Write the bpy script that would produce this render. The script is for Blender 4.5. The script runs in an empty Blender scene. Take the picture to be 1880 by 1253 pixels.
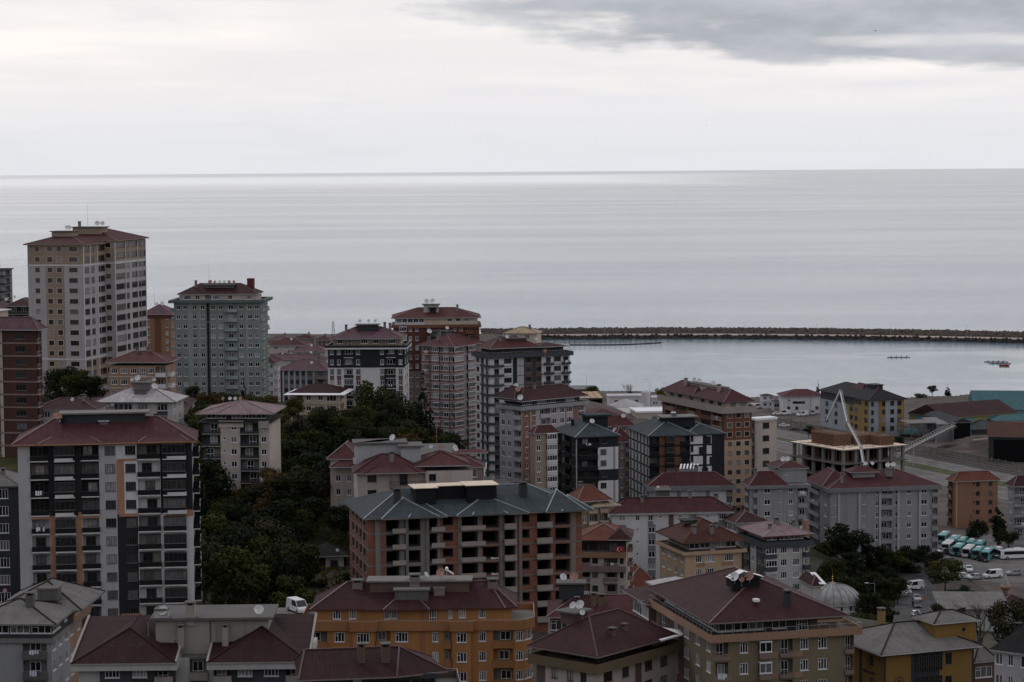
import bpy, math, random
import numpy as np
from mathutils import Vector, Matrix
R = math.radians
SC = bpy.context.scene
COL = SC.collection
rng = random.Random(11)

# ------------------------------------------------------------------ camera
CAM_H, FPX, CX, CY = 110.0, 4240.0, 940.0, 626.5
PITCH, ROLL = R(4.296), R(-0.395)
cam_d = bpy.data.cameras.new('camera'); cam = bpy.data.objects.new('camera', cam_d); COL.objects.link(cam)
CM = Matrix.Translation((0, 0, CAM_H)) @ Matrix.Rotation(math.pi/2-PITCH, 4, 'X') @ Matrix.Rotation(ROLL, 4, 'Z')
cam.matrix_world = CM
cam_d.sensor_width = 36.0; cam_d.lens = FPX/1880*36.0
cam_d.clip_start = 1.0; cam_d.clip_end = 120000.0
SC.camera = cam
R3 = CM.to_3x3(); R3I = R3.inverted()

# ------------------------------------------------------------------ sky, sun, exposure
SUN_EL, SUN_AZ = R(48), R(-35)          # azimuth from +Y (out to sea), negative = left
def make_world():
    w = bpy.data.worlds.new('World'); SC.world = w; w.use_nodes = True
    nt = w.node_tree; N, Lk = nt.nodes, nt.links; N.clear()
    def nd(t, **k):
        n = N.new(t)
        for a, b in k.items(): setattr(n, a, b)
        return n
    def mth(op, a, b=None, c=None, clamp=False):
        n = nd('ShaderNodeMath', operation=op); n.use_clamp = clamp
        for i, v in enumerate((a, b, c)):
            if v is None: continue
            if isinstance(v, (int, float)): n.inputs[i].default_value = v
            else: Lk.new(v, n.inputs[i])
        return n.outputs[0]
    def mix(f, a, b):
        n = nd('ShaderNodeMix', data_type='RGBA')
        for s, v in ((0, f), (6, a), (7, b)):
            if isinstance(v, (int, float)): n.inputs[s].default_value = v
            elif isinstance(v, tuple): n.inputs[s].default_value = (*v, 1)
            else: Lk.new(v, n.inputs[s])
        return n.outputs[2]
    def sstep(v, a, b):
        n = nd('ShaderNodeMapRange', interpolation_type='SMOOTHSTEP'); Lk.new(v, n.inputs[0])
        n.inputs[1].default_value = a; n.inputs[2].default_value = b; return n.outputs[0]
    out = nd('ShaderNodeOutputWorld'); bg = nd('ShaderNodeBackground'); bg2 = nd('ShaderNodeBackground')
    sky = nd('ShaderNodeTexSky', sky_type='NISHITA'); sky.sun_disc = False
    sky.sun_elevation = SUN_EL; sky.sun_rotation = SUN_AZ; sky.air_density = 1.2; sky.dust_density = 3.0
    bg.inputs[1].default_value = 0.1; Lk.new(sky.outputs[0], bg.inputs[0])
    tc = nd('ShaderNodeTexCoord'); sep = nd('ShaderNodeSeparateXYZ'); Lk.new(tc.outputs['Generated'], sep.inputs[0])
    x, y, z = sep.outputs
    za = mth('MAXIMUM', z, 0.0)
    k = mth('ADD', za, 0.06)
    cmb = nd('ShaderNodeCombineXYZ'); Lk.new(mth('DIVIDE', x, k), cmb.inputs[0]); Lk.new(mth('DIVIDE', y, k), cmb.inputs[1])
    def noise(scale, det, off=(0, 0, 0), rough=0.55, sc=(1, 1, 1)):
        mp = nd('ShaderNodeMapping'); Lk.new(cmb.outputs[0], mp.inputs[0])
        mp.inputs[1].default_value = off; mp.inputs[3].default_value = sc
        n = nd('ShaderNodeTexNoise'); Lk.new(mp.outputs[0], n.inputs[0])
        n.inputs['Scale'].default_value = scale; n.inputs['Detail'].default_value = det; n.inputs['Roughness'].default_value = rough
        return n.outputs[0]
    n1 = noise(0.55, 5, (3.1, 1.7, 0)); n2 = noise(1.3, 4, (9.3, 4.2, 2), .45); mpd = nd('ShaderNodeMapping'); Lk.new(tc.outputs['Generated'], mpd.inputs[0]); mpd.inputs[3].default_value = (15, 15, 44); mpd.inputs[1].default_value = (4, 2, 1)
    nn = nd('ShaderNodeTexNoise'); Lk.new(mpd.outputs[0], nn.inputs[0]); nn.inputs['Scale'].default_value = 1.0; nn.inputs['Detail'].default_value = 7; nn.inputs['Roughness'].default_value = .58; n4 = nn.outputs[0]
    n3 = noise(0.16, 3, (5.2, 8.8, 4), sc=(1, .8, 1))
    # vertical tint of the cloud deck: bluish haze at the horizon, warm white above, grey beyond
    lowt = sstep(za, 0.0, 0.045)
    base = mix(lowt, (0.78, 0.80, 0.84), (0.86, 0.835, 0.85))
    warm = mix(sstep(n1, 0.44, 0.68), base, (0.99, 0.945, 0.915))
    base = mix(sstep(za, 0.014, 0.05), base, warm)
    base = mix(mth('MULTIPLY', sstep(n2, 0.50, 0.75), 0.22), base, (0.70, 0.72, 0.765))
    # the dark bank: a low cloud to the right, its edge broken by noise, and others of its kind round the sky
    ex = mth('DIVIDE', mth('SUBTRACT', x, 0.175), 0.185)
    ez = mth('DIVIDE', mth('SUBTRACT', za, mth('MULTIPLY_ADD', x, -0.045, 0.068)), 0.0185)
    dd = mth('ADD', mth('MULTIPLY', ex, ex), mth('MULTIPLY', ez, ez))
    dd = mth('SUBTRACT', mth('ADD', dd, mth('MULTIPLY_ADD', n1, 2.6, -1.3)), mth('ADD', mth('MULTIPLY_ADD', n2, .6, -0.3), mth('MULTIPLY_ADD', n4, 2.4, -1.2)))
    bank = sstep(dd, 1.3, 0.62)
    deck = mth('MULTIPLY', sstep(n3, 0.50, 0.62), sstep(za, 0.066, 0.085))
    dk = mth('MAXIMUM', bank, deck)
    base = mix(mth('MULTIPLY', sstep(n4, 0.52, 0.75), 0.30), base, (0.68, 0.70, 0.75))
    dcol = mix(sstep(n4, 0.35, 0.7), (0.34, 0.37, 0.43), (0.52, 0.55, 0.60))
    gx = mth('DIVIDE', mth('SUBTRACT', x, 0.185), 0.055); gzz = mth('DIVIDE', mth('SUBTRACT', za, 0.0525), 0.0035)
    gd = mth('ADD', mth('ADD', mth('MULTIPLY', gx, gx), mth('MULTIPLY', gzz, gzz)), mth('ADD', mth('MULTIPLY_ADD', n2, 4.0, -2.0), mth('MULTIPLY_ADD', n4, 4.5, -2.25)))
    dk = mth('MULTIPLY', dk, mth('SUBTRACT', 1.0, mth('MULTIPLY', sstep(gd, 1.6, -0.3), 0.7)))
    base = mix(mth('MULTIPLY', dk, 0.92), base, dcol)
    # an overcast deck brightens evenly towards the zenith
    gain = mth('MULTIPLY_ADD', sstep(za, 0.06, 0.9), 0.02, 1.0)
    v = nd('ShaderNodeVectorMath', operation='SCALE'); Lk.new(base, v.inputs[0]); Lk.new(gain, v.inputs[3])
    Lk.new(v.outputs[0], bg2.inputs[0]); bg2.inputs[1].default_value = 1.0
    ms = nd('ShaderNodeMixShader'); ms.inputs[0].default_value = 0.94
    Lk.new(bg.outputs[0], ms.inputs[1]); Lk.new(bg2.outputs[0], ms.inputs[2]); Lk.new(ms.outputs[0], out.inputs[0])
make_world()
sun_d = bpy.data.lights.new('sun', 'SUN'); sun_d.energy = 0.5; sun_d.angle = R(20); sun_d.color = (1.0, 0.94, 0.88)
sun = bpy.data.objects.new('sun', sun_d); COL.objects.link(sun)
sdir = Vector((math.sin(SUN_AZ)*math.cos(SUN_EL), math.cos(SUN_AZ)*math.cos(SUN_EL), math.sin(SUN_EL)))
sun.rotation_euler = sdir.to_track_quat('Z', 'Y').to_euler(); sun.location = (0, 0, 300)
SC.view_settings.view_transform = 'Standard'; SC.view_settings.look = 'None'
SC.view_settings.exposure = 0.08; SC.view_settings.gamma = 1.0; SC.view_settings.use_curve_mapping = False

# ------------------------------------------------------------------ measuring helpers
def at(px, py, Y):
    d = R3 @ Vector(((px-CX)/FPX, -(py-CY)/FPX, -1.0))
    t = Y/d.y
    return Vector((d.x*t, Y, CAM_H+d.z*t))
def atz(px, py, z):
    d = R3 @ Vector(((px-CX)/FPX, -(py-CY)/FPX, -1.0))
    t = (z-CAM_H)/d.z
    return Vector((d.x*t, d.y*t, z))
def proj(p):
    d = R3I @ (Vector(p)-Vector((0, 0, CAM_H)))
    return CX+FPX*d.x/-d.z, CY-FPX*d.y/-d.z

# ------------------------------------------------------------------ materials
MATS = {}
class NT:
    def __init__(s, name, rough=0.8, spec=0.3):
        m = bpy.data.materials.new(name); m.use_nodes = True; s.m = m; s.nt = m.node_tree
        s.b = s.nt.nodes['Principled BSDF']; s.b.inputs['Roughness'].default_value = rough
        s.b.inputs['Specular IOR Level'].default_value = spec
    def n(s, t, **k):
        n = s.nt.nodes.new(t)
        for a, b in k.items(): setattr(n, a, b)
        return n
    def l(s, a, b): s.nt.links.new(a, b)
    def coord(s, which='Object', sc=(1, 1, 1), rnd=True):
        tc = s.n('ShaderNodeTexCoord'); mp = s.n('ShaderNodeMapping'); mp.inputs[3].default_value = sc
        src = tc.outputs[which]
        if rnd:
            oi = s.n('ShaderNodeObjectInfo'); va = s.n('ShaderNodeVectorMath', operation='MULTIPLY_ADD')
            s.l(oi.outputs['Random'], va.inputs[0]); va.inputs[1].default_value = (57, 31, 43); s.l(src, va.inputs[2]); src = va.outputs[0]
        s.l(src, mp.inputs[0]); return mp.outputs[0]
    def noise(s, co, scale, det=4, rough=0.6):
        n = s.n('ShaderNodeTexNoise'); s.l(co, n.inputs[0]); n.inputs['Scale'].default_value = scale
        n.inputs['Detail'].default_value = det; n.inputs['Roughness'].default_value = rough; return n.outputs[0]
    def ramp(s, f, *stops):
        r = s.n('ShaderNodeValToRGB'); s.l(f, r.inputs[0]); e = r.color_ramp.elements
        while len(e) < len(stops): e.new(0.5)
        for i, (p, c) in enumerate(stops): e[i].position = p; e[i].color = (*c, 1)
        return r.outputs[0]
    def mixc(s, f, a, b, mode='MIX'):
        n = s.n('ShaderNodeMix', data_type='RGBA', blend_type=mode)
        for k, v in ((0, f), (6, a), (7, b)):
            if isinstance(v, (int, float)): n.inputs[k].default_value = v
            elif isinstance(v, tuple): n.inputs[k].default_value = (*v, 1)
            else: s.l(v, n.inputs[k])
        return n.outputs[2]
    def bump(s, h, st=0.4, d=0.02):
        b = s.n('ShaderNodeBump'); b.inputs[0].default_value = st; b.inputs[1].default_value = d; s.l(h, b.inputs['Height']); s.l(b.outputs[0], s.b.inputs['Normal'])
    def col(s, c): s.l(c, s.b.inputs['Base Color'])
g3 = lambda c, k: tuple(min(1, v*k) for v in c)
def mat(key):
    return MATS[key]
def plaster(key, c, stain=0.75, rough=0.85):
    l_ = sum(c)/3; c = tuple((v*.80+l_*.20)*.92 for v in c)
    t = NT(key, rough, 0.2); big = t.noise(t.coord(sc=(1, 1, .35)), 0.22, 3); st = t.noise(t.coord(sc=(1.4, 1.4, .07)), 1.1, 5, .7)
    fine = t.noise(t.coord(), 6, 3)
    a = t.ramp(big, (0.3, g3(c, .86)), (0.72, g3(c, 1.08)))
    b = t.mixc(t.ramp(st, (0.50, (0, 0, 0)), (0.74, (stain*.75,)*3)), a, g3(c, .55))
    b = t.mixc(t.ramp(fine, (0.3, (0, 0, 0)), (0.8, (.22,)*3)), b, g3(c, .75))
    t.col(b); t.bump(fine, .25, .03); MATS[key] = t.m
def rooft(key, c, worn=(0.25, 0.2, 0.18), wornamt=0.15, rough=0.65, step=0.38):
    t = NT(key, rough, 0.10); l_ = sum(c)/3; c = tuple((v*.86+l_*.14)*.80 for v in c)
    tc = t.n('ShaderNodeTexCoord'); sep = t.n('ShaderNodeSeparateXYZ'); t.l(tc.outputs['UV'], sep.inputs[0])
    def wave(o, per, pw):
        a = t.n('ShaderNodeMath', operation='MULTIPLY'); t.l(o, a.inputs[0]); a.inputs[1].default_value = 1/per
        f = t.n('ShaderNodeMath', operation='PINGPONG' if pw else 'FRACT'); t.l(a.outputs[0], f.inputs[0])
        if pw: f.inputs[1].default_value = .5
        return f.outputs[0]
    wu = wave(sep.outputs[0], 0.42, True); wv = wave(sep.outputs[1], step, False)
    h = t.n('ShaderNodeMath', operation='MULTIPLY_ADD'); t.l(wu, h.inputs[0]); h.inputs[1].default_value = 1.2; t.l(wv, h.inputs[2])
    seam = wave(sep.outputs[1], 2.6, False)
    sm = t.n('ShaderNodeMath', operation='LESS_THAN'); t.l(seam, sm.inputs[0]); sm.inputs[1].default_value = 0.05
    big = t.noise(t.coord(), 0.35, 4); st = t.noise(t.coord(), 2.2, 5, .7)
    a = t.ramp(big, (0.3, g3(c, .8)), (0.7, g3(c, 1.22)))
    a = t.mixc(t.ramp(st, (0.55, (0, 0, 0)), (0.8, (wornamt,)*3)), a, worn)
    mu = t.n('ShaderNodeMapping'); t.l(tc.outputs['UV'], mu.inputs[0]); mu.inputs[3].default_value = (1.5, .16, 1); sk = t.noise(mu.outputs[0], 1, 5, .7)
    a = t.mixc(t.ramp(sk, (0.42, (0, 0, 0)), (0.72, (.65,)*3)), a, g3(c, .50)); md = t.n('ShaderNodeMapping'); t.l(tc.outputs['UV'], md.inputs[0]); md.inputs[3].default_value = (.5, .4, 1); md.inputs[1].default_value = (3, 7, 2); ms_ = t.noise(md.outputs[0], 1, 6, .75)
    a = t.mixc(t.ramp(ms_, (0.58, (0, 0, 0)), (0.66, (.30,)*3)), a, tuple(min(1, v*1.25+.045) for v in c))
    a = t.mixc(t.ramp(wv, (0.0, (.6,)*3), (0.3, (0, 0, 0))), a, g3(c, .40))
    mm = t.n('ShaderNodeMath', operation='MULTIPLY'); t.l(sm.outputs[0], mm.inputs[0]); mm.inputs[1].default_value = .5
    a = t.mixc(mm.outputs[0], a, g3(c, .4))
    t.col(a); t.bump(h.outputs[0], .7, .05); MATS[key] = t.m
def plain(key, c, rough=0.6, spec=0.4, metal=0.0, var=.25, scale=3.0):
    t = NT(key, rough, spec); t.b.inputs['Metallic'].default_value = metal
    t.col(t.ramp(t.noise(t.coord(), scale, 4), (0.3, g3(c, 1-var)), (0.7, g3(c, 1+var)))); MATS[key] = t.m
def glass(key, c, rough=0.12):
    t = NT(key, rough, 0.5); n = t.noise(t.coord(sc=(3, 3, .6)), 1.5, 3)
    t.col(t.ramp(n, (0.35, g3(c, .6)), (0.65, g3(c, 1.3)))); MATS[key] = t.m
for k_, c_, s_ in [
    ('white', (.60, .58, .61), .5), ('offwhite', (.46, .44, .44), .8), ('cream', (.56, .44, .33), .6), ('creamp', (.50, .42, .37), .8),
    ('tan', (.32, .235, .172), .5), ('peach', (.50, .32, .195), .5), ('peach2', (.34, .19, .115), .4), ('orange', (.45, .18, .04), .5),
    ('orange2', (.36, .14, .04), .4), ('terra', (.30, .145, .08), .5), ('rust', (.13, .042, .028), .5), ('rust2', (.19, .070, .035), .5),
    ('green', (.235, .275, .27), .9), ('green2', (.30, .36, .33), .6), ('greendk', (.10, .15, .145), .5), ('grey', (.30, .295, .32), .8),
    ('grey2', (.20, .20, .215), .8), ('greyl', (.42, .41, .44), .7), ('dark', (.022, .024, .03), .4), ('dark2', (.045, .048, .055), .4),
    ('black', (.012, .013, .016), .2), ('yellow', (.28, .15, .02), .5), ('mustard', (.30, .19, .05), .5), ('olive', (.17, .12, .065), .6), ('olivec', (.22, .17, .10), .6),  # yellow and olivec kept low, foreground vignette darkening put into the wall colour
    ('pink', (.27, .135, .115), .6), ('pinkb', (.24, .17, .15), .7), ('brown', (.14, .085, .07), .6), ('brownr', (.082, .034, .028), .5), ('lilac', (.42, .38, .42), .6),
    ('blueg', (.06, .07, .09), .5), ('blue', (.30, .33, .385), .5), ('teal', (.10, .30, .33), .5), ('conc', (.21, .19, .18), .9), ('concl', (.34, .295, .26), .6),  # conc and concl lowered too, near walls carry vignette darkening in their colour
    ('concd', (.13, .12, .115), .9), ('trimor', (.42, .20, .11), .4), ('red', (.35, .02, .015), .3), ('yelgrn', (.28, .25, .08), .6), ('redwall', (.13, .03, .025), .5), ('parapet', (.11, .11, .12), .6)]:
    plaster(k_, c_, s_)
rooft('r_red', (.100, .030, .034)); rooft('r_red2', (.125, .036, .038)); rooft('r_dark', (.045, .014, .015)); rooft('r_brown', (.10, .034, .022), (.06, .05, .04), .5)  # r_dark toned down: foreground gloom painted into the roof colour
rooft('r_tile', (.20, .06, .035), (.08, .05, .04), .5); rooft('r_purple', (.15, .075, .095), (.3, .2, .2), .3); rooft('r_slate', (.055, .072, .085), (.12, .14, .15), .2)
rooft('r_char', (.028, .027, .030), (.06, .05, .05), .3); rooft('r_grey', (.21, .195, .19), (.09, .08, .075), .65, .7); rooft('r_white', (.52, .49, .50), (.20, .15, .13), .6, .7)  # r_grey lowered likewise, vignette darkening held in its base tone
rooft('r_pink', (.30, .20, .22), (.14, .06, .06), .7, .7); rooft('r_rust', (.068, .023, .026), (.05, .03, .02), .4); rooft('r_teal', (.05, .16, .18)); rooft('r_yellow', (.50, .36, .22), (.3, .22, .15), .5)  # r_rust maroon darkened further, dim foreground light put into the colour
plain('fwhite', (.72, .71, .74), .4, .4, 0, .08); plain('fdark', (.05, .045, .045), .4); plain('fbrown', (.08, .045, .03), .5); plain('ridge', (.13, .075, .075), .5); plain('ridgeg', (.22, .25, .27), .5)
plain('ridged', (.07, .03, .03), .6); plain('metal', (.35, .35, .37), .4, .5, .3); plain('railm', (.30, .29, .30), .45); plain('raild', (.03, .03, .035), .5); plain('dishw', (.55, .54, .55), .5)
plain('dishr', (.30, .16, .12), .7, var=.6, scale=5); plain('sheetw', (.75, .74, .77), .5, var=.06); plain('rubber', (.015, .015, .016), .7); plain('carwhite', (.65, .65, .67), .25, .5, 0, .04)
plain('carblack', (.02, .02, .024), .2, .5, 0, .04); plain('carsilver', (.34, .35, .37), .25, .5, .4, .04); plain('carred', (.30, .02, .015), .25, .5, 0, .04); plain('busteal', (.12, .34, .34), .3, .5, 0, .1)
plain('carblue', (.03, .10, .28), .25, .5, 0, .04); plain('orangep', (.75, .22, .02), .5); plain('wood', (.22, .12, .07), .8, var=.5); plain('ply', (.66, .54, .43), .8, var=.2, scale=.6)
plain('skin', (.35, .2, .14), .6); plain('cloth', (.05, .055, .08), .9); plain('clothr', (.35, .03, .03), .9); plain('lead', (.25, .245, .25), .6, var=.3, scale=.8); plain('gold', (.5, .35, .1), .35, .5, .8)
plain('laundry', (.55, .6, .68), .9); plain('lampglass', (.6, .6, .58), .3); plain('plume', (.05, .05, .055), .8); plain('netmat', (.04, .045, .05), .8); plain('pipe', (.04, .04, .04), .6)
glass('gl0', (.010, .012, .016)); glass('gl1', (.035, .036, .042)); glass('gl2', (.11, .105, .115), .3); glass('gl3', (.27, .255, .27), .5)
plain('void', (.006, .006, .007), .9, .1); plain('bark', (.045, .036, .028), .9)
def leafm(key, c, c2):
    t = NT(key, .8, .06); oi = t.n('ShaderNodeObjectInfo'); gi = t.noise(t.coord(rnd=True), .9, 3)
    a = t.ramp(gi, (0.3, c), (0.7, c2)); t.col(a); MATS[key] = t.m
    t.b.inputs['Transmission Weight'].default_value = 0
leafm('lf_dark', (.009, .013, .006), (.020, .025, .009)); leafm('lf_mid', (.022, .030, .009), (.052, .052, .014)); leafm('lf_yel', (.060, .056, .008), (.12, .095, .012))
leafm('lf_con', (.006, .010, .007), (.012, .019, .010)); leafm('lf_aut', (.045, .028, .012), (.07, .042, .015)); leafm('lf_olv', (.022, .024, .013), (.045, .042, .022))
t = NT('brickraw', .9, .2); co = t.coord('Object', rnd=False); br = t.n('ShaderNodeTexBrick')
sepb = t.n('ShaderNodeSeparateXYZ'); t.l(co, sepb.inputs[0]); ad = t.n('ShaderNodeMath', operation='ADD'); t.l(sepb.outputs[0], ad.inputs[0]); t.l(sepb.outputs[1], ad.inputs[1])
cb = t.n('ShaderNodeCombineXYZ'); t.l(ad.outputs[0], cb.inputs[0]); t.l(sepb.outputs[2], cb.inputs[1]); t.l(cb.outputs[0], br.inputs[0])
br.inputs['Scale'].default_value = 1; br.inputs['Brick Width'].default_value = .3; br.inputs['Row Height'].default_value = .2; br.inputs['Mortar Size'].default_value = .02
br.inputs['Color1'].default_value = (.26, .085, .045, 1); br.inputs['Color2'].default_value = (.17, .055, .033, 1); br.inputs['Mortar'].default_value = (.16, .12, .10, 1)
t.col(t.mixc(t.ramp(t.noise(t.coord(), .6, 4), (.45, (0, 0, 0)), (.8, (.6,)*3)), br.outputs[0], (.12, .05, .04))); MATS['brickraw'] = t.m

# ------------------------------------------------------------------ mesh helpers
class MB:
    def __init__(s): s.v = []; s.f = []; s.mi = []; s.uv = []; s.mk = []
    def m(s, k):
        if k not in s.mk: s.mk.append(k)
        return s.mk.index(k)
    def face(s, pts, k, uv=None):
        n = len(s.v); s.v.extend(tuple(p) for p in pts); s.f.append(tuple(range(n, n+len(pts)))); s.mi.append(s.m(k)); s.uv.append(uv)
    def box(s, x0, x1, y0, y1, z0, z1, k, top=None):
        p = [(x0, y0, z0), (x1, y0, z0), (x1, y1, z0), (x0, y1, z0), (x0, y0, z1), (x1, y0, z1), (x1, y1, z1), (x0, y1, z1)]
        for i, q in enumerate(((0, 1, 5, 4), (1, 2, 6, 5), (2, 3, 7, 6), (3, 0, 4, 7), (4, 5, 6, 7), (3, 2, 1, 0))):
            s.face([p[j] for j in q], (top or k) if i == 4 else k)
    def beam(s, a, b, w, h, k):
        a = Vector(a); b = Vector(b); d = (b-a).normalized(); up = Vector((0, 0, 1)) if abs(d.z) < .95 else Vector((0, 1, 0))
        x = d.cross(up).normalized()*w/2; y = x.cross(d).normalized()*h/2
        c = [a-x-y, a+x-y, a+x+y, a-x+y, b-x-y, b+x-y, b+x+y, b-x+y]
        for q in ((0, 1, 2, 3), (7, 6, 5, 4), (0, 4, 5, 1), (1, 5, 6, 2), (2, 6, 7, 3), (3, 7, 4, 0)): s.face([c[j] for j in q], k)
    def tube(s, a, b, r0, r1, k, n=8, cap=True):
        a = Vector(a); b = Vector(b); d = (b-a).normalized(); up = Vector((0, 0, 1)) if abs(d.z) < .95 else Vector((0, 1, 0))
        x = d.cross(up).normalized(); y = x.cross(d)
        A = [a+(x*math.cos(2*math.pi*i/n)+y*math.sin(2*math.pi*i/n))*r0 for i in range(n)]
        B = [b+(x*math.cos(2*math.pi*i/n)+y*math.sin(2*math.pi*i/n))*r1 for i in range(n)]
        for i in range(n): j = (i+1) % n; s.face([A[i], A[j], B[j], B[i]], k)
        if cap: s.face(A[::-1], k); s.face(B, k)
    def lathe(s, prof, k, n=24, cx=0, cy=0):
        for (r0, z0), (r1, z1) in zip(prof, prof[1:]):
            for i in range(n):
                a, b = 2*math.pi*i/n, 2*math.pi*(i+1)/n
                P = [(cx+r0*math.cos(a), cy+r0*math.sin(a), z0), (cx+r0*math.cos(b), cy+r0*math.sin(b), z0), (cx+r1*math.cos(b), cy+r1*math.sin(b), z1), (cx+r1*math.cos(a), cy+r1*math.sin(a), z1)]
                if r1 < 1e-4: P = P[:3]
                elif r0 < 1e-4: P = P[1:] if False else [P[0], P[2], P[3]]
                s.face(P, k)
    def mesh(s, name):
        me = bpy.data.meshes.new(name); me.from_pydata(s.v, [], s.f); me.polygons.foreach_set('material_index', s.mi)
        for k in s.mk: me.materials.append(MATS[k])
        if any(u is not None for u in s.uv):
            ul = me.uv_layers.new(name='UVMap'); i = 0
            for f, u in zip(s.f, s.uv):
                for j in range(len(f)):
                    if u: ul.data[i].uv = u[j]
                    i += 1
        me.update(); return me
    def obj(s, name, parent=None, loc=(0, 0, 0), rz=0.0):
        return link(name, s.mesh(name), parent, loc, rz)
def link(name, data, parent=None, loc=(0, 0, 0), rz=0.0):
    o = bpy.data.objects.new(name, data); COL.objects.link(o); o.location = loc
    if rz: o.rotation_euler = (0, 0, rz)
    if parent: o.parent = parent
    return o
def tag(o, label=None, cat=None, group=None, kind=None):
    if label: o['label'] = label
    if cat: o['category'] = cat
    if group: o['group'] = group
    if kind: o['kind'] = kind
    return o
def thing(name, label, cat, loc=(0, 0, 0), rz=0.0, group=None):
    return tag(link(name, None, None, loc, rz), label, cat, group)
def copy_thing(o, loc, rz, label, scale=None):
    c = o.copy(); COL.objects.link(c); c.location = loc; c.rotation_euler = (0, 0, rz); c['label'] = label
    if scale: c.scale = scale
    for ch in o.children:
        d = ch.copy(); COL.objects.link(d); d.parent = c
        for g in ch.children:
            e = g.copy(); COL.objects.link(e); e.parent = d
    return c
def offpoly(P, d):
    n = len(P); out = []
    for i in range(n):
        a, b, c = Vector(P[i-1]), Vector(P[i]), Vector(P[(i+1) % n])
        e1 = (b-a).normalized(); e2 = (c-b).normalized(); n1 = Vector((e1.y, -e1.x)); n2 = Vector((e2.y, -e2.x))
        m = (n1+n2); q = 1+n1.dot(n2)
        out.append(tuple(b+(m*d/q if q > .2 else n1*d)))
    return out
# ------------------------------------------------------------------ building kit
import re
CACHE = {}
def cached(key, fn):
    if key not in CACHE: CACHE[key] = fn()
    return CACHE[key]
def win_mesh(w, h, div, frame, trim, fw=.085):
    def f():
        m = MB(); y0, y1 = .05, .13
        m.box(-w/2, w/2, y0, y1, 0, fw, frame); m.box(-w/2, w/2, y0, y1, h-fw, h, frame)
        m.box(-w/2, -w/2+fw, y0, y1, fw, h-fw, frame); m.box(w/2-fw, w/2, y0, y1, fw, h-fw, frame)
        for i in range(1, div):
            x = -w/2+w*i/div; m.box(x-fw*.45, x+fw*.45, y0+.005, y1, fw, h-fw, frame)
        if h > 1.9: m.box(-w/2+fw, w/2-fw, y0+.01, y1, h*.38, h*.38+fw, frame)
        elif div >= 3 and h > 1.2: m.box(-w/2+fw, -w/2+w/div, y0+.01, y1, h*.66, h*.66+fw*.8, frame)
        if trim:
            q = .16
            m.box(-w/2-q, w/2+q, -.04, .02, h+.003, h+q, trim); m.box(-w/2-q, -w/2-.003, -.04, .02, 0, h, trim); m.box(w/2+.003, w/2+q, -.04, .02, 0, h, trim)
            m.box(-w/2-q, w/2+q, -.06, .02, -q, -.003, trim)
        else: m.box(-w/2-.08, w/2+.08, -.09, .04, -.08, -.003, frame if frame != 'fdark' else 'conc')
        return m.mesh('window')
    return cached(('win', w, h, div, frame, trim, fw), f)
def pane_mesh(w, h, k):
    def f():
        m = MB(); m.box(-w/2+.02, w/2-.02, .10, .15, .02, h-.02, k); return m.mesh('pane')
    return cached(('pane', w, h, k), f)
PW = [('gl0', 48), ('gl1', 28), ('gl2', 16), ('gl3', 8)]
def pick_pane(light=1.0):
    ks = [a for a, b in PW]; ws = [b*(light if i > 1 else 1) for i, (a, b) in enumerate(PW)]
    return rng.choices(ks, ws)[0]
def slab_mesh(w, pr, k):
    def f():
        m = MB(); m.box(-w/2, w/2, -pr, .0, -.16, .02, k); return m.mesh('balcony')
    return cached(('slab', w, pr, k), f)
def par_mesh(w, pr, h, style, k, k2):
    def f():
        m = MB(); t = .09
        if style == 'solid':
            m.box(-w/2, w/2, -pr, -pr+t, .023, h, k); m.box(-w/2, -w/2+t, -pr+t+.002, 0, .023, h, k); m.box(w/2-t, w/2, -pr+t+.002, 0, .023, h, k)
            m.box(-w/2-.03, w/2+.03, -pr-.03, -pr+t+.03, h+.002, h+.07, k2)
        elif style == 'half':
            m.box(-w/2, w/2, -pr, -pr+t, .023, h*.55, k); m.box(-w/2, -w/2+t, -pr+t+.002, 0, .023, h*.55, k); m.box(w/2-t, w/2, -pr+t+.002, 0, .023, h*.55, k)
            m.box(-w/2, w/2, -pr, -pr+.05, h-.06, h, k2); m.box(-w/2, w/2, -pr, -pr+.05, h*.76, h*.76+.04, k2)
            n = max(2, int(w/.8))
            for i in range(n+1):
                x = -w/2+.03+(w-.06)*i/n; m.box(x-.025, x+.025, -pr+.005, -pr+.045, h*.55, h-.06, k2)
        elif style == 'round':
            n = 8; P = [(-w/2+w*i/n, -pr*(.35+.65*math.sin(math.pi*i/n))) for i in range(n+1)]
            P = [(-w/2, 0)]+P+[(w/2, 0)]
            for (ax, ay), (bx, by) in zip(P, P[1:]):
                m.face([(ax, ay, -.16), (bx, by, -.16), (bx, by, h), (ax, ay, h)], k)
                m.face([(bx, by+t, .0), (ax, ay+t, .0), (ax, ay+t, h), (bx, by+t, h)], k)
                m.face([(ax, ay, h), (bx, by, h), (bx, by+t, h), (ax, ay+t, h)], k2)
        else:
            m.box(-w/2, w/2, -pr, -pr+.05, h-.06, h, k2)
            n = max(3, int(w/.33))
            for i in range(n+1):
                x = -w/2+.03+(w-.06)*i/n; m.box(x-.022, x+.022, -pr+.005, -pr+.045, .023, h-.06, k2)
            for sx in (-w/2, w/2-.05): m.box(sx, sx+.05, -pr+.052, 0, h-.06, h, k2)
        return m.mesh('railing')
    return cached(('par', w, pr, h, style, k, k2), f)
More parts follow.
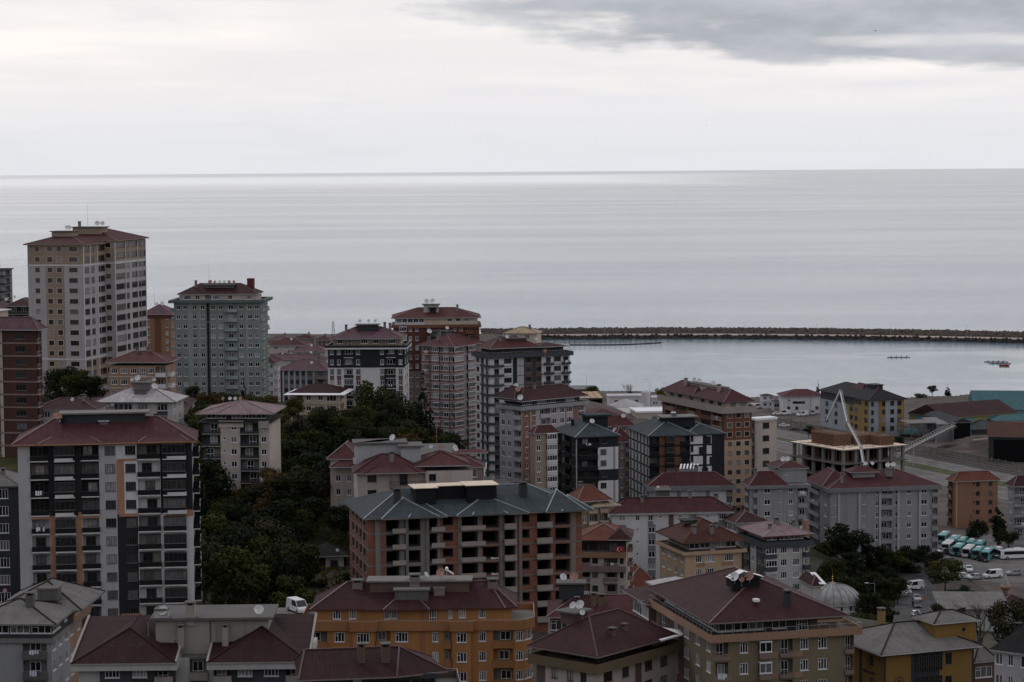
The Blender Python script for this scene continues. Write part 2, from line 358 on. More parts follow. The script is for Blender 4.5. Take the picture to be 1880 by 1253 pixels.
def dish_mesh(r, k):
    def f():
        m = MB(); n = 16; pr = [(r*q, .22*r*q*q) for q in (0.001, .35, .7, 1.0)]
        tl = Matrix.Translation((0, 0, 1.0)) @ Matrix.Rotation(R(58), 4, 'X')
        for (r0, z0), (r1, z1) in zip(pr, pr[1:]):
            for i in range(n):
                a, b = 2*math.pi*i/n, 2*math.pi*(i+1)/n
                q = [tl @ Vector(p) for p in ((r0*math.cos(a), r0*math.sin(a), z0), (r0*math.cos(b), r0*math.sin(b), z0), (r1*math.cos(b), r1*math.sin(b), z1), (r1*math.cos(a), r1*math.sin(a), z1))]
                m.face(q, k); m.face([p+(tl.to_3x3() @ Vector((0, 0, -.03))) for p in q[::-1]], k)
        m.tube((0, .1, 0), (0, .05, 1.0), .04, .04, 'metal', 6)
        return m.mesh('satellite_dish')
    return cached(('dish', r, k), f)
def arm_mesh(r):
    def f():
        m = MB(); tl = Matrix.Translation((0, 0, 1.0)) @ Matrix.Rotation(R(58), 4, 'X')
        a, b, c = (tl @ Vector(p) for p in ((0, -r*.8, .1*r), (0, 0, r*.95), (0, .08, r*1.05)))
        m.beam(a, b, .04, .04, 'metal'); m.beam(b, c, .13, .13, 'railm'); return m.mesh('feed_arm')
    return cached(('arm', r), f)
CTRL = []
FOOT = []
class Bd:
    def __init__(s, name, label, cat, bx, ye, D, th, n, sh=3.0, xl=None, xr=None, W=12.0, L=12.0, group=None, frame='fwhite', trim=None, div=2,
                 wh=1.4, sill=.95, bal=('solid', 'conc', 'conc'), slabm='concl', light=1.0, ctrl=True, bh=.95, dh=0.0):
        th = R(th); s.B = at(bx, ye, D); s.u = Vector((math.cos(th), math.sin(th), 0)); s.v = Vector((-math.sin(th), math.cos(th), 0))
        s.W = s.solve(s.u, xr) if xr is not None else W
        s.L = s.solve(s.v, xl) if xl is not None else L
        s.H = n*sh+dh; s.n = n; s.sh = sh; s.z0 = s.B.z-s.H
        s.root = thing(name, label, cat, (s.B.x, s.B.y, s.z0), th, group)
        s.frame, s.trim, s.div, s.wh, s.sill, s.bal, s.slabm, s.light, s.bh = frame, trim, div, wh, sill, bal, slabm, light, bh
        s.P = [(0, 0), (s.W, 0), (s.W, s.L), (0, s.L)]
        if ctrl:
            for a in (0, .5, 1):
                for b in (0, .5, 1):
                    q = s.B+s.u*s.W*a+s.v*s.L*b; CTRL.append((q.x, q.y, s.z0))
        FOOT.append([tuple((s.B+s.u*a+s.v*b).xy) for a, b in ((0, 0), (s.W, 0), (s.W, s.L), (0, s.L))])
        s.note = (name, label[:30], round(s.B.x), round(s.B.y), 'z0 %.1f top %.1f W %.1f L %.1f' % (s.z0, s.B.z, s.W, s.L)); print(*s.note)
    def solve(s, d, px):
        lo, hi = .5, 160.0; f = lambda t: proj(s.B+d*t)[0]-px
        a, b = f(lo), f(hi)
        if a*b > 0: print('!! no solve', px, a, b); return 10.0
        for _ in range(50):
            m = (lo+hi)/2
            if f(m)*a > 0: lo = m
            else: hi = m
        return (lo+hi)/2
    # ---- walls
    def facade(s, mb, p0, p1, z0, rows, sh, wall, proud_wall=None):
        p0 = Vector((*p0, 0)); p1 = Vector((*p1, 0)); d = (p1-p0); Lf = d.length; d.normalize(); o = Vector((d.y, -d.x, 0)); rz = math.atan2(d.y, d.x)
        F = lambda x, q, z: p0+d*x+o*q+Vector((0, 0, z))
        ntot = sum(r[0] for r in rows); zt = z0+ntot*sh
        def quad(x0, x1, a, b, k, q=0.0): mb.face([F(x0, q, a), F(x1, q, a), F(x1, q, b), F(x0, q, b)], k)
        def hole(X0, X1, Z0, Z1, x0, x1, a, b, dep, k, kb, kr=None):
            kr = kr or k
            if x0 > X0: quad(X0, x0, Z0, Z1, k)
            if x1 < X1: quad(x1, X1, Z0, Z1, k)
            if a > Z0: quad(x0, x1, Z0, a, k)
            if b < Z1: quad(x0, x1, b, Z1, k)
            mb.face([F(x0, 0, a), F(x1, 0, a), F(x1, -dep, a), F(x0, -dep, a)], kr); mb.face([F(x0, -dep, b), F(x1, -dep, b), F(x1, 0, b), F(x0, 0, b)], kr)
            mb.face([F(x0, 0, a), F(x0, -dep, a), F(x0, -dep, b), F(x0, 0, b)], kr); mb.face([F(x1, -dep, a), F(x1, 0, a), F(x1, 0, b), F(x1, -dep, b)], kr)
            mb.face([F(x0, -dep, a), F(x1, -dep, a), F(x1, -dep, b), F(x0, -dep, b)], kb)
        def win(xc, z, w, h, div, dep=0.0, frame=None, trim='D', k=None):
            w = round(w, 1); h = round(h, 1); tr = s.trim if trim == 'D' else trim
            wo = link('window', win_mesh(w, h, div, frame or s.frame, tr), s.root, F(xc, dep, z), rz)
            link('pane', pane_mesh(w, h, k or pick_pane(s.light)), wo)
        def balc(xc, z, w, pr, style=None):
            st, k, k2 = s.bal; w = round(w, 1)
            bo = link('balcony', slab_mesh(w, pr, s.slabm), s.root, F(xc, .003, z), rz)
            link('railing', par_mesh(w, pr, s.bh, style or st, k, k2), bo)
        fl = 0
        for r in rows:
            cnt, spec = r[0], r[1]; wl = r[2] if len(r) > 2 else wall
            toks = re.findall(r'([a-z_])([\d.]*)(?:@(\w+))?', spec)
            toks = [(t, float(w or 1), m or wl) for t, w, m in toks]; tw = sum(t[1] for t in toks)
            for _ in range(cnt):
                Z1 = zt-fl*sh; Z0 = Z1-sh; fl += 1; x = 0.0
                for t, w, k in toks:
                    cw = w/tw*Lf; X0, X1 = x, x+cw; x = X1; xc = (X0+X1)/2
                    if t in '_': quad(X0, X1, Z0, Z1, k)
                    elif t in 'wnt':
                        ww = {'w': max(.6, min(cw*.82, 2.6)), 'n': .6, 't': max(.7, min(cw*.8, 2.4))}[t]; ww = round(min(ww, cw-.1), 1)
                        hh = {'w': s.wh, 'n': .6, 't': 2.2}[t]; zz = {'w': s.sill, 'n': 1.5, 't': .25}[t]; hh = round(min(hh, sh-zz-.15), 1)
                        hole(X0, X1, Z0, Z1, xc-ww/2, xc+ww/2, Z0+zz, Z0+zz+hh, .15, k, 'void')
                        win(xc, Z0+zz, ww, hh, 1 if t == 'n' else (s.div if ww < 1.7 else s.div+1))
                    elif t == 'g':
                        ww = round(cw-.2, 1); hh = round(min(1.7, sh-.9), 1)
                        hole(X0, X1, Z0, Z1, xc-ww/2, xc+ww/2, Z0+.7, Z0+.7+hh, .15, k, 'void'); win(xc, Z0+.7, ww, hh, max(2, int(ww/.8)), trim=None)
                    elif t in 'br':
                        if t == 'b':
                            ww = cw-.16; hole(X0, X1, Z0, Z1, xc-ww/2, xc+ww/2, Z0+.12, Z1-.28, 1.15, k, k if rng.random() < .6 else 'conc')
                            q = rng.uniform(-.15, .15)*ww; dw = min(1.6, ww*.6)
                            win(xc+q, Z0+.14, dw, 2.2, 2, dep=-1.28+.35, trim=None)
                            balc(xc, Z0+.12, cw-.06, .35)
                        else:
                            ww = min(1.6, cw*.6); hole(X0, X1, Z0, Z1, xc-ww/2, xc+ww/2, Z0+.15, Z0+2.35, .15, k, 'void'); win(xc, Z0+.15, ww, 2.2, 2, trim=None)
                            balc(xc, Z0+.1, cw-.1, 1.15)
                        if rng.random() < .13 and cw > 1.6:
                            m = MB()
                            for i in range(4): m.box(-.7+i*.36, -.42+i*.36, -.012, .012, -rng.uniform(.5, .85), 0, rng.choice(['laundry', 'cloth', 'fwhite', 'laundry']))
                            m.obj('laundry', s.root, F(xc, (.4 if t == 'b' else 1.22), Z0+1.25), rz)
                    elif t == 'c':
                        quad(X0, X1, Z0, Z1, k); ww = round(cw-.1, 1); st, pk, pk2 = s.bal
                        def bm(ww=ww, pk=pk, sm=s.slabm, fr=s.frame):
                            m = MB(); m.box(-ww/2, ww/2, -.75, .0, -.15, .05, sm); m.box(-ww/2, ww/2, -.75, 0, .052, .95, pk)
                            m.box(-ww/2+.02, ww/2-.02, -.57, 0, .952, 2.35, 'gl0'); m.box(-ww/2, ww/2, -.77, 0, 2.352, 2.5, fr); return m.mesh('closed_balcony')
                        bo = link('closed_balcony', cached(('cb', ww, pk, s.slabm, s.frame), bm), s.root, F(xc, .003, Z0+.1), rz)
                        wo = link('glazing', win_mesh(ww, 1.4, max(2, int(ww/.7)), s.frame, None), bo, (0, -.72, .95)); 
                        link('pane', pane_mesh(ww, 1.4, pick_pane(s.light)), s.root, F(xc, .723, Z0+1.05), rz)
                    elif t in 'ouq':
                        ww = cw*.84; a = Z0+(.3 if t != 'q' else 1.0); b = Z1-.35
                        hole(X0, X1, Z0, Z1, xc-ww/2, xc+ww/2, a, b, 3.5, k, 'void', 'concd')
                        if t == 'u':
                            bo = link('balcony', slab_mesh(round(cw*.98, 1), .9, 'conc'), s.root, F(xc, .003, Z0+.05), rz)
                            link('railing', par_mesh(round(cw*.98, 1), .9, .95, 'solid', 'concl', 'concl'), bo)
                    elif t == 'x':
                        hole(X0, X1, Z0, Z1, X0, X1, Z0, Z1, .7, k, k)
        return F, Lf
    def block(s, P, z0, rows, sh, specs, wall, name='wall', skirt=0.0):
        """P: ccw polygon or (x0,x1,y0,y1); specs: {edge index or R/E/N/L: [(n, spec, wall)] or str}"""
        if not isinstance(P, list):
            x0, x1, y0, y1 = P; P = [(x0, y0), (x1, y0), (x1, y1), (x0, y1)]
        mb = MB(); n = len(P); key = {'R': 0, 'E': 1, 'N': 2, 'L': 3}
        sp = {(key.get(k, k)): v for k, v in specs.items()}
        for i in range(n):
            v = sp.get(i, [(rows, '_')])
            if isinstance(v, str): v = [(rows, v)]
            s.facade(mb, P[i], P[(i+1) % n], z0, v, sh, wall)
            if skirt:
                a, b = P[i], P[(i+1) % n]; mb.face([(*a, z0-skirt), (*b, z0-skirt), (*b, z0), (*a, z0)], wall)
        mb.face([(*p, z0+rows*sh) for p in P], 'concd')
        mb.obj(name, s.root); return P
    def main(s, specs, wall, P=None, n=None):
        if P: s.P = P
        s.block(s.P, 0 if n is None else s.H-n*s.sh, s.n if n is None else n, s.sh, specs, wall, skirt=9.0)
    def ring(s, z0, z1, proud, k, P=None, name='cornice', top=None, inner=0.0):
        P = P or s.P; Q = offpoly(P, proud); I = offpoly(P, -inner) if inner else P; m = MB(); n = len(P)
        for i in range(n):
            j = (i+1) % n
            m.face([(*Q[i], z0), (*Q[j], z0), (*Q[j], z1), (*Q[i], z1)], k); m.face([(*Q[i], z1), (*Q[j], z1), (*I[j], z1), (*I[i], z1)], top or k)
            m.face([(*P[i], z0), (*P[j], z0), (*Q[j], z0), (*Q[i], z0)], k)
            if inner: m.face([(*I[j], z0), (*I[i], z0), (*I[i], z1), (*I[j], z1)], k)
        return m.obj(name, s.root)
    def terrace(s, z, out, hgt, k, P=None, floor='concd', under=.25, rail=None):
        """slab with a parapet standing on its rim"""
        P = P or s.P; Q = offpoly(P, out); Q2 = offpoly(P, out-.18); n = len(P); m = MB()
        for i in range(n):
            j = (i+1) % n; zt = z+hgt
            m.face([(*Q[i], z-under), (*Q[j], z-under), (*Q[j], zt), (*Q[i], zt)], k); m.face([(*Q[i], zt), (*Q[j], zt), (*Q2[j], zt), (*Q2[i], zt)], k)
            m.face([(*Q2[j], z), (*Q2[i], z), (*Q2[i], zt), (*Q2[j], zt)], k); m.face([(*P[i], z-under), (*P[j], z-under), (*Q[j], z-under), (*Q[i], z-under)], k)
        m.face([(*q, z) for q in Q2], floor)
        m.obj('terrace', s.root)
        if rail:
            m = MB()
            for i in range(n):
                a = Vector((*offpoly(P, out-.09)[i], z+hgt)); b = Vector((*offpoly(P, out-.09)[(i+1) % n], z+hgt)); u = Vector((0, 0, rail))
                m.beam(a+u, b+u, .05, .05, 'railm'); k2 = max(2, int((b-a).length/1.5))
                for q in range(k2): p = a+(b-a)*q/k2; m.beam(p, p+u, .05, .05, 'railm')
            m.obj('railing', s.root)
    def panel(s, edge, f0, f1, z0, z1, proud, k, name='wall_panel', P=None):
        P = P or s.P; i = {'R': 0, 'E': 1, 'N': 2, 'L': 3}.get(edge, edge); a = Vector((*P[i], 0)); b = Vector((*P[(i+1) % len(P)], 0)); d = b-a; L = d.length; d.normalize()
        m = MB(); m.box(f0*L, f1*L, -proud, .01, z0, z1, k); return m.obj(name, s.root, a, math.atan2(d.y, d.x))
    # ---- roofs
    def hip(s, P=None, z=None, h=2.6, ov=.7, k='r_red', ra=None, rb=None, cap='ridge', fascia=None, inset=None, th=.22, soffit='concd', apron=None, caps=None):
        if P is None: P = s.P
        if not isinstance(P, list):
            x0, x1, y0, y1 = P; P = [(x0, y0), (x1, y0), (x1, y1), (x0, y1)]
        z = s.H if z is None else z; Q = [Vector((*q, z)) for q in offpoly(P, ov)]
        if ra is None:
            xs = [q.x for q in Q]; ys = [q.y for q in Q]; x0, x1, y0, y1 = min(xs), max(xs), min(ys), max(ys); w, l = x1-x0, y1-y0
            i = min(w, l)/2*.98 if inset is None else inset
            if w >= l: ra, rb = (x0+i, (y0+y1)/2), (x1-i, (y0+y1)/2)
            else: ra, rb = ((x0+x1)/2, y0+i), ((x0+x1)/2, y1-i)
        A = Vector((*ra, z+h)); Bv = Vector((*rb, z+h)); ax = (Bv-A); same = ax.length < .3
        def near(q):
            if same: return 0
            return 0 if (q-A).xy.dot(ax.xy) < ax.xy.length_squared*.5 else 1
        m = MB(); n = len(Q); RP = (A, Bv); k_f = fascia or 'railm'
        for i in range(n):
            p, q = Q[i], Q[(i+1) % n]; e = (q-p); el = e.length; e.normalize(); a, b = near(p), near(q)
            pts = [p, q, RP[b]]+([RP[a]] if a != b else [])
            def uv(t): d = t-p; u = d.dot(e); return (u, (d-e*u).length)
            m.face(pts, k, [uv(t) for t in pts])
            dn = Vector((0, 0, th)); m.face([p-dn, q-dn, q, p], k_f)
        m.face([q-Vector((0, 0, th)) for q in Q[::-1]], soffit)
        ro = m.obj('roof', s.root)
        if cap:
            for i in (range(n) if caps is None else caps):
                c = MB(); c.beam(Q[i]+Vector((0, 0, .04)), RP[near(Q[i])]+Vector((0, 0, .06)), .22, .14, cap); c.obj('ridge_cap', ro)
            if not same: c = MB(); c.beam(A+Vector((0, 0, .06)), Bv+Vector((0, 0, .06)), .24, .16, cap); c.obj('ridge_cap', ro)
        if apron:
            g = MB(); O = offpoly(P, ov+.02); O2 = offpoly(P, ov+apron[0])
            for i in range(n):
                j = (i+1) % n; g.face([(*O2[i], z-apron[1]), (*O2[j], z-apron[1]), (*O[j], z), (*O[i], z)], apron[2]); g.face([(*O[i], z-.1), (*O[j], z-.1), (*O2[j], z-apron[1]-.1), (*O2[i], z-apron[1]-.1)], apron[2])
                g.face([(*O2[i], z-apron[1]-.1), (*O2[j], z-apron[1]-.1), (*O2[j], z-apron[1]), (*O2[i], z-apron[1])], apron[2])
            g.obj('eave_trim', s.root)
        s.rz = z+h; return ro
    def hut(s, x0, x1, y0, y1, z0, z1, k='concd', slab='concd', ov=.5, th=.25, wins=0, name='stair_hut'):
        m = MB(); m.box(x0, x1, y0, y1, z0, z1, k); o = m.obj(name, s.root)
        m = MB(); m.box(x0-ov, x1+ov, y0-ov, y1+ov, z1+.003, z1+th, slab); m.obj('slab', o)
        for i in range(wins):
            w = link('window', win_mesh(.8, .8, 1, 'fwhite', None), o, (x0+(x1-x0)*(i+1)/(wins+1), y0-.12, z1-1.4)); link('pane', pane_mesh(.8, .8, 'gl0'), s.root, (x0+(x1-x0)*(i+1)/(wins+1), y0-.12, z1-1.4))
        return o
    def chim(s, x, y, z, h=1.6, w=.7, k='conc', capk='concd'):
        def f():
            m = MB(); m.box(-w/2, w/2, -w/2, w/2, -1.6, h-.45, k); c = w/2+.14
            for sx in (-1, 1):
                for sy in (-1, 1): m.box(sx*w*.36-.07, sx*w*.36+.07, sy*w*.36-.07, sy*w*.36+.07, h-.448, h-.15, k)
            m.box(-w*.3, w*.3, -w*.3, w*.3, h-.448, h-.2, 'void'); m.box(-c, c, -c, c, h-.148, h, capk); return m.mesh('chimney')
        return link('chimney', cached(('ch', h, w, k, capk), f), s.root, (x, y, z))
    def dish(s, x, y, z, r=.7, k='dishw', az=None, up=0.0):
        r = round(r*(.66 if s.B.y < 560 else .85), 2)
        o = link('satellite_dish', dish_mesh(r, k), s.root, (x, y, z+up), (R(az) if az is not None else rng.uniform(-.5, .5))-s.root.rotation_euler.z)
        link('feed_arm', arm_mesh(r), o); return o
    def mast(s, x, y, z, h=5.0):
        m = MB(); m.tube((0, 0, -1), (0, 0, h), .05, .02, 'metal', 5); m.beam((-.4, 0, h*.9), (.4, 0, h*.9), .03, .03, 'metal'); m.obj('antenna', s.root, (x, y, z))
    def heater(s, x, y, z):
        m = MB(); m.tube((-.7, 0, .9), (.7, 0, .9), .25, .25, 'fwhite', 8); m.face([(-.8, -1.1, .1), (.8, -1.1, .1), (.8, 0, .8), (-.8, 0, .8)], 'gl0'); m.box(-.6, .6, -.1, .1, 0, .65, 'metal'); m.obj('water_heater', s.root, (x, y, z))
    def slabs(s, k='conc', hh=.32, proud=.04, P=None, n=None):
        for i in range(1, (n or s.n)):
            s.ring(s.H-i*s.sh-hh/2, s.H-i*s.sh+hh/2, proud, k, P=P, name='floor_slab')
    def skylight(s, x, y, z, k='fwhite'):
        m = MB(); m.box(-.4, .4, -.5, .5, -.1, .25, k); m.obj('roof_hatch', s.root, (x, y, z))
# ================================================================== BUILDINGS (local x: right-back, local y: left-back from the near corner)
# ---- far left group
b = Bd('apartment_tower', 'tallest twin apartment tower, tan top and column on pale walls, dark red hip roofs', 'apartment tower', 152, 449, 660, 78, 14, xl=50, xr=192, trim='cream', frame='fbrown', light=.6)
TA = "_44 w34 _34 _8@tan w38@tan _20@tan w38@tan _10@tan _20 w76 _24"
b.main({'L': [(2, TA, 'tan'), (12, TA, 'lilac')], 'R': [(2, "g24 _6 g16 _12 g12 g20", 'tan'), (9, "g24 _6 g16 _12 g12 g20", 'lilac'), (3, "g24 _6 g16 _12 g12 g20", 'tan')]}, 'lilac')
W = b.W
b.block((W+.02, W+25, -3, 14), 3, 13, 3.05, {'L': [(2, "_14 w2 _1", 'tan'), (11, "_14 w2 _1", 'lilac')], 'R': [(2, "g44 g22 _10 g44 g22", 'tan'), (11, "g44 g22 _10 g44 g22", 'lilac')]}, 'lilac', skirt=12)
for z in [b.H-6, b.H-33]: b.ring(z-.2, z+.2, .1, 'white')
b.ring(b.H-6.3, b.H-5.9, .1, 'white', P=[(W+.02, -3), (W+25, -3), (W+25, 14), (W+.02, 14)])
for q in (0.0, .30, .64): b.panel('R', q, q+.02, 0, b.H, .18, 'white', 'pilaster')
for q in (0.0, .33, .72, .985): b.panel(0, q, q+.014, 3, b.H, .18, 'white', 'pilaster', P=[(W+.02, -3), (W+25, -3), (W+25, 14), (W+.02, 14)])
b.hip(h=2.7, ov=.9, k='r_red', fascia='tan'); b.hip((W+.5, W+25, -3, 14), z=b.H+.6, h=2.9, ov=.9, k='r_red', fascia='tan')
b.hut(6, 11, 6, 12, b.H+1.5, b.H+3.4, 'tan', 'concd'); b.hut(W+5, W+10, 3, 12, b.H+1.5, b.H+4.2, 'tan', 'concd'); b.dish(7, 7, b.H+3.6, .8); b.dish(9, 8.6, b.H+3.6, .7); b.dish(W+7, 5, b.H+4.4, .9); b.dish(W+6, 3, b.H+4.4, .8)
b.mast(W+7, 8, b.H+4, 7); b.chim(W+8, 11, b.H+4.4, 1.6)

b = Bd('apartment_block', 'terracotta orange block squeezed between the tall twin tower and the green tower', 'apartment block', 313, 577, 850, 88, 11, xl=262, W=14, sh=2.9, light=1.6)
b.main({'L': "_2 w1.3 _2 _3@rust2 _2 w1.3 _1"}, 'terra'); b.hip(h=3.2, ov=.9, k='r_purple'); b.ring(b.H-1.6, b.H, .25, 'rust'); b.dish(5, 4, b.H+2.6, .9); b.dish(5, 6, b.H+2.4, .8); b.mast(6, 7, b.H+2, 9)

b = Bd('apartment_tower', 'sage green tower with wide dark green cornice and stacked curved balconies', 'apartment tower', 478, 556, 720, 88, 12, xl=319, W=16, sh=3.0, bal=('round', 'green2', 'green2'), slabm='greendk', wh=1.3, bh=1.0)
b.main({'L': "_.5 w1.3 _.5 w1.3 _.2 _1@green2 w1.3 _.3 _.5@green2 w1.3 _.3 _.2@greendk x.5@dark2 _.4@greendk w1.4 _.6 w1.4 _.3 r3.4 _.3 w1.4 _.6 _.3@green2 w1.4 _.4 w1.4 _.3", 'R': "_1 r3 _1 w1.4 _1 r3 _2"}, 'green')
b.ring(b.H, b.H+.9, 1.5, 'greendk', top='concd'); b.P2 = [(1.5, 1.5), (13, 1.5), (13, b.L-1.5), (1.5, b.L-1.5)]
b.block(b.P2, b.H+.02, 1, 2.7, {'L': "_1 w2 _1 w1.4 _1 t2 w2 _2 w1.4 _3 w2 _1", 'R': "_1 w2 _2 w2 _1"}, 'creamp', name='penthouse_wall'); b.hip(b.P2, b.H+2.7, 3.0, .6, 'r_rust')
b.hut(6, 9, 3, 5, b.H+4, b.H+7, 'redwall', 'redwall', ov=.05); b.hut(4, 8, 9, 18, b.H+4.4, b.H+5.3, 'concd')
for y in (9, 10.5, 12, 13.4, 15, 16.5): b.dish(5, y, b.H+5.3, rng.uniform(.5, .8), rng.choice(['dishw', 'dishr']))
b.mast(6, 17, b.H+4, 9); b.chim(5, 21, b.H+5, 1.8); b.ring(b.H-3*2-.1, b.H-6+.05, .06, 'green2')
m = MB()
for i in range(12): m.box(3, 6.5, b.L+.01, b.L+1.5, b.H-i*3-2.9, b.H-i*3-1.9, 'green2')
m.obj('side_balconies', b.root)

b = Bd('apartment_house', 'small orange house with red hip roof in front of the tall twin tower', 'house', 304, 665, 610, 84, 3, xl=200, W=11, sh=3.0, bal=('solid', 'white', 'white'), slabm='white', light=1.4, dh=1)
b.main({'L': "_.3 w1.8 _.4 w1.9 _.4 w1.8 _.3 t1.8 _.2 w1.8 _.1 b2.4", 'R': "_1 r2.5 _4"}, 'peach2'); b.hip(h=2.4, ov=.8, k='r_red2'); b.ring(-.1+3, 3.2, .1, 'creamp'); b.ring(5.9, 6.2, .1, 'creamp')
b.dish(-.6, 9, 4.3, .6); b.dish(-.6, 3, 4.3, .6); b.chim(5, 6, b.H+2.0); b.chim(5, 9, b.H+2.0)

b = Bd('apartment_house', 'low house under a weathered whitish four sided roof with a concrete stair hut', 'house', 316, 738, 560, 86, 4, xl=182, W=13, sh=2.9)
b.main({'L': [(1, "_1 g2.2@dark2 g2.2@dark2 g2@dark2 _1 g2.4@dark2 _2 g2.4@dark2 _1", 'offwhite'), (3, "_1 w1.5 _1 w1.5 _2 w1.5 _3@creamp g3@blueg _1", 'creamp')], 'R': "_1 w1.4 _2 w1.4 _2"}, 'offwhite')
b.hip(h=3.0, ov=1.2, k='r_white', cap='ridge', fascia='concd'); b.hut(4.6, 7.6, 6.5, 10.5, b.H+1.6, b.H+4.1, 'conc', 'concd', ov=.5); b.hut(2.6, 4.6, 7, 10, b.H+.8, b.H+2.6, 'concd', 'concd', ov=.2)
b.dish(5, 11.2, b.H+2.6, .8, 'dishr'); b.dish(4.4, 9.4, b.H+4.4, .9); b.dish(4, 5.2, b.H+2.4, .9); b.heater(2, 10, b.H+.4); b.dish(-.8, 14.5, b.H-1.5, .7)
b.block((1, 12, b.L+.02, b.L+3), b.H-11.6+4, 2, 3.2, {}, 'creamp', skirt=5); b.hip((1, 12, b.L, b.L+3.4), b.H-.8, .9, .5, 'r_rust', cap=None)

b = Bd('apartment_block', 'dark brick red block at the left edge with pale floor bands, purple roof', 'apartment block', 66, 607, 535, 80, 10, xl=-45, xr=76, sh=3.0, frame='fdark', bal=('solid', 'brown', 'creamp'), light=.2, slabm='creamp')
b.main({'L': "b3 _.4@creamp _1 w2.6 _.8", 'R': "b2 _2 w2"}, 'brownr'); b.slabs('pinkb', .35, .08); b.ring(b.H-.1, b.H+.25, .9, 'brown'); b.hip(z=b.H+.25, h=2.7, ov=1.1, k='r_purple')
for z in range(10): b.panel('L', .0, .28, b.H-z*3-3.2, b.H-z*3-2.7, 1.3, 'creamp', 'floor_band')
b.hut(3, 8, 10, 16, b.H+1.5, b.H+4.2, 'creamp', 'white', ov=.6)

b = Bd('apartment_block', 'grey balcony tower cut off by the left edge behind the brick block', 'apartment block', 5, 497, 900, 85, 15, W=12, L=12, bal=('solid', 'dark2', 'conc'))
b.main({'L': "w2 _1 w2 _1 b3", 'R': "b3 _1"}, 'grey2'); b.ring(b.H, b.H+.4, .5, 'dark2'); b.mast(4, 2, b.H, 4)
b = Bd('apartment_block', 'dark block with dull red roof peeking out left of the tall twin tower', 'apartment block', 60, 562, 800, 88, 5, W=14, L=9, bal=('solid', 'dark2', 'conc'), light=.3)
b.main({'L': [(2, "b3 b3 _1"), (3, "_1 w1 _1")]}, 'dark2'); b.hip(h=2.4, k='r_rust'); b.block((0, 12, 9.02, 15), b.H-12, 4, 2.8, {'L': "b3 _1"}, 'grey2', skirt=6); b.hip((0, 12, 9.02, 15), b.H-.8, 1.6, .5, 'r_purple'); b.chim(4, 11, b.H+1)
b.dish(3, 7, b.H+2, .6); b.dish(3, 10, b.H+1.2, .6)

# ---- the black block in the left foreground
b = Bd('apartment_block', 'large dark grey and white block with orange accent bands and a red roof, left foreground', 'apartment block', 352, 809, 379, 97, 10, xl=32, W=13, frame='fdark', bal=('solid', 'black', 'fdark'), slabm='white', wh=1.5, sill=.85, div=3, light=1.3, bh=.8)
b.main({'L': [(1, "_22@greyl b34@dark _10@dark c38@dark _11@dark b33@dark _9@greyl w23@greyl _14@white w24@white b43@dark2 _4@dark c43@dark _12@dark"),
              (3, "_22@greyl b34@dark _10@dark c38@dark _11@dark b33@dark _9@greyl w23@greyl _14@trimor w24@white b43@white _4@dark c43@dark _12@dark"),
              (6, "_22@greyl b34@greyl _10@trimor c38@greyl _11@trimor b33@greyl _9@greyl w23@greyl _14@dark w24@dark b43@white _4@white c43@white _12@white")],
        'R': "_1 r3 _1 r3 _3"}, 'greyl')
H = b.H
for (a, c) in ((.072, .178), (.34, .457), (.842, 1.0)): b.panel('L', a, c, H-12.5, H-11.5, .16, 'trimor')
b.panel('L', .573, .69, H-12.4, H-11.9, .12, 'trimor'); b.panel('L', .573, .69, H-3.1, H-2.8, .12, 'trimor'); b.panel('L', .842, 1.0, .6, 1.5, .16, 'trimor'); b.panel('L', .573, .69, .2, 1.4, .1, 'trimor')
for i in range(4): b.panel('L', .21, .315, H-i*3-3.05, H-i*3-2.45, .82, 'white', 'band'); b.panel('L', .855, .965, H-i*3-3.05, H-i*3-2.45, .82, 'white', 'band')
b.ring(H-.4, H-.02, .5, 'trimor'); b.hip(h=3.4, ov=.9, k='r_red', fascia='trimor', inset=6.5)
b.hip((-1.1, 3.5, b.L-13, b.L-4), z=H+.06, h=1.9, ov=.7, k='r_red', fascia='trimor', ra=(5.5, b.L-8.6), rb=(5.6, b.L-8.4)); b.hip((-.7, 4, 1.2, 8), z=H+.09, h=2.0, ov=.7, k='r_red', fascia='trimor', ra=(6, 4.4), rb=(6.1, 4.6))
b.hut(5, 8, b.L-20.5, b.L-7, H+2.2, H+4.2, 'dark2', 'conc', ov=.7); b.dish(4, b.L-6.2, H+2.3, 1.0, 'dishr', up=.8); b.heater(5, b.L-6.6, H+3); b.hut(4.4, 5, b.L-14.5, b.L-13, H+2.2, H+3, 'concd', 'sheetw', ov=.2, th=.05)

b = Bd('apartment_block', 'shadowy block with curtained ribbon windows and pale roof at the left edge', 'apartment block', 33, 892, 395, 95, 7, W=12, L=14, wh=1.7, sill=.8, div=4, light=3, frame='fwhite')  # the block is dark by its plain dark2 wall colour, not by shadow
b.main({'L': "_1 w2.8 _1 w2.8 _.3"}, 'dark2'); b.hip(h=3.0, ov=.5, k='r_grey', fascia='concd'); b.chim(4, 3, b.H+1)

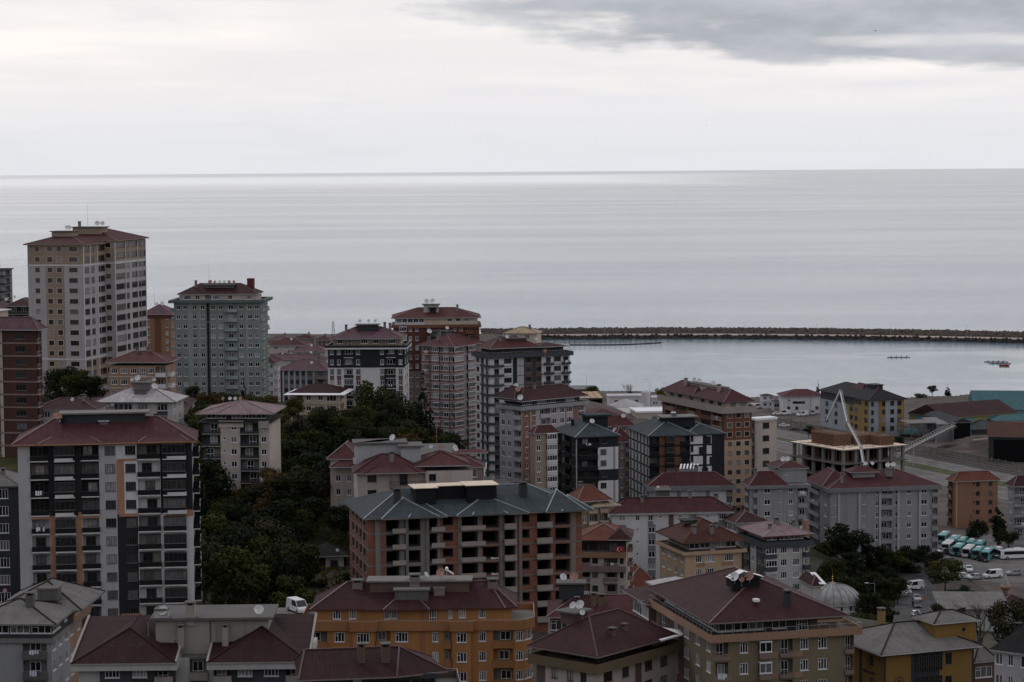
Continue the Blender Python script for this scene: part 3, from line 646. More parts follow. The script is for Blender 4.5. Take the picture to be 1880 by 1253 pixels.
b = Bd('apartment_block', 'cream apartment block with dark balcony stacks standing among the trees', 'apartment block', 494, 775, 518, 86, 8, xl=371, W=15, sh=2.8, bal=('half', 'dark2', 'dark2'), slabm='concl', wh=1.3, light=.8)
b.main({'L': "b33@dark2 _4 n6 _8 w13 _5 b34@dark2 _3 w12 _4"}, 'creamp'); b.ring(b.H-.2, b.H+.1, .8, 'dark2')
b.block((1.0, 14, .8, b.L-.8), b.H+.02, 1, 2.0, {'L': "g2 g2 _1 g2 g3 g2"}, 'dark2', name='penthouse_wall'); b.hip(z=b.H+2.0, h=2.2, ov=1.3, k='r_pink', cap='ridge', fascia='concl')
b.hip((-1.6, 3, 4.5, 11.5), z=b.H+2.03, h=1.8, ov=.4, k='r_pink', fascia='concl', ra=(6, 7.5), rb=(6.1, 8)); b.panel('L', .25, .62, b.H-1.2, b.H+.3, .35, 'creamp', 'band'); b.panel('L', .85, 1, b.H-1.4, b.H+.2, .9, 'concl', 'band')
for y, k in ((11, 'dishr'), (9.4, 'dishw'), (8.2, 'dishw'), (7, 'dishr')): b.dish(3, y, b.H+4.0, .62, k, az=rng.uniform(-30, 10))

# ---- middle distance, left of centre
for (px, ye, D, xl, n, roof, lb, wl) in ((176, 752, 545, 60, 3, 'r_rust', 'low house with long dark red roof right behind the black block roof', 'offwhite'), (345, 742, 620, 290, 3, 'r_rust', 'low house with dark red roof right behind the whitish roofed house', 'creamp'), (520, 752, 660, 462, 2, 'r_char', 'dark roofed little house left of the yellow villa', 'conc'), (198, 735, 640, 150, 3, 'r_purple', 'small house with dull purple roof under the right corner of the tallest tower', 'pinkb')):
    b = Bd('house', lb, 'house', px, ye, D, 88, n, xl=xl, W=11, sh=2.9, frame='fwhite'); b.main({'L': "_1 w1.3 _1 w1.3 _1 w1.3 _1", 'R': "_1 w1 _1"}, wl); b.hip(h=2.2, k=roof, ov=.7); b.chim(4, 4, b.H+1.6); b.dish(2, 6, b.H+1.2, .7)
def far_house(label, bx, ye, D, th, n, xl, roof, wall, W=12, h=2.4, spec="_1 w1.4 _1 w1.4 _1 w1.4 _1", **k):
    b = Bd('house', label, 'house', bx, ye, D, th, n, xl=xl, W=W, sh=2.9, group='low houses near the shore left of centre', **k)
    b.main({'L': spec, 'R': spec}, wall); b.hip(h=h, k=roof, ov=.7); b.chim(4, 4, b.H+h-.3); b.dish(2, 6, b.H+1.4, .6); return b
far_house('red roofed house whose gable rises just right of the green tower', 560, 634, 960, 86, 3, 492, 'r_red', 'creamp')
far_house('pinkish roofed house with small windows left of the black and white tower', 596, 646, 930, 80, 3, 536, 'r_purple', 'offwhite')
far_house('long low house with faded lilac roof beside the green tower', 600, 659, 870, 96, 2, 478, 'r_purple', 'offwhite', h=1.5, W=9)
far_house('house with dark roof and pale gable low beside the green tower', 545, 662, 900, 84, 2, 482, 'r_rust', 'pinkb')
b = far_house('white house with stacked corner balconies right beside the green tower', 503, 667, 770, 84, 5, 474, 'r_red', 'white', W=10, spec="r2.5 w1.4 _.6 w1.2 _.4", bal=('solid', 'white', 'white'))
b = far_house('block with grey and white stripes and red end wall behind the yellow villa', 600, 680, 790, 78, 4, 512, 'r_purple', 'grey2', W=12, h=3.0, spec="_.8@redwall _.4@greyl w1 _.4@greyl w1 _.4@greyl w1 _.4@greyl w1 _.4@greyl w1.4 _.4@greyl r3", frame='fdark')
b = Bd('villa', 'yellow cream villa with brown hip roof and white flared eaves above the trees', 'house', 622, 722, 640, 84, 3, xl=534, W=12, sh=3.0, bal=('solid', 'cream', 'cream'), slabm='cream', light=.8)
b.main({'L': "_.6 b2.6 _.6 w1.4 _1.6 w1.4 _.8 g2.6 _.6", 'R': "_1 b3 _2"}, 'cream'); b.hip(h=2.2, ov=.5, k='r_dark', cap='ridged', apron=(1.3, .35, 'sheetw')); b.ring(2.8, 3.2, .5, 'cream'); b.ring(5.8, 6.2, .3, 'cream')

b = Bd('apartment_tower', 'white tower with black top floors, brown window strips and tan penthouse', 'apartment tower', 742, 638, 655, 88, 9, xl=602, W=16, sh=2.95, frame='fwhite', bal=('solid', 'dark', 'white'), slabm='white', wh=1.5, light=.8)
SPB = "_3 w8@%s _5 w8@%s _5 b18@%s _4 w9@%s _8 %s w8@%s _3@dark b18@%s _5 w8@%s _3"
b.main({'L': [(2, SPB % ('dark', 'dark', 'dark', 'dark', '_28@dark', 'dark', 'dark', 'dark'), 'dark'), (7, SPB % ('brown', 'brown', 'white', 'brown', '_28', 'brown', 'dark2', 'brown'), 'white')], 'R': [(2, "_1 w1 _1 w1 _1", 'dark'), (7, "_1 w1@brown _1 w1@brown _1", 'white')]}, 'white')
H = b.H; b.ring(H-6.1, H-5.8, .1, 'white'); b.ring(H-.5, H-.05, .9, 'white'); b.ring(H-.05, H+.6, .8, 'dark', top='concd')
P2 = (1.5, 14, 1.2, b.L-1.2); b.block(P2, H+.05, 1, 2.5, {'L': "_1 w1.6 _1 t1 _2 w2 _1 w1.6 _2 w2 _1", 'R': "_1 w2 _1 w2 _1"}, 'tan', name='penthouse_wall')
b.hip(P2, H+2.5, 2.9, .9, 'r_purple', cap='ridge'); b.hip((.2, 5, 3, 9), H+2.53, 2.2, .9, 'r_purple', ra=(5, 5.8), rb=(5.1, 6.2)); b.hip((.2, 5, 13, 19), H+2.53, 2.2, .9, 'r_purple', ra=(5, 15.8), rb=(5.1, 16.2))
b.hut(5, 8, 8, 14, H+4.5, H+6, 'dark2', 'concd'); b.chim(6, 4.5, H+5); b.chim(6, 6, H+5.2); b.chim(5, 17, H+4.6); [b.dish(5, y, H+6.2, .6) for y in (8.6, 10.5, 13)]

b = Bd('apartment_tower', 'rust red tower with glazed white roof storey standing behind the pink block', 'apartment tower', 880, 596, 745, 92, 15, xl=722, W=16, sh=3.0, frame='fwhite', bal=('solid', 'rust2', 'rust2'), slabm='rust2', light=1.2)
b.main({'L': [(5, "_2 c3 _.5 w1.4 _1 w1.4 _3 w1.4 _8 w1.4 _1 w1.4 _1 b3 _2", 'rust'), (10, "_2 c3 _.5 w1.4 _1 w1.4 _3 w1.4 _8 w1.4 _1 w1.4 _1 b3 _2", 'pinkb')], 'R': "_1 w2 _1 w2 _1"}, 'rust'); H = b.H
b.ring(H-.9, H, .6, 'rust2', top='concd'); b.block((.5, 15, .5, b.L-.5), H+.02, 1, 2.3, {'L': "_.5 g2 g2 g2 g2 g2 _8@cream w2@cream _1@cream w2@cream _1@cream w2@cream w2@cream _1@cream", 'R': "g2 g2 _1"}, 'white', name='penthouse_wall')
b.hip(z=H+2.3, h=2.8, ov=.6, k='r_red2'); b.hut(4, 7, 13, 18, H+3, H+6.2, 'offwhite', 'concd'); b.hut(3, 4, 14, 16, H+1, H+5.2, 'dark', 'dark'); b.dish(5, 15, H+6.4, 1.0); b.dish(5, 17, H+6.4, .9); b.chim(5, 7, H+4.6)

b = Bd('apartment_block', 'brick pink block with ranks of white glazed balconies, left of the grey and white tower', 'apartment block', 831, 636, 728, 58, 13, xl=773, xr=884, sh=2.95, frame='fwhite', bal=('solid', 'pink', 'white'), slabm='white', light=2.4, wh=1.6)
b.main({'L': "_.3 w1.4 r2 w1.2 c2.4 w1.4 _.4 c2 w1.2", 'R': "c2.6 _.6 _.8@grey c2 _.4 b2"}, 'pink'); H = b.H; b.ring(H-.3, H, .8, 'pink')
b.hip(h=3.0, ov=1.0, k='r_red2'); b.hip((-.8, 7, 2, 9), H+.04, 2.4, .9, 'r_red2', ra=(8, 5), rb=(8, 6)); b.hip((3, 9, -1.4, 5), H+.06, 2.2, .9, 'r_red2', ra=(6, 8), rb=(6.5, 8))
b.chim(2, 7, H+2.2); b.chim(6, 9, H+3); b.dish(5, 12, H+3, .8); b.dish(6, 13, H+3, .8); b.hut(8, 12, 8, 14, H+2, H+3.8, 'concd', 'concd'); b.dish(9, 8, H+4, .7)
b.slabs('white', .18, .05)

b = Bd('apartment_tower', 'grey and white tower with dark grey cornice and balconies facing the harbour', 'apartment tower', 900, 657, 705, 24, 14, xl=872, xr=1046, sh=2.95, frame='fdark', bal=('half', 'blueg', 'grey2'), slabm='dark2', light=.7, wh=1.5)
b.main({'L': "_.4 w1.4 _.6 _1@dark2 r2.6", 'R': "r26@white w20@white _3@dark2 _6@dark _14@greyl _2@dark2 w15@brown _8@dark2 w12@brown _4@white r20@white w18@white r17@white"}, 'white'); H = b.H
for i in range(1, 14): b.ring(H-i*2.95-.08, H-i*2.95+.08, .04, 'dark2', name='floor_line')
b.terrace(H+.3, .9, .7, 'blueg', under=.6, rail=.5); b.block((1.5, b.W-1.5, 1.5, b.L-1.5), H+.32, 1, 2.4, {'R': "g2 w2 _2 g2 g2 _2 w2 _1"}, 'dark2', name='penthouse_wall')
b.hip((.5, b.W*.62, .8, b.L-.8), H+2.7, 3.0, .5, 'r_red2'); b.hip((b.W*.62, b.W-.5, 1, b.L-1), H+2.6, 1.0, .6, 'r_rust', cap=None)
b.hut(8, 14, 4, 8, H+4, H+5.2, 'concd', 'concd', ov=.8); b.chim(5, 4, H+4.6); b.dish(7, 3, H+5, .7); b.dish(17, 3, H+4, .6); b.panel('R', .66, .69, H, H+1.8, .9, 'trimor', 'banner')

b = Bd('apartment_block', 'narrow yellowish extension roof behind the grey tower cornice', 'house', 985, 612, 790, 80, 11, xl=925, W=10, sh=3.0)
b.main({'L': "_1 w1 _1 w1 _1"}, 'cream'); b.hip(h=1.8, ov=.5, k='r_yellow'); b.chim(4, 3, b.H+1)

b = Bd('apartment_block', 'brown and lilac block with grey terrace rim and dark red roof below the grey tower', 'apartment block', 958, 752, 640, 40, 10, xl=917, xr=1075, sh=2.95, frame='fwhite', bal=('solid', 'greyl', 'greyl'), slabm='greyl', light=1.5, wh=1.5)
b.main({'L': "_.4 w1.2 _.6 w1.2 _.8 b2.2 _.2", 'R': "_.6@pink w1@pink _.4@pink _.4@greyl w1@pink _1 b2.6 w1.6 _.6 w1.4 _.3@pink w1.6 _1.4@pink w1.4@pink _.4"}, 'lilac'); H = b.H
b.terrace(H+.2, .8, .6, 'grey', under=.5, rail=.4); b.block((1.2, b.W-1.2, 1.2, b.L-1.2), H+.22, 1, 2.1, {'R': "g2 _1 g2 g2 _2 g2 _1"}, 'dark2', name='penthouse_wall')
b.hip(z=H+2.3, h=3.2, ov=.6, k='r_rust', cap='ridged'); b.hip((-1, 6, 2, b.L+1), H+2.9, 3.0, .3, 'r_dark', cap='ridged'); b.dish(-.3, .2, H+2.3, 1.0); b.dish(2, 4, H+4.2, .9, 'dishr'); b.dish(3, 6, H+5, .9); b.chim(8, 4, H+5)
for q in (0, .035, .12, .15): b.panel('R', q, q+.01, 4, H, .12, 'trimor', 'pilaster')

b = Bd('apartment_block', 'narrow tan block with white enclosed balconies beside the black slate roofed block', 'apartment block', 982, 796, 600, 24, 8, xl=974, xr=1024, sh=2.8, bal=('solid', 'white', 'white'), slabm='white', light=2)
b.main({'R': "_.3 w1.2 _1.2 c2.4 _.4"}, 'tan'); b.hip(h=1.8, ov=.5, k='r_red')

b = Bd('apartment_block', 'black block with slate blue roof and dark roof hut, white corner with windows', 'apartment block', 1058, 803, 610, 17, 8, xl=1018, xr=1135, sh=3.0, frame='fdark', bal=('solid', 'black', 'fdark'), slabm='black', light=.7, wh=1.5)
b.main({'L': "_.2@white b2.6 _.5 w1.2 _.4 b2.6 _.5 w1.2 _.5 _.2@greyl", 'R': [(1, "_.2 b4.2 _.4 w1.4 _2", 'dark'), (2, "_.2@dark b4.2@dark _.4@white w1.5@white _1.2@white _.5@grey _.6@white", 'white'), (1, "_.2 b4.2 _.4 w1.4 _2", 'dark'), (4, "_.2@dark b4.2@dark _.4@white w1.5@white _1.2@white _.5@grey _.6@white", 'white')]}, 'dark'); H = b.H
b.panel('R', 0, .012, 0, H, .12, 'greyl', 'corner_strip'); b.ring(H-.35, H, .4, 'dark'); b.hip(h=3.2, ov=.6, k='r_slate', cap='ridgeg', fascia='dark2')
b.hut(5.5, 11, 6, 11, H+1.6, H+4.6, 'dark', 'r_slate', ov=.8, th=.5); b.dish(6, 4.5, H+2.6, .8); b.chim(3, 12, H+1.8, k='dark', capk='dark')

b = Bd('house', 'dull red roofed brown block wedged between the two slate roofed blocks', 'house', 1128, 812, 668, 20, 8, xl=1106, xr=1160, sh=2.9, frame='fwhite')
b.main({'R': "_2 w1 _.6 b2.4"}, 'pinkb'); b.hip(h=4.0, ov=.6, k='r_red2'); b.dish(2, 4, b.H+2, .9)
b = Bd('house', 'low house with plain red roof directly behind the slate hut', 'house', 1100, 783, 760, 14, 5, xl=1092, xr=1162, sh=2.9)
b.main({'R': "_1 w1 _1 w1 _1"}, 'pinkb'); b.hip(h=3.0, ov=.6, k='r_red2'); b.dish(9, 2, b.H+2, .9)

b = Bd('apartment_block', 'slate roofed block with orange panels, black bays and banded grey side', 'apartment block', 1192, 801, 640, 12, 8, xl=1155, xr=1330, sh=2.9, frame='fdark', bal=('solid', 'black', 'fdark'), slabm='black', light=.7, wh=1.7)
b.main({'L': "_.5 t1 _1 t1 _1 t1 _1 t1 _1 t1 _1 t1 _.5", 'R': [(4, "b20@dark _12@rust2 c18@dark _12@rust2 b20@dark w8@white _18@white _8@dark _10@white _26@dark"), (1, "b20@dark _12@rust2 c18@dark _12@rust2 b20@dark w8@white _6@white _10@dark _22@white _22@dark"), (3, "b20@dark _12@rust2 c18@dark _12@rust2 b20@dark w8@white _18@white _8@dark _10@white _26@dark")]}, 'greyl'); H = b.H
for i in range(1, 8): b.ring(H-i*2.9-.25, H-i*2.9+.25, .05, 'dark', name='floor_band')
for i, (a, c) in enumerate(((.74, .82), (.66, .74), (.80, .90), (.7, .78))): b.panel('R', a, c, H-2.9*i-2.6, H-2.9*i-.6, .08, 'dark')
b.ring(H-.3, H, .3, 'dark'); b.hip((0, b.W*.6, 0, b.L), H, 3.3, .6, 'r_slate', cap='ridgeg', fascia='dark2'); b.hip((b.W*.5, b.W, 0.6, b.L), H+.05, 2.4, .6, 'r_slate', cap='ridgeg', fascia='dark2')
b.hut(6, 15, 6, 11, H+1.4, H+4.3, 'dark', 'conc', ov=.9, th=.3); b.heater(9, 7, H+4.7)

b = Bd('apartment_block', 'rust red and peach block with twin pyramid roofs and cream terrace rim', 'apartment block', 1330, 757, 680, 22, 16, xl=1216, xr=1380, sh=2.82, frame='fdark', trim='creamp', bal=('solid', 'pinkb', 'creamp'), slabm='creamp', light=1.2, wh=1.4)
SP = "_1 b3 _.6 g3 _.8 b2.4 _1.5 g3 _.5 b3 _.6"
b.main({'L': [(4, SP, 'rust2'), (7, SP, 'peach'), (5, SP, 'rust')], 'R': [(3, "_.8 w1.7 _.9 w1.7 _.9 w1.7 _.6", 'rust2'), (7, "_.8 w1.7 _.9 w1.7 _.9 w1.7 _.6", 'peach'), (6, "_.8 w1.7 _.9 w1.7 _.9 w1.7 _.6", 'rust')]}, 'rust2'); H = b.H
b.terrace(H+.5, 1.2, .9, 'concl', under=.9); b.block((1, b.W-.6, 1, b.L-1), H+.52, 1, 2.5, {'L': "_1 w1.6 _1 w1.6 _2 w1.6 _2 w1.6 _1 w1.6 _1 w1.6 _1", 'R': "_1 w1.6 _1 w1.6 _.5"}, 'cream', name='penthouse_wall')
b.hip((.3, b.W, .3, b.L*.5), H+3, 3.2, .8, 'r_red', fascia='concd'); b.hip((.3, b.W, b.L*.5, b.L-.3), H+3, 3.2, .8, 'r_red', fascia='concd'); b.hut(b.W*.4, b.W*.75, b.L*.25, b.L*.75, H+3.5, H+6.0, 'creamp', 'concd', ov=.4)
b.chim(3, b.L*.75, H+5, 2.4, .9, 'concl'); b.chim(3, b.L*.22, H+5, 2.4, .9, 'concl'); b.mast(3, b.L*.75, H+6, 4); [b.dish(4, q, H+6.2, .8) for q in (b.L*.66, b.L*.58, b.L*.36)]

b = Bd('office_building', 'plain cream office block with white flat roof beside the coastal road', 'office building', 1388, 772, 735, 30, 5, xl=1375, xr=1426, sh=4.1, frame='fdark', light=.1, wh=1.9, sill=1.2, div=5)
b.main({'R': "_1.0 w3 _1.2", 'L': "_1 b3 _1"}, 'creamp'); b.ring(b.H-.1, b.H+.5, .25, 'sheetw', top='sheetw'); b.hut(0.05, b.W-.05, .05, b.L-.05, b.H+.01, b.H+.5, 'sheetw', 'sheetw', ov=.1, th=.1, name='roof'); b.ring(b.H-1, b.H-.85, .04, 'conc')

# ---- harbour side
b = Bd('harbour_building', 'white harbour building with red hip roof and one dark ribbon window', 'building', 1437, 728, 990, 2, 2, xl=None, xr=1511, sh=3.2, L=12, div=8, frame='fdark', light=.2, dh=.4)
b.main({'R': [(1, "_2 n.6 _1 _5 _5"), (1, "_1 w1 _1 w1 _4 w1 _1")]}, 'sheetw' if False else 'white'); b.hip(h=2.4, ov=.8, k='r_red2'); b.panel('R', .25, .55, 3.5, 4.6, .04, 'gl0', 'ribbon_window'); b.mast(6, 5, b.H+2, 4)
for q in (.13, .68, .93): b.panel('R', q, q+.006, 0, b.H-.3, .1, 'pipe', 'downpipe')
b = Bd('harbour_cabin', 'small two storey white quay cabin left of the white harbour building', 'building', 1401, 727, 1010, 10, 2, xl=None, xr=1420, sh=2.8, L=5)
b.main({'R': "w1 _.6 w1"}, 'white'); b.hip(h=.7, ov=.3, k='r_char', cap=None); b.ring(2.7, 2.9, .3, 'blue')
b = Bd('harbour_shed', 'low blue grey shed next to the quay cabin', 'shed', 1421, 738, 1000, 5, 1, xr=1436, L=6, sh=3.2); b.main({'R': "g2 _1"}, 'greyl'); b.hip(h=.6, k='r_slate', ov=.3, cap=None)

b = Bd('school_building', 'long building striped mustard, grey and blue under a charcoal roof by the harbour', 'building', 1596, 735, 900, 18, 4, xl=1507, xr=1660, sh=3.3, frame='fdark', light=.4, wh=1.9, sill=.7)
b.main({'L': [(1, "g3@dark2 g3@dark2 g3@dark2 g3@dark2 w1.2@yelgrn w1.2@mustard _1@mustard w1.2@mustard _.4@mustard"), (3, "_1@blue w1.8@blue _1@blue w1.8@blue _2@blue _1@yelgrn w1.4@mustard w1.4@mustard _1.5@mustard w1.2@mustard _.4@mustard")],
        'R': "_.5@blue w1.1@blue _1.5@blue _1@mustard w1.4@mustard _1.4@blue w1.6@blue _.8@blue w1.6@mustard _.8@mustard"}, 'blue'); b.hip(h=3.8, ov=1.0, k='r_char', cap='ridged', fascia='dark2')
b.hut(7, 11, 10, 16, b.H+3, b.H+4.6, 'dark2', 'dark2'); b.mast(8, 8, b.H+3, 4); b.mast(8, 12, b.H+3, 4); b.hip((4, 10, 15, 26), b.H+1.4, 3.4, .2, 'r_red2', cap=None)

# ---- unfinished deck with the pump boom
b = Bd('unfinished_building', 'unfinished concrete frame with pale plywood deck below the white pump boom', 'construction site', 1548, 826, 660, 30, 3, xl=1456, xr=1660, sh=4.1)
W, L, H = b.W, b.L, b.H
for i in range(3):
    m = MB(); z = H-i*4.1; m.box(-.8, W+.8, -.8, L+.8, z-.35, z, 'concd' if i else 'conc', 'ply' if i == 0 else 'conc'); m.obj('floor_slab', b.root)
def colm():
    m = MB(); m.box(-.4, .4, -.4, .4, 0, 3.75, 'conc'); return m.mesh('column')
for i in range(-1, 3):
    for ix in range(6):
        for iy in range(6):
            if ix in (0, 5) or iy in (0, 5) or (ix+iy) % 2: link('column', cached('colm', colm), b.root, (ix*(W-.6)/5+.3, iy*(L-.6)/5+.3, H-(i+2)*4.1))
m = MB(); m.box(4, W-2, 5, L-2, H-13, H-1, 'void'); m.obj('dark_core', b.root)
r2 = random.Random(4)
for (x0, x1, y0, y1, hh) in ((3, 9, L-16, L-5, 4.0), (10, 19, L-17, L-9, 3.2), (15, 20, L-22, L-17, 3.0)):
    m = MB()
    for i in range(int((x1-x0)/.8)+1): m.box(x0+i*.8-.06, x0+i*.8+.06, y0-.15, y0, H, H+hh+r2.uniform(0, .9), 'wood')
    for i in range(int((y1-y0)/.8)+1): m.box(x0-.15, x0, y0+i*.8-.06, y0+i*.8+.06, H, H+hh+r2.uniform(0, .9), 'wood')
    for z in np.arange(.4, hh, .55): m.box(x0-.28, x1, y0-.28, y0-.16, H+z, H+z+.16, 'wood'); m.box(x0-.28, x0-.16, y0, y1, H+z, H+z+.16, 'wood')
    m.box(x0, x1, y0+.01, y1, H, H+hh*.85, 'brown'); m.obj('formwork', b.root)
m = MB()
for i in range(60):
    x, y = r2.uniform(0, W), r2.uniform(0, L-4); a = r2.uniform(0, 3.14); l = r2.uniform(.8, 3); m.beam((x, y, H+.06+i*.003), (x+l*math.cos(a), y+l*math.sin(a), H+.06+i*.003), .14, .1, 'wood')
m.obj('timber_planks', b.root)
m = MB()
for i in range(70):
    f = r2.random(); e = r2.random() < .5; x, y = (f*W, r2.uniform(.2, 2)) if e else (r2.uniform(.2, 2), f*L)
    m.tube((x, y, H-4.1), (x, y, H-.36), .05, .05, 'wood', 4, False)
m.obj('prop_posts', b.root)
# pump boom: folded white arm
pts = [atz(1581, 856, 34) if False else at(1587, 866, 640), at(1580, 822, 642), at(1555, 775, 645), at(1542, 717, 650), at(1517, 772, 656)]
t = thing('concrete_pump_boom', 'white folded concrete pump boom arching over the unfinished deck', 'pump boom', at(1590, 905, 639))
o0 = t.location.copy(); pp = [o0]+pts
for i, (a, c) in enumerate(zip(pp, pp[1:])):
    m = MB(); a, c = a-o0, c-o0; w = .50-.06*i; m.beam(a, c, w, w*.9, 'sheetw'); m.tube(a-Vector((0, .6, 0)), a+Vector((0, .6, 0)), w*.7, w*.7, 'railm', 10); m.obj('boom_section', t)
    m = MB(); m.tube(a+Vector((.42, -.2, .25)), c+Vector((.42, -.2, .25)), .10, .10, 'metal', 6); m.obj('delivery_pipe', t)
# ---- right side, middle distance
b = Bd('apartment_block', 'long grey five storey block with red hip roof and bands of small windows', 'apartment block', 1524, 897, 600, 10, 6, xl=1486, xr=1722, sh=3.0, frame='fwhite', bal=('solid', 'grey', 'grey2'), slabm='grey', light=1.5, wh=1.3)
b.main({'L': "b3 _1 w1.4 _.5", 'R': "_1 n1 _1 _7 n1 _3 w1.7 b3.6 _.7 w2 _1.8 w1.6 _.6 _2.2 w2.2 _1.2 b2"}, 'grey'); H = b.H
b.ring(H-1.1, H, .9, 'grey2', top='grey2'); b.hip(z=H+.02, h=3.2, ov=.7, k='r_red', inset=9); b.hut(8, 14, 5, 9, H+1.8, H+3.4, 'grey', 'grey'); b.hip((7.4, 14.6, 4.4, 9.6), H+3.5, 1.3, .5, 'r_red', cap=None)
b.hip((-.5, 8, 4, b.L), H+.05, 3.6, .7, 'r_red'); b.chim(4, 2.5, H+1.6, 2.0); b.chim(12, 10, H+3.6); b.hut(17, 18.6, 4, 5.4, H+2, H+4, 'conc', 'concd', ov=.15); b.dish(17.2, 4, H+4.2, .8, az=-20); b.dish(18.8, 4.4, H+4.2, .8, az=-20); b.dish(11.4, 5, H+4.6, .6); b.dish(13.2, 5, H+4.6, .6)
for q in (.07, .26, .45, .62, .82): b.panel('R', q, q+.02, 0, H-1.1, .35, 'greyl', 'pilaster')
b = Bd('apartment_block', 'grey block with red roof and flat stair box, left neighbour of the long grey block', 'apartment block', 1378, 892, 590, 8, 5, xl=1368, xr=1482, sh=3.0, frame='fwhite', bal=('solid', 'grey', 'grey2'), slabm='grey', light=1.2, wh=1.3)
b.main({'L': "b3 _1", 'R': "_.5 b1.2 _1.5 w1.8 _1.7 n1 _1.5 w1.3 _1 b2.4"}, 'grey'); H = b.H
b.ring(H-.9, H, .8, 'grey2', top='grey2'); b.hip((0, b.W*.62, 0, b.L), z=H+.02, h=3.2, ov=.6, k='r_red'); b.block((b.W*.55, b.W+1, 4, 14), H-6, 3, 3.2, {'R': "_1 n1 _3"}, 'grey', skirt=8); b.hip((b.W*.55, b.W+1, 4, 14), H+3.7, 1.6, .5, 'r_red')
b.chim(2, 3, H+1.8, 2.2); b.chim(b.W*.5, 2.4, H+1.8, 2.4, 1.0); b.dish(b.W*.66, 5, H+5, .8, az=-20); b.dish(b.W*.74, 5, H+5, .8, az=-20)

b = Bd('apartment_house', 'small orange tan block with brown red roof above the bus park', 'house', 1752, 884, 672, 12, 5, xl=1741, xr=1832, sh=2.75, frame='fdark', light=.8, wh=1.3, bal=('solid', 'brown', 'brown'))
b.main({'L': "b3 _1", 'R': "_5.5 n.9 w1.4 _2.4 w1.4 _1.5"}, 'terra'); b.hip(h=2.4, ov=.6, k='r_tile'); b.panel('R', .04, .07, 0, b.H-.3, .1, 'peach', 'pilaster')
b = Bd('apartment_house', 'pale house with laundry on its balconies at the right edge above the buses', 'house', 1862, 893, 640, 14, 5, xl=1850, W=14, sh=2.9, bal=('half', 'grey', 'grey2'), L=9)
b.main({'L': "_1 w1 _1", 'R': "b3 _1 w1.4 _2"}, 'grey'); b.hip(h=2.6, ov=.7, k='r_rust'); b.mast(3, 3, b.H+1, 4)

b = Bd('apartment_block', 'grey block with broad dull cornice and white parasol frame on its red roof', 'apartment block', 1192, 893, 615, 4, 7, xl=1187, xr=1345, sh=3.0, frame='fwhite', light=1.5, L=13)
b.main({'R': "_2@grey _.6 w1.5 _2.5 _1@grey2 _2 w1.5 _2.5 _1@grey2 _4@white b1.5@grey"}, 'offwhite'); H = b.H
b.ring(H-1.3, H, .9, 'grey2', top='grey2'); b.hip(z=H+.02, h=3.2, ov=.7, k='r_red', inset=5); b.hut(9.5, 13.5, 5, 8, H+1.6, H+3, 'concd', 'concd'); b.chim(13.2, 3.6, H+2.6, 2.4, 1.0)
m = MB(); [m.beam((9+i*.9, 4.2, H+4.0), (9.8+i*.9, 7.5, H+4.9), .45, .05, 'sheetw') for i in range(6)]; [m.tube((9.6+q, 4.6, H+2), (9.6+q, 4.6, H+4.1), .05, .05, 'metal', 5) for q in (0, 3.8)]; m.obj('roof_canopy', b.root)

b = Bd('apartment_block', 'long white block with grey window panels and red roof in the centre right', 'apartment block', 1124, 942, 555, 4, 6, xl=1118, xr=1342, sh=3.0, frame='fwhite', light=1.4, wh=1.4, L=12, trim=None)
b.main({'R': [(1, "_1.4 w1.8 _2 w1.2 _1.8 w1.2@grey2 _1.2 n.9 _1.4 _1.2@brown _1 n.9 _1.6 w1.9@grey2 _2 n.9 _2 w1.9@grey2 _1"), (5, "_1.4 w1.8@grey2 _2 n1.2 _1.8 w1.8@grey2 _1 n.9 _1.2 _1.2@brown _1 n.9 _1.6 w1.9@grey2 _2 n.9 _2 w1.9@grey2 _1")], 'L': "_1 r3 _1"}, 'white'); H = b.H
b.ring(H-.5, H, .8, 'greyl'); b.hip(z=H+.02, h=3.0, ov=.8, k='r_red', inset=5, cap='r_red'); b.chim(7.6, 2.5, H+1.5, 2.4, .8); b.chim(19.5, 3.5, H+2, 2.6, .8); b.chim(26, 4, H+1.2, 2.6, 1.1)
b.hut(12, 15, 7, 10, H+2.8, H+4.2, 'concd', 'concd'); [b.dish(12+i*.8, 6, H+4.3, .55, rng.choice(['dishr', 'dishw'])) for i in range(4)]; b.skylight(13, 3, H+1.8)

b = Bd('apartment_house', 'yellow house with brown red roof just right of the unfinished brick block', 'house', 1062, 921, 500, 25, 5, xl=1040, xr=1116, sh=2.9, frame='fwhite', bal=('solid', 'cream', 'cream'), light=1)
b.main({'L': "_1 w1.6 _1", 'R': "_1 w.9 _.5 b2.2 _.5 b2"}, 'olivec'); b.hip(h=3.0, ov=.8, k='r_tile'); b.hip((3, b.W+2, -1, 3), b.H-1.2, .8, .6, 'r_yellow', cap=None); b.dish(-.5, 2, b.H-4, .8); b.chim(3, 5, b.H+2)

b = Bd('apartment_house', 'orange roofed block with a red crescent and star flag on its top balcony', 'house', 1150, 992, 468, 84, 6, xl=1062, W=12, sh=2.95, frame='fdark', trim='offwhite', bal=('solid', 'pinkb', 'offwhite'), slabm='offwhite', light=.9)
b.main({'L': [(1, "g2 g2 g2 g2 _1.6", 'dark2'), (5, "_.5 b2 _.2 w1.5 _1 b3 _.3 w1 _.5", 'creamp')], 'R': "_1 r2 _2"}, 'creamp'); H = b.H; b.hip(h=2.6, ov=.9, k='r_tile', fascia='r_rust'); b.hip((-.8, 6, -.6, 3.2), H+.3, 2.0, .6, 'r_rust', cap=None)
for i in range(2): b.panel('L', .0, 1.0, H-2.95*(i*1+1)-.7-i*.0, H-2.95*(i+1)+.5, .5, 'pinkb' if i else 'peach2', 'band')
fl = thing('flag', 'red flag with white crescent and star on the orange roofed block', 'flag', tuple(b.root.matrix_basis @ Vector((0, 0, 0))))
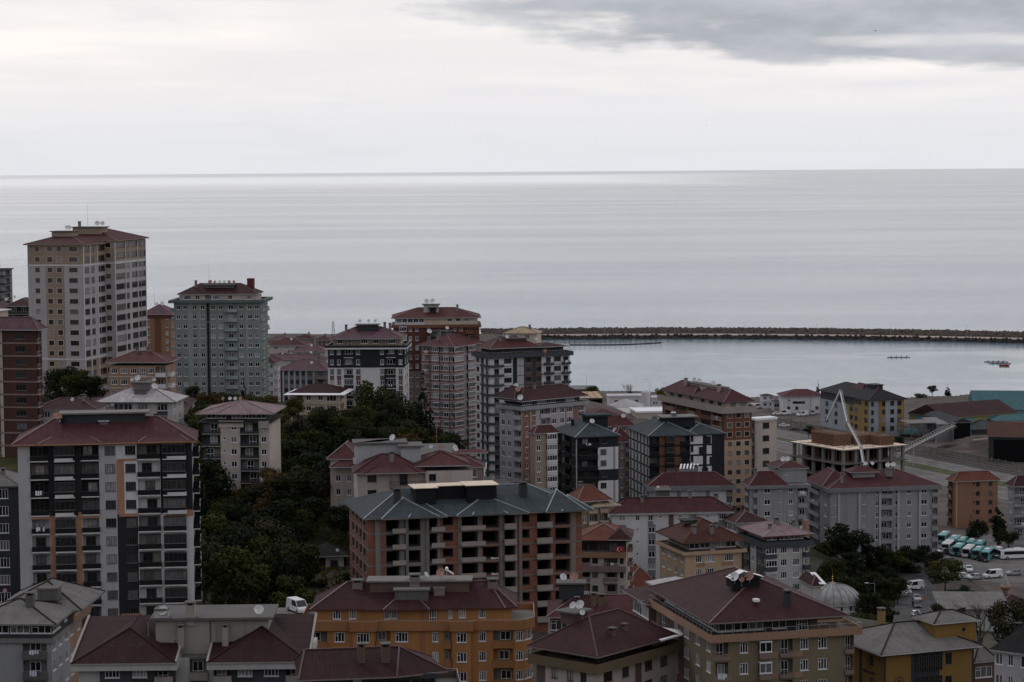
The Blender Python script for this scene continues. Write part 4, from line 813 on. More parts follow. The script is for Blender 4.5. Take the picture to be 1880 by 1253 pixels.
fl.location = at(1138, 1009, 466.0)
m = MB(); m.box(-.95, .95, -.03, .03, -.6, .6, 'red'); m.obj('flag_cloth', fl)
m = MB()
def arc(cx, r, n=20): return [(cx+r*math.cos(2*math.pi*i/n), r*math.sin(2*math.pi*i/n)) for i in range(n)]
N_ = 20
for i in range(N_):
    a = R(38)+(R(322)-R(38))*i/N_; c = R(38)+(R(322)-R(38))*(i+1)/N_
    def io(t): s_ = (t-R(38))/(R(322)-R(38)); th_ = .13*math.sin(math.pi*s_); return (.38-th_)
    m.face([(-.2+.38*math.cos(a), -.04, .38*math.sin(a)), (-.2+.38*math.cos(c), -.04, .38*math.sin(c)), (-.2+io(c)*math.cos(c), -.04, io(c)*math.sin(c)), (-.2+io(a)*math.cos(a), -.04, io(a)*math.sin(a))], 'fwhite')
st = [(.28+(.17 if i % 2 == 0 else .07)*math.cos(math.pi+i*math.pi/5), (.17 if i % 2 == 0 else .07)*math.sin(math.pi+i*math.pi/5)) for i in range(10)]
for i in range(10): m.face([(.28, -.04, 0), (st[i][0], -.04, st[i][1]), (st[(i+1) % 10][0], -.04, st[(i+1) % 10][1])], 'fwhite')
m.obj('crescent_and_star', fl)

b = Bd('house', 'low dim house with brown red roof between the flag block and the peach block', 'house', 1150, 1078, 485, 6, 2, xr=1206, sh=2.9, L=11, light=.5, dh=.5); b.main({'R': "_1 w1.2 _2 w1.2 _1"}, 'olive'); b.hip(h=3.6, ov=.6, k='r_tile')

b = Bd('apartment_block', 'peach block with open attic under a brown red hip roof, right of centre', 'apartment block', 1258, 1018, 505, 17, 5, xl=1211, xr=1364, sh=3.0, frame='fwhite', bal=('half', 'grey2', 'grey'), light=1.6, wh=1.6, div=3)
b.main({'L': "_.8 w1.4 _1 w1.4 _1 w1.4 _1 w1.4 _.6", 'R': "_2 w1.5 _.4 w2.2 _1.8 w2.2 _1.8"}, 'peach'); H = b.H
for i in range(5): b.panel('R', .19, .34, H-3*i-3.0, H-3*i-2.15, .05, 'peach2'); b.panel('R', .63, .83, H-3*i-3.0, H-3*i-2.15, .05, 'peach2')
b.terrace(H+.1, .7, .45, 'peach', under=.3); b.block((1.6, b.W-1, 1.6, b.L-1.6), H+.12, 1, 2.5, {'L': "g2 g2 g2 g2", 'R': "g2 g2 t1 g2 g2"}, 'brown', name='attic_wall')
b.hip(z=H+2.6, h=4.0, ov=.7, k='r_brown', cap='r_tile', fascia='brown'); b.chim(7, 2, H+4.2, 1.7, .8); b.chim(3, 2.4, H+4.2, 1.8, .9); b.hut(3, 6, 8, 11, H+5.4, H+6.1, 'concd', 'r_slate', th=.15); b.chim(9, 4, H+4.6)
b.panel('R', .985, 1.0, 0, H, .4, 'black', 'downpipe')

b = Bd('apartment_block', 'grey beige block with blue grey terrace rim and worn whitish pink roof', 'apartment block', 1404, 1002, 535, 16, 6, xl=1362, xr=1486, sh=3.0, frame='fwhite', bal=('solid', 'blueg', 'grey2'), slabm='blueg', light=1.5, wh=1.6, div=3)
b.main({'L': "b2 _.5@dark w1.2 _.5 _.4@dark b2", 'R': "c2.6 _.8 w1.7 _1 w1.9 _.4 _.2@brown r1.4"}, 'offwhite'); H = b.H
b.terrace(H+.3, .8, .5, 'blueg', under=.9); b.block((1, b.W-1, 1, b.L-1), H+.32, 1, 1.9, {'R': "g2 _.5 g2 g2 g1", 'L': "g2 g2 g2"}, 'dark2', name='attic_wall'); b.hip(z=H+2.2, h=2.2, ov=.9, k='r_pink', cap='concl', fascia='redwall')
b.chim(2.5, 3, H+3.3, 1.3); b.chim(5, 5, H+4.2, 1.5, 1.1); b.chim(9, 4, H+3.8, 1.2); b.hip((-1, b.W*.6, b.L+1, b.L+10), H+3.2, 2.0, .6, 'r_rust'); b.block((-1, b.W*.6, b.L+1, b.L+10), H-6, 3, 3.05, {'L': "g2 g2 g2"}, 'offwhite', skirt=12)

b = Bd('derelict_house', 'abandoned two storey house with sagging brown roof hidden in trees by the grey block', 'house', 1618, 1012, 612, 20, 1, xl=1600, xr=1696, sh=5, frame='fbrown', light=.1, wh=1.6); b.main({'L': "_1 w1 _1", 'R': "_1 w1 _1 w1 _2 w1 _1 w1 _1"}, 'concd'); b.hip(h=2.8, ov=.9, k='r_brown', cap=None); b.hip((8, 13, -1, 3), b.H+.2, 1.8, .4, 'r_rust', ra=(10, 4), rb=(11, 4.2))

# ---- centre: the unfinished brick block
b = Bd('unfinished_block', 'unfinished six storey brick and concrete block with slate blue hip roofs', 'construction site', 676, 952, 420, 13, 7, xl=641, xr=1068, sh=2.97)
W, L, H = b.W, b.L, b.H; CK = '@conc'
b.main({'L': "_1.4 q1.5 _.4@conc q1.5 _.6 q1.5 _.4@conc q1.5 _1.4",
        'R': "_10 _8@conc _6 o22@concd _4@conc o28@conc _4@conc o20@conc _2@conc _3 q18 _6 _3@conc o28@conc _3@conc o28@brickraw _3@conc _2@concd u18@concd _2@conc _2 q18 _8 u24 _3 o26@brickraw _7@conc _9"}, 'brickraw')
b.slabs('conc', .24, .05)
nf = 7
def par(f0, f1, k='concl', hh=.85, n=7):
    for i in range(n):
        m = MB(); m.box(f0*W, f1*W, -1.0, -.9, H-i*2.97-2.85, H-i*2.97-2.85+hh, k); m.box(f0*W, f1*W, -.9, 0, H-i*2.97-2.97, H-i*2.97-2.8, 'conc'); m.obj('balcony', b.root)
par(.107, .168); par(.288, .35); par(.425, .54)
b.panel('R', .03, .05, 0, H, .25, 'conc', 'pillar'); b.panel('R', .170, .184, 0, H, .25, 'conc', 'pillar'); b.panel('R', .265, .28, 0, H, .25, 'conc', 'pillar'); b.panel('R', .70, .715, 0, H, .2, 'conc', 'pillar')
b.ring(H-.3, H+.05, .5, 'conc')
b.hip(z=H+.06, h=3.6, ov=1.1, k='r_slate', cap='ridgeg', fascia='conc', inset=9)
for (x0, x1, hh) in ((3, 12, 2.6), (8, 13.5, 2.0), (17, 29, 2.5), (20, 25, 1.8), (34, W-.5, 3.0), (37, 41.5, 1.8)):
    b.hip((x0, x1, -1.2, 5), H+.06+.02*x0/10, hh, .9, 'r_slate', ra=((x0+x1)/2, 5.5), rb=((x0+x1)/2+.1, 6.5), cap='ridgeg', fascia='conc')
b.hut(9.6, 13.4, 3.8, 9, H+1.4, H+4.6, 'black', 'ply', ov=.45, th=.12); b.hut(13.5, 19.4, 5.8, 9, H+1.4, H+4.6, 'black', 'ply', ov=.4, th=.13); b.hut(19.5, 25, 3.8, 9, H+1.4, H+4.75, 'black', 'ply', ov=.45, th=.12)
b.chim(6.3, 5, H+2.4, 2.2, 1.2, 'dark2', 'dark2'); b.chim(30.6, 6, H+2.8, 2.0, 1.4, 'dark2', 'dark2')
m = MB()
for i in range(40): x = 23.2+r2.uniform(0, 3.2); f = r2.choice([2, 3]); m.box(x-.18, x+.18, -.1+r2.uniform(0, .5), .3, H-f*2.97-2.66, H-f*2.97-2.66+r2.uniform(.1, .35), 'sheetw')
m.obj('cement_bags', b.root)

b = Bd('apartment_house', 'pale house with stepped red roofs, grey stair hut and big dish behind the unfinished block', 'house', 656, 868, 455, 6, 5, xl=641, xr=868, sh=2.95, frame='fdark', light=1.2, wh=1.4, div=2, bal=('rail', 'dark', 'dark'), L=14)
W, H = b.W, b.H
b.main({'R': "_1.5 w1.8 _2 b6 _.4 w1.4 _6", 'L': "_1 w1 _1"}, 'creamp'); b.hip((-.2, W*.56, -.4, 10), H, 3.0, .7, 'r_red', cap='r_red2', fascia='concl'); b.hip((2, W*.5, -1.4, 5), H+.04, 2.4, .6, 'r_red', cap='r_red2', ra=(7.5, 5.5), rb=(7.9, 6), fascia='concl')
b.block((0, 10, 8, 14), H, 1, 4.6, {}, 'greyl', name='stair_hut'); b.ring(H+4.6, H+5.0, .5, 'concd', P=[(0, 8), (10, 8), (10, 14), (0, 14)], inner=5); b.block((9, 13, 5, 11), H, 1, 4.2, {}, 'greyl', name='stair_hut'); b.ring(H+4.2, H+4.6, .5, 'concd', P=[(9, 5), (13, 5), (13, 11), (9, 11)], inner=2)
b.dish(7.5, 8.2, H+4.9, 1.05, az=-35); b.hip((W*.52, W*.96, 1, 12), H+1.0, 2.2, .6, 'r_red2', cap='r_red2'); b.dish(15, 4, H+3.4, .6); b.dish(17, 4, H+3.2, .9, 'dishr'); b.dish(20, 4, H+2.8, .7); b.chim(7, 2.6, H+2, 1.8, .9, 'conc')
b = Bd('house', 'low red roofed outbuilding left of the pale stepped roof house', 'house', 655, 842, 480, 86, 4, xl=606, W=10, sh=2.9, frame='fwhite'); b.main({'L': "_1 w1.2 _1 w1.2 _1"}, 'creamp'); b.hip(h=2.8, ov=.7, k='r_red2'); b.hip((-2, 4, -1, 5), b.H-1.5, 2, .5, 'r_red2')
b = Bd('house', 'small house with red lean-to roof and laundry beside the climbing street', 'house', 812, 858, 470, 5, 4, xr=886, sh=2.9, frame='fwhite', L=9, bal=('rail', 'dark', 'dark')); b.main({'R': "_.5 b2 _.5 w1.6 _.5 g2 _1"}, 'pinkb'); b.hip(h=2.2, ov=.5, k='r_red2'); b.hip((3, b.W+1, 6, 9), b.H+2.2, .5, .6, 'r_red2', cap=None); b.dish(3, 5, b.H+2.5, .7)
b = Bd('cottage', 'tiny white cottage with dark tiled roof alone in the wooded slope', 'house', 577, 1021, 455, 10, 1, xr=631, sh=3.4, frame='fdark', L=7, ctrl=True); b.main({'R': "_.4 t1.8@void _.8 w1.8 _1"}, 'offwhite'); b.hip(h=2.0, ov=.9, k='r_char', cap=None); b.dish(4.6, 0, b.H, .5)

# ---- foreground
b = Bd('apartment_block', 'bright orange block with purple red roof and long curved terrace, bottom centre', 'apartment block', 962, 1152, 352, 90, 8, xl=556, W=15, sh=3.05, frame='fwhite', bal=('solid', 'orange2', 'gold'), slabm='orange', light=1.0, wh=1.5, div=3)
L, H = b.L, b.H
PO = [(2, -1.2), (13, -1.2), (13, L), (0, L), (0, L-7.5), (-.7, L-7.7), (-.7, L-11), (0, L-11.2), (-.4, L-17), (-.4, 11.2), (-1.0, 11), (-1.0, 8.2), (-.3, 8), (-.3, 1.4), (.3, 0)]
def OS(n): return n
b.P = PO
b.block(PO, 0, 8, 3.05, {
    3: "b3.2 _.8 w1.5 _.8", 5: "_.4 w2.0 _.4", 7: "b2.4 _.5 w2.3 _.6", 8: "_2 _.4@orange2 _1.5@orange2 _2 w2.3 _.8 _.8 b2.4", 10: "_.5 w2.0 _.5", 12: "_.9 w1.4 _.9 b3.3 _.2", 13: "w1", 14: "w1.2", 0: "w2 _1 w2 _1"}, 'orange', skirt=6)
b.terrace(H+.2, .5, 1.0, 'orange2', P=PO, under=.5, rail=.12, floor='conc')
IN = [(2.2, 1.8), (12, 1.8), (12, L-1.8), (1.6, L-1.8), (1.6, L-9), (1.0, L-10), (1.0, L-12.5), (1.6, L-13.5), (1.3, 17), (1.3, 12), (1.8, 11), (1.8, 3)]
b.block(IN, H+.22, 1, 2.6, {3: "_3 w1.7 _1.2 w1.6 _.8", 6: "w1.6", 7: "w1.6 _4", 8: "_.6 _1@orange2 t1@orange2 _1", 10: "_1 w1.6 _2.2 w1.5 _3.5", 9: "_.5 w1.7"}, 'orange', name='penthouse_wall')
b.hip(IN, H+2.8, 3.2, .8, 'r_rust', ra=(7, 5.5), rb=(7, L-6.5), cap='ridge', fascia='redwall', th=.12, caps=[0, 1, 2, 3, 11])
b.hip((.6, 4, L-19, L-13), H+2.83, 2.3, .6, 'r_rust', ra=(5, L-16.2), rb=(5, L-15.8), fascia='redwall', th=.12)
b.hut(2.4, 4.4, 14.8, 20, H+3.6, H+5.4, 'concd', 'conc', ov=.25); b.hut(4.5, 8, 8.5, 24, H+4.6, H+6.4, 'brown', 'conc', ov=.5); b.hut(3.6, 5.2, 12.3, 14, H+4, H+5.4, 'pinkb', 'conc', ov=.1)
b.dish(4.6, 12.9, H+6.5, 1.1, 'dishr', az=-30, up=.3); b.dish(4.6, 15.2, H+6.5, .7, az=60); b.heater(5, 12, H+7.4); b.chim(6, 26, H+5.2, 1.4, 1.6, 'pinkb'); b.chim(6, 4.8, H+5.2, 1.4, 1.6, 'pinkb'); b.chim(5, 17, H+6.4, 1.2, 1.6)

b = Bd('apartment_block', 'weathered block with light grey stained roofs in the bottom left corner', 'apartment block', 94, 1172, 330, 87, 5, xl=-60, xr=162, sh=3.0, frame='fwhite', bal=('solid', 'concd', 'conc'), slabm='concd', light=.6, wh=1.5)
W, L, H = b.W, b.L, b.H
b.main({'L': "b3 _3.5 b3 _.5", 'R': "_.3 w1 _.6 w1 _.8 w1 _.5 w1@peach2 _1@peach2 w1@peach2 _.5@peach2 b2@peach2"}, 'grey'); b.ring(H-.7, H, .35, 'conc')
b.block((-.2, 11, -.2, L), H+.02, 1, 2.2, {'L': "g2.4 g2.4 g2.4 g2.4", 'R': "g2.4 _1 w1 _1"}, 'dark2', name='attic_wall'); b.hip((-.2, 12, -.2, L), H+2.2, 2.4, .8, 'r_grey', cap='r_rust', fascia='conc'); b.hip((10, W+1, -1.5, L-2), H+2.3, 3.2, .8, 'r_grey', cap='r_rust', fascia='conc')
b.block((11.1, W, -.6, L-1), H+.02, 1, 2.2, {'R': "w1.4 _1 w1.4"}, 'peach2', name='attic_wall')
b.hut(10, 12.4, 1.5, 4.5, H+3.6, H+5.2, 'concd', 'concd', ov=.1); b.chim(4, 4, H+4.4, 1.6, 1.1, 'concd'); b.dish(5, 8, H+5, .5, 'dishr')

b = Bd('apartment_block', 'two dark red roofs with a concrete stair core between, blue grey walls, bottom left', 'apartment block', 557, 1213, 300, 91, 5, xl=144, W=14, sh=3.0, frame='fwhite', bal=('solid', 'concl', 'conc'), slabm='concl', light=1.8, wh=1.6, div=3)
W, L, H = b.W, b.L, b.H; LW = L*.42
b.block((0, W, 0, L*.40), 0, 5, 3.0, {'L': "b2 _.5@dark2 w1.9@dark2 _1 w1.9@blueg _.6@blueg b2"}, 'blueg', skirt=8); b.block((0, W, L*.58, L), 0, 5, 3.0, {'L': "_2.2@offwhite _.4 w1.9@blueg _1 w1.9@dark2 _.6@dark2 b2"}, 'blueg', skirt=8); b.block((2.5, W, L*.40+.01, L*.58-.01), 0, 5, 3.0, {'L': "_1 _.5 b2@concd _.8"}, 'offwhite', skirt=8)
for (y0, y1) in ((-.4, L*.41), (L*.575, L+.4)):
    P2 = [(-.6, y0), (W, y0), (W, y1), (-.6, y1)]
    b.ring(H-.9, H+.1, .5, 'offwhite', P=P2); ym = (y0+y1)/2
    m = MB(); e = .7; q = [Vector((-.6-e, y0-e*.6, H+.12)), Vector((-.6-e, y1+e*.6, H+.12)), Vector((4.6, y1+e*.6, H+.12+1.6)), Vector((4.6, y0-e*.6, H+.12+1.6))]
    zr = H+3.6; A0 = Vector((-1.3, y0-.4, H+.14)); B0 = Vector((-1.3, y1+.4, H+.14)); C0 = Vector((5.0, ym, zr)); D0 = Vector((W, ym, zr)); E0 = Vector((W, y0-.4, H+.14+3.3)); F0 = Vector((W, y1+.4, H+.14+3.3))
    G0 = Vector((5.0, y0-.4, H+2.2)); H0 = Vector((5, y1+.4, H+2.2))
    m.face([B0, A0, C0], 'r_dark', [(0, 0), ((B0-A0).length, 0), ((B0-A0).length/2, 6)])
    for (a_, c_, s_) in ((A0, E0, 1), (B0, F0, -1)):
        pts = [a_, c_, D0, C0] if s_ > 0 else [a_, C0, D0, c_]
        m.face(pts, 'r_dark', [((p-a_).dot((c_-a_).normalized()), (p-a_).cross((c_-a_).normalized()).length) for p in pts])
        m.face([a_-Vector((0, 0, .25)), c_-Vector((0, 0, .25)), c_, a_][::s_], 'concl')
    m.face([A0-Vector((0, 0, .2)), B0-Vector((0, 0, .2)), B0, A0][::-1], 'concl'); ro = m.obj('roof', b.root)
    for (a_, c_) in ((A0, C0), (B0, C0), (C0, D0)): c = MB(); c.beam(a_+Vector((0, 0, .05)), c_+Vector((0, 0, .05)), .2, .1, 'r_rust'); c.obj('ridge_cap', ro)
    for (a_, c_) in ((A0, E0), (B0, F0)): c = MB(); c.beam(a_+Vector((0, 0, .1)), c_+Vector((0, 0, .1)), .28, .3, 'concl'); c.obj('verge', ro)
b.block((5, W-1, 5, L-9.5), H-.5, 1, 4.9, {'L': "_2.5 w1.2 _5 _.3@concd _5 w1.2 _3"}, 'concl', name='stair_core'); b.hut(5, W-1, 5, L-9.5, H+4.4, H+4.6, 'conc', 'concd', ov=.7, th=.35, name='roof_slab')
b.hut(4.6, 6.2, L*.62, L*.62+1.8, H+4.9, H+5.9, 'offwhite', 'concd', ov=.05); b.chim(5.4, L*.52, H+5.4, 1.6, 1.2, 'concl'); b.dish(4.8, L-10.6, H+4.9, 1.0, az=-15); b.dish(4.8, 6.2, H+4.9, 1.0, az=10); b.chim(4, L*.56, H+2.6, 1.6, .8, 'concl'); b.chim(4, L*.36, H+2.6, 1.6, .8, 'concl')
m = MB()
for (y, ln) in ((8, 2.5), (12, 3), (17, 2), (21, 2.5)): m.tube((4.9, y, H+4.4), (4.9, y, H+4.4-ln), .05, .05, 'concl', 5)
m.obj('downpipe', b.root)

b = Bd('apartment_house', 'dark maroon roofed house with curved glazed attic at the bottom edge', 'house', 800, 1236, 282, 98, 4, xl=556, W=11, sh=3.0, frame='fdark', bal=('solid', 'olive', 'fwhite'), slabm='olive', light=.8)
b.main({'L': "g3 g3 _1@greyl g3 g3 g3", 'R': "g2 g2"}, 'dark2'); H = b.H
PP = [(1.5, -1), (9, 0), (10, b.L), (-.5, b.L), (-.5, 5)]
b.hip(PP, H, 2.3, .6, 'r_dark', ra=(5.5, 4), rb=(5.5, b.L-.5), cap='ridged', fascia='pinkb'); b.chim(2.5, 9, H+2.1, 1.5, .9, 'brown'); b.chim(2.5, 6, H+2.1, 1.4, 1.1, 'brown')
b.terrace(H-2.9, 1.2, .95, 'brown', P=[(2.5, -2.2), (9, -2.6), (9, 4), (0, 5)], rail=.2)

b = Bd('apartment_block', 'beige block with maroon pyramid roof and bright white gutter sheet, bottom centre right', 'apartment block', 1094, 1232, 318, 50, 5, xl=985, xr=1243, sh=3.0, frame='fbrown', light=1.4, bal=('solid', 'olive', 'olive'), wh=1.6)
W, L, H = b.W, b.L, b.H
b.main({'L': "_1.6@brown _1 w1.4 _1.4 w1.4 _1 w1.4 _1.5", 'R': "_1 w1.6 _1.2 w1.3 _.8 _1@brown _.4 w1.4 _1 w1.4 _1.4"}, 'creamp'); b.terrace(H+.1, .9, 1.0, 'olive', under=.4)
b.block((1, W-1, 1, L-1), H+.12, 1, 2.2, {'L': "g2 g2 g2 g2", 'R': "g2 g2 g2 _1 g2"}, 'black', name='attic_wall'); b.hip((-.6, W-2, -.6, L), H+2.3, 4.0, .7, 'r_rust', cap='ridged', fascia='pinkb')
m = MB(); zz = H+2.34; m.face([(W-6, -1.5, zz), (W+.6, -1.5, zz), (W+.6, -.2, zz+.3), (W-6, -.2, zz+.3)], 'sheetw'); m.face([(W-1.4, -.2, zz+.3), (W+.6, -.2, zz+.3), (W+.6, L*.9, zz+.3), (W-1.4, L*.9, zz+.3)], 'sheetw'); m.box(W-6, W+.6, -1.5, -1.46, zz-.2, zz, 'sheetw'); m.obj('gutter_sheet', b.root)
b.hut(4, 7, 7, 9.5, H+5, H+6.6, 'brown', 'concd', ov=.6); b.dish(4, 7.2, H+6.8, .8, az=-40); b.dish(5.4, 7, H+6.7, 1.0, az=-30); b.dish(4.6, 6, H+5.8, .6); b.chim(5.6, 1.4, H+3.3, 1.8, .8, 'brown'); b.chim(9, 1.8, H+3.6, 1.5, .6, 'olive'); b.skylight(8, 3.2, H+4)

b = Bd('apartment_block', 'low block with long dull red roof and strip attic windows behind the maroon pyramid roof', 'apartment block', 1206, 1132, 372, 88, 5, xl=1010, W=12, sh=3.0, frame='fwhite', light=.8)
b.main({'L': [(1, "g2.4 g2.4 g2.4 g2.4 g2.4 g2.4"), (4, "_1 w1.2 _1 w1.2 _1")]}, 'dark2'); H = b.H; b.hip(h=2.4, ov=.6, k='r_red', cap='ridge', fascia='concl', inset=5); b.ring(H-2.9, H-2.6, .4, 'conc'); b.hip((-2.2, 0, 0, b.L), H-3.4, .8, .3, 'r_rust', cap=None)
b.chim(3, 9, H+1.6, 1.6, 1.0, 'olive'); b.chim(3, 10.3, H+1.6, 1.8, .9, 'olive'); b.chim(2, 13, H+1, 1.9, .7, 'concd'); b.chim(3.4, 3, H+1.4, 1.2, .9); b.hut(5, 8, 12, 16, H+1.8, H+4.4, 'dark2', 'concd'); b.dish(5, 15.3, H+4.6, .9); b.dish(5, 13.5, H+4.7, 1.1, 'dishr')
b = Bd('house', 'house with faded purple roof left of the large maroon roof', 'house', 1290, 1112, 430, 88, 5, xl=1180, W=10, sh=2.9); b.main({'L': "_1 w1 _1 w1"}, 'pinkb'); b.hip(h=2.3, ov=.6, k='r_purple', cap='ridge', inset=4)

b = Bd('apartment_block', 'olive block with large maroon hip roof, terrace railing and awning, bottom right of centre', 'apartment block', 1312, 1176, 318, 14, 6, xl=1205, xr=1568, sh=3.0, frame='fwhite', bal=('half', 'pinkb', 'pinkb'), slabm='olive', light=1.8, wh=1.6, div=3)
W, L, H = b.W, b.L, b.H
b.main({'L': "_.5 r2@brown _1@brown w1@brown _1@brown w1.2 _1 w1 _1 w1 _.6", 'R': "b2.2 _1.6 w1.6 _1.4 c2 _1.4 b2.2 _1 w1.5 _1.3 w1.7 _1.2 _1.4 b1.6"}, 'olivec')
for i in range(6): b.panel('R', .0, .115, H-3*i-3.0, H-3*i-2.1, .06, 'peach2'); b.panel('R', .355, .45, H-3*i-3.0, H-3*i-2.2, .06, 'peach2'); b.panel('R', .525, .63, H-3*i-3.0, H-3*i-2.2, .06, 'peach2')
b.terrace(H+.1, .9, .8, 'peach2', under=.3, rail=.6); b.block((1, W-2, 1.5, L-1), H+.12, 1, 2.6, {'L': "g2 g2 g2 g2 g2", 'R': "g2 g2 g2@dark2 _1@dark2 g2@dark2 _1 t2 _1@olivec w1.6@olivec _1@olivec"}, 'dark2', name='attic_wall')
b.hip((-.4, W-2, -.4, L), H+2.7, 4.2, .8, 'r_rust', cap='ridge', fascia='pinkb'); b.hut(5, 9, 6.5, 9.5, H+5.8, H+7.2, 'black', 'black', ov=.2); b.dish(5.2, 6.4, H+6.6, 1.05, az=-30); b.dish(7.4, 6.3, H+6.6, 1.1, 'dishr', az=-30); b.dish(6.2, 6.2, H+6.2, .6, 'dishr'); b.chim(11.5, 2, H+4.2, 2.0, .8, 'dark2')
m = MB(); m.face([(4.6, 6.6, H+7.3), (6.6, 6.3, H+8.3), (6.6, 8.3, H+8.3), (4.6, 8.6, H+7.3)], 'sheetw'); m.face([(6.6, 6.3, H+8.3), (9.8, 6.6, H+7.3), (9.8, 8.6, H+7.3), (6.6, 8.3, H+8.3)], 'sheetw'); m.obj('hut_roof_sheet', b.root)
m = MB(); m.face([(15, -.6, H+2.1), (19, -.6, H+2.1), (19, 1.4, H+2.8), (15, 1.4, H+2.8)], 'peach'); m.face([(15, -.6, H+1.8), (19, -.6, H+1.8), (19, -.6, H+2.1), (15, -.6, H+2.1)], 'peach'); m.obj('awning', b.root); b.skylight(7, 2.4, H+4.8)
b.block((-1, 6, L+.5, L+9), H-9, 3, 3.0, {'L': "g2 g2"}, 'brown', skirt=9); b.hip((-1, 7, L+.3, L+12), H+.3, 1.4, .7, 'r_rust', cap=None); b.hip((1, 8, L-1, L+8), H+2.2, 1.2, .2, 'r_white', cap=None); b.dish(-1.4, L+2, H-1, .8); b.dish(-1.4, L+3.6, H-1, .7)

b = Bd('public_building', 'yellow ochre public building with pale grey seamed roof, bottom right', 'building', 1622, 1200, 335, 21, 4, xl=1536, xr=1788, sh=3.5, frame='fdark', light=.5, wh=1.8, sill=.9, div=2)
W, L, H = b.W, b.L, b.H
b.main({'L': "w3 _1 _.5@dark2 _1.2 w.8@yellow _1.6", 'R': "_.5@dark2 _4.8 _.4@dark2 _4.6@dark2 _.6@dark2 _1 w1.5 _3.8 _.4@dark2"}, 'yellow'); b.ring(H-.5, H-.02, .3, 'dark2')
for i in range(3):
    m = MB(); x0, x1 = .36*W, .64*W; z1 = H-.6-i*3.5; m.box(x0, x1, -.12, -.02, z1-2.6, z1, 'gl0')
    for q in range(12): m.box(x0+(x1-x0)*q/11-.06, x0+(x1-x0)*q/11+.06, -.2, -.121, z1-2.6, z1, 'fdark')
    for q in range(11):
        for j in (1, 2, 3): zz = z1-2.6+j*.65+(q % 2)*.3; m.box(x0+(x1-x0)*q/11+.061, x0+(x1-x0)*(q+1)/11-.061, -.19, -.121, zz-.05, zz+.05, 'fdark')
    m.obj('lattice_window', b.root)
b.hip(h=2.8, ov=1.0, k='r_grey', cap='r_rust', fascia='offwhite', inset=7)
for (x0, y0) in ((10, 3.2),):
    b.block((x0, x0+7, y0-1.2, y0+4), H+.2, 1, 3.2, {'R': "_3 n1 _1"}, 'yellow', name='roof_box'); b.hip((x0, x0+7, y0-1.2, y0+4), H+3.4, 1.2, .6, 'r_grey', cap='r_rust', fascia='offwhite')
b.chim(6, 11, H+2.6, 1.8, .9, 'mustard'); b.dish(9.2, 6, H+3.2, .7, 'raild', az=-60)
def emblem(lx, lz, r, e='R'):
    m = MB(); n = 18
    for i in range(n):
        a, c = 2*math.pi*i/n, 2*math.pi*(i+1)/n; m.face([(r*math.cos(a), 0, r*math.sin(a)), (r*math.cos(c), 0, r*math.sin(c)), (r*.82*math.cos(c), 0, r*.82*math.sin(c)), (r*.82*math.cos(a), 0, r*.82*math.sin(a))], 'fdark')
    m.box(-r*.5, r*.5, -.02, .0, -r*.1, r*.15, 'redwall'); m.box(-r*.08, r*.08, -.02, 0, -r*.5, r*.6, 'fdark')
    m.obj('emblem', b.root, (lx, -.03, lz) if e == 'R' else (-.03, lx, lz), 0 if e == 'R' else -math.pi/2)
emblem(W*.17, H-4.4, .75); emblem(L*.30, H-1.9, .65, 'L')
def text(s, size, loc, rz, k, parent):
    cu = bpy.data.curves.new('lettering', 'FONT'); cu.body = s; cu.size = size; cu.extrude = .02; cu.align_x = 'CENTER'; cu.resolution_u = 1
    o = bpy.data.objects.new('lettering', cu); COL.objects.link(o); dg = bpy.context.evaluated_depsgraph_get(); me = bpy.data.meshes.new_from_object(o.evaluated_get(dg)); bpy.data.objects.remove(o)
    me.materials.clear(); me.materials.append(MATS[k]); q = bpy.data.objects.new('lettering', me); COL.objects.link(q); q.parent = parent; q.rotation_euler = (math.pi/2, 0, rz); q.location = loc; return q
text('T.C.', .45, (-.06, L*.30, H-3.1), -math.pi/2, 'fdark', b.root); text('MÜDÜRLÜĞÜ', .62, (-.06, L*.30, H-3.8), -math.pi/2, 'fdark', b.root)
b = Bd('annex', 'low annex with seamed pale roof and lattice wall beside the yellow building', 'building', 1790, 1215, 350, 20, 3, xr=1828, sh=3.3, L=14, light=.3); b.main({'R': "g3 _.5", 'L': "_1"}, 'brown'); b.hip(h=2.4, ov=.4, k='r_grey', cap='r_rust')
b = Bd('apartment_house', 'lilac grey house with charcoal roof in the bottom right corner', 'house', 1826, 1192, 312, -38, 5, xr=1900, sh=3.0, L=16, frame='fwhite', light=1.2, wh=1.6); b.main({'R': "w1.6 _.6 w1.2 _1 w1.6 _1", 'L': "w2 _1"}, 'lilac'); b.hip(h=3.2, ov=.6, k='r_char', cap=None); b.chim(1.5, 4, b.H+1.4, 1.8, .7, 'dark2', 'dark2')

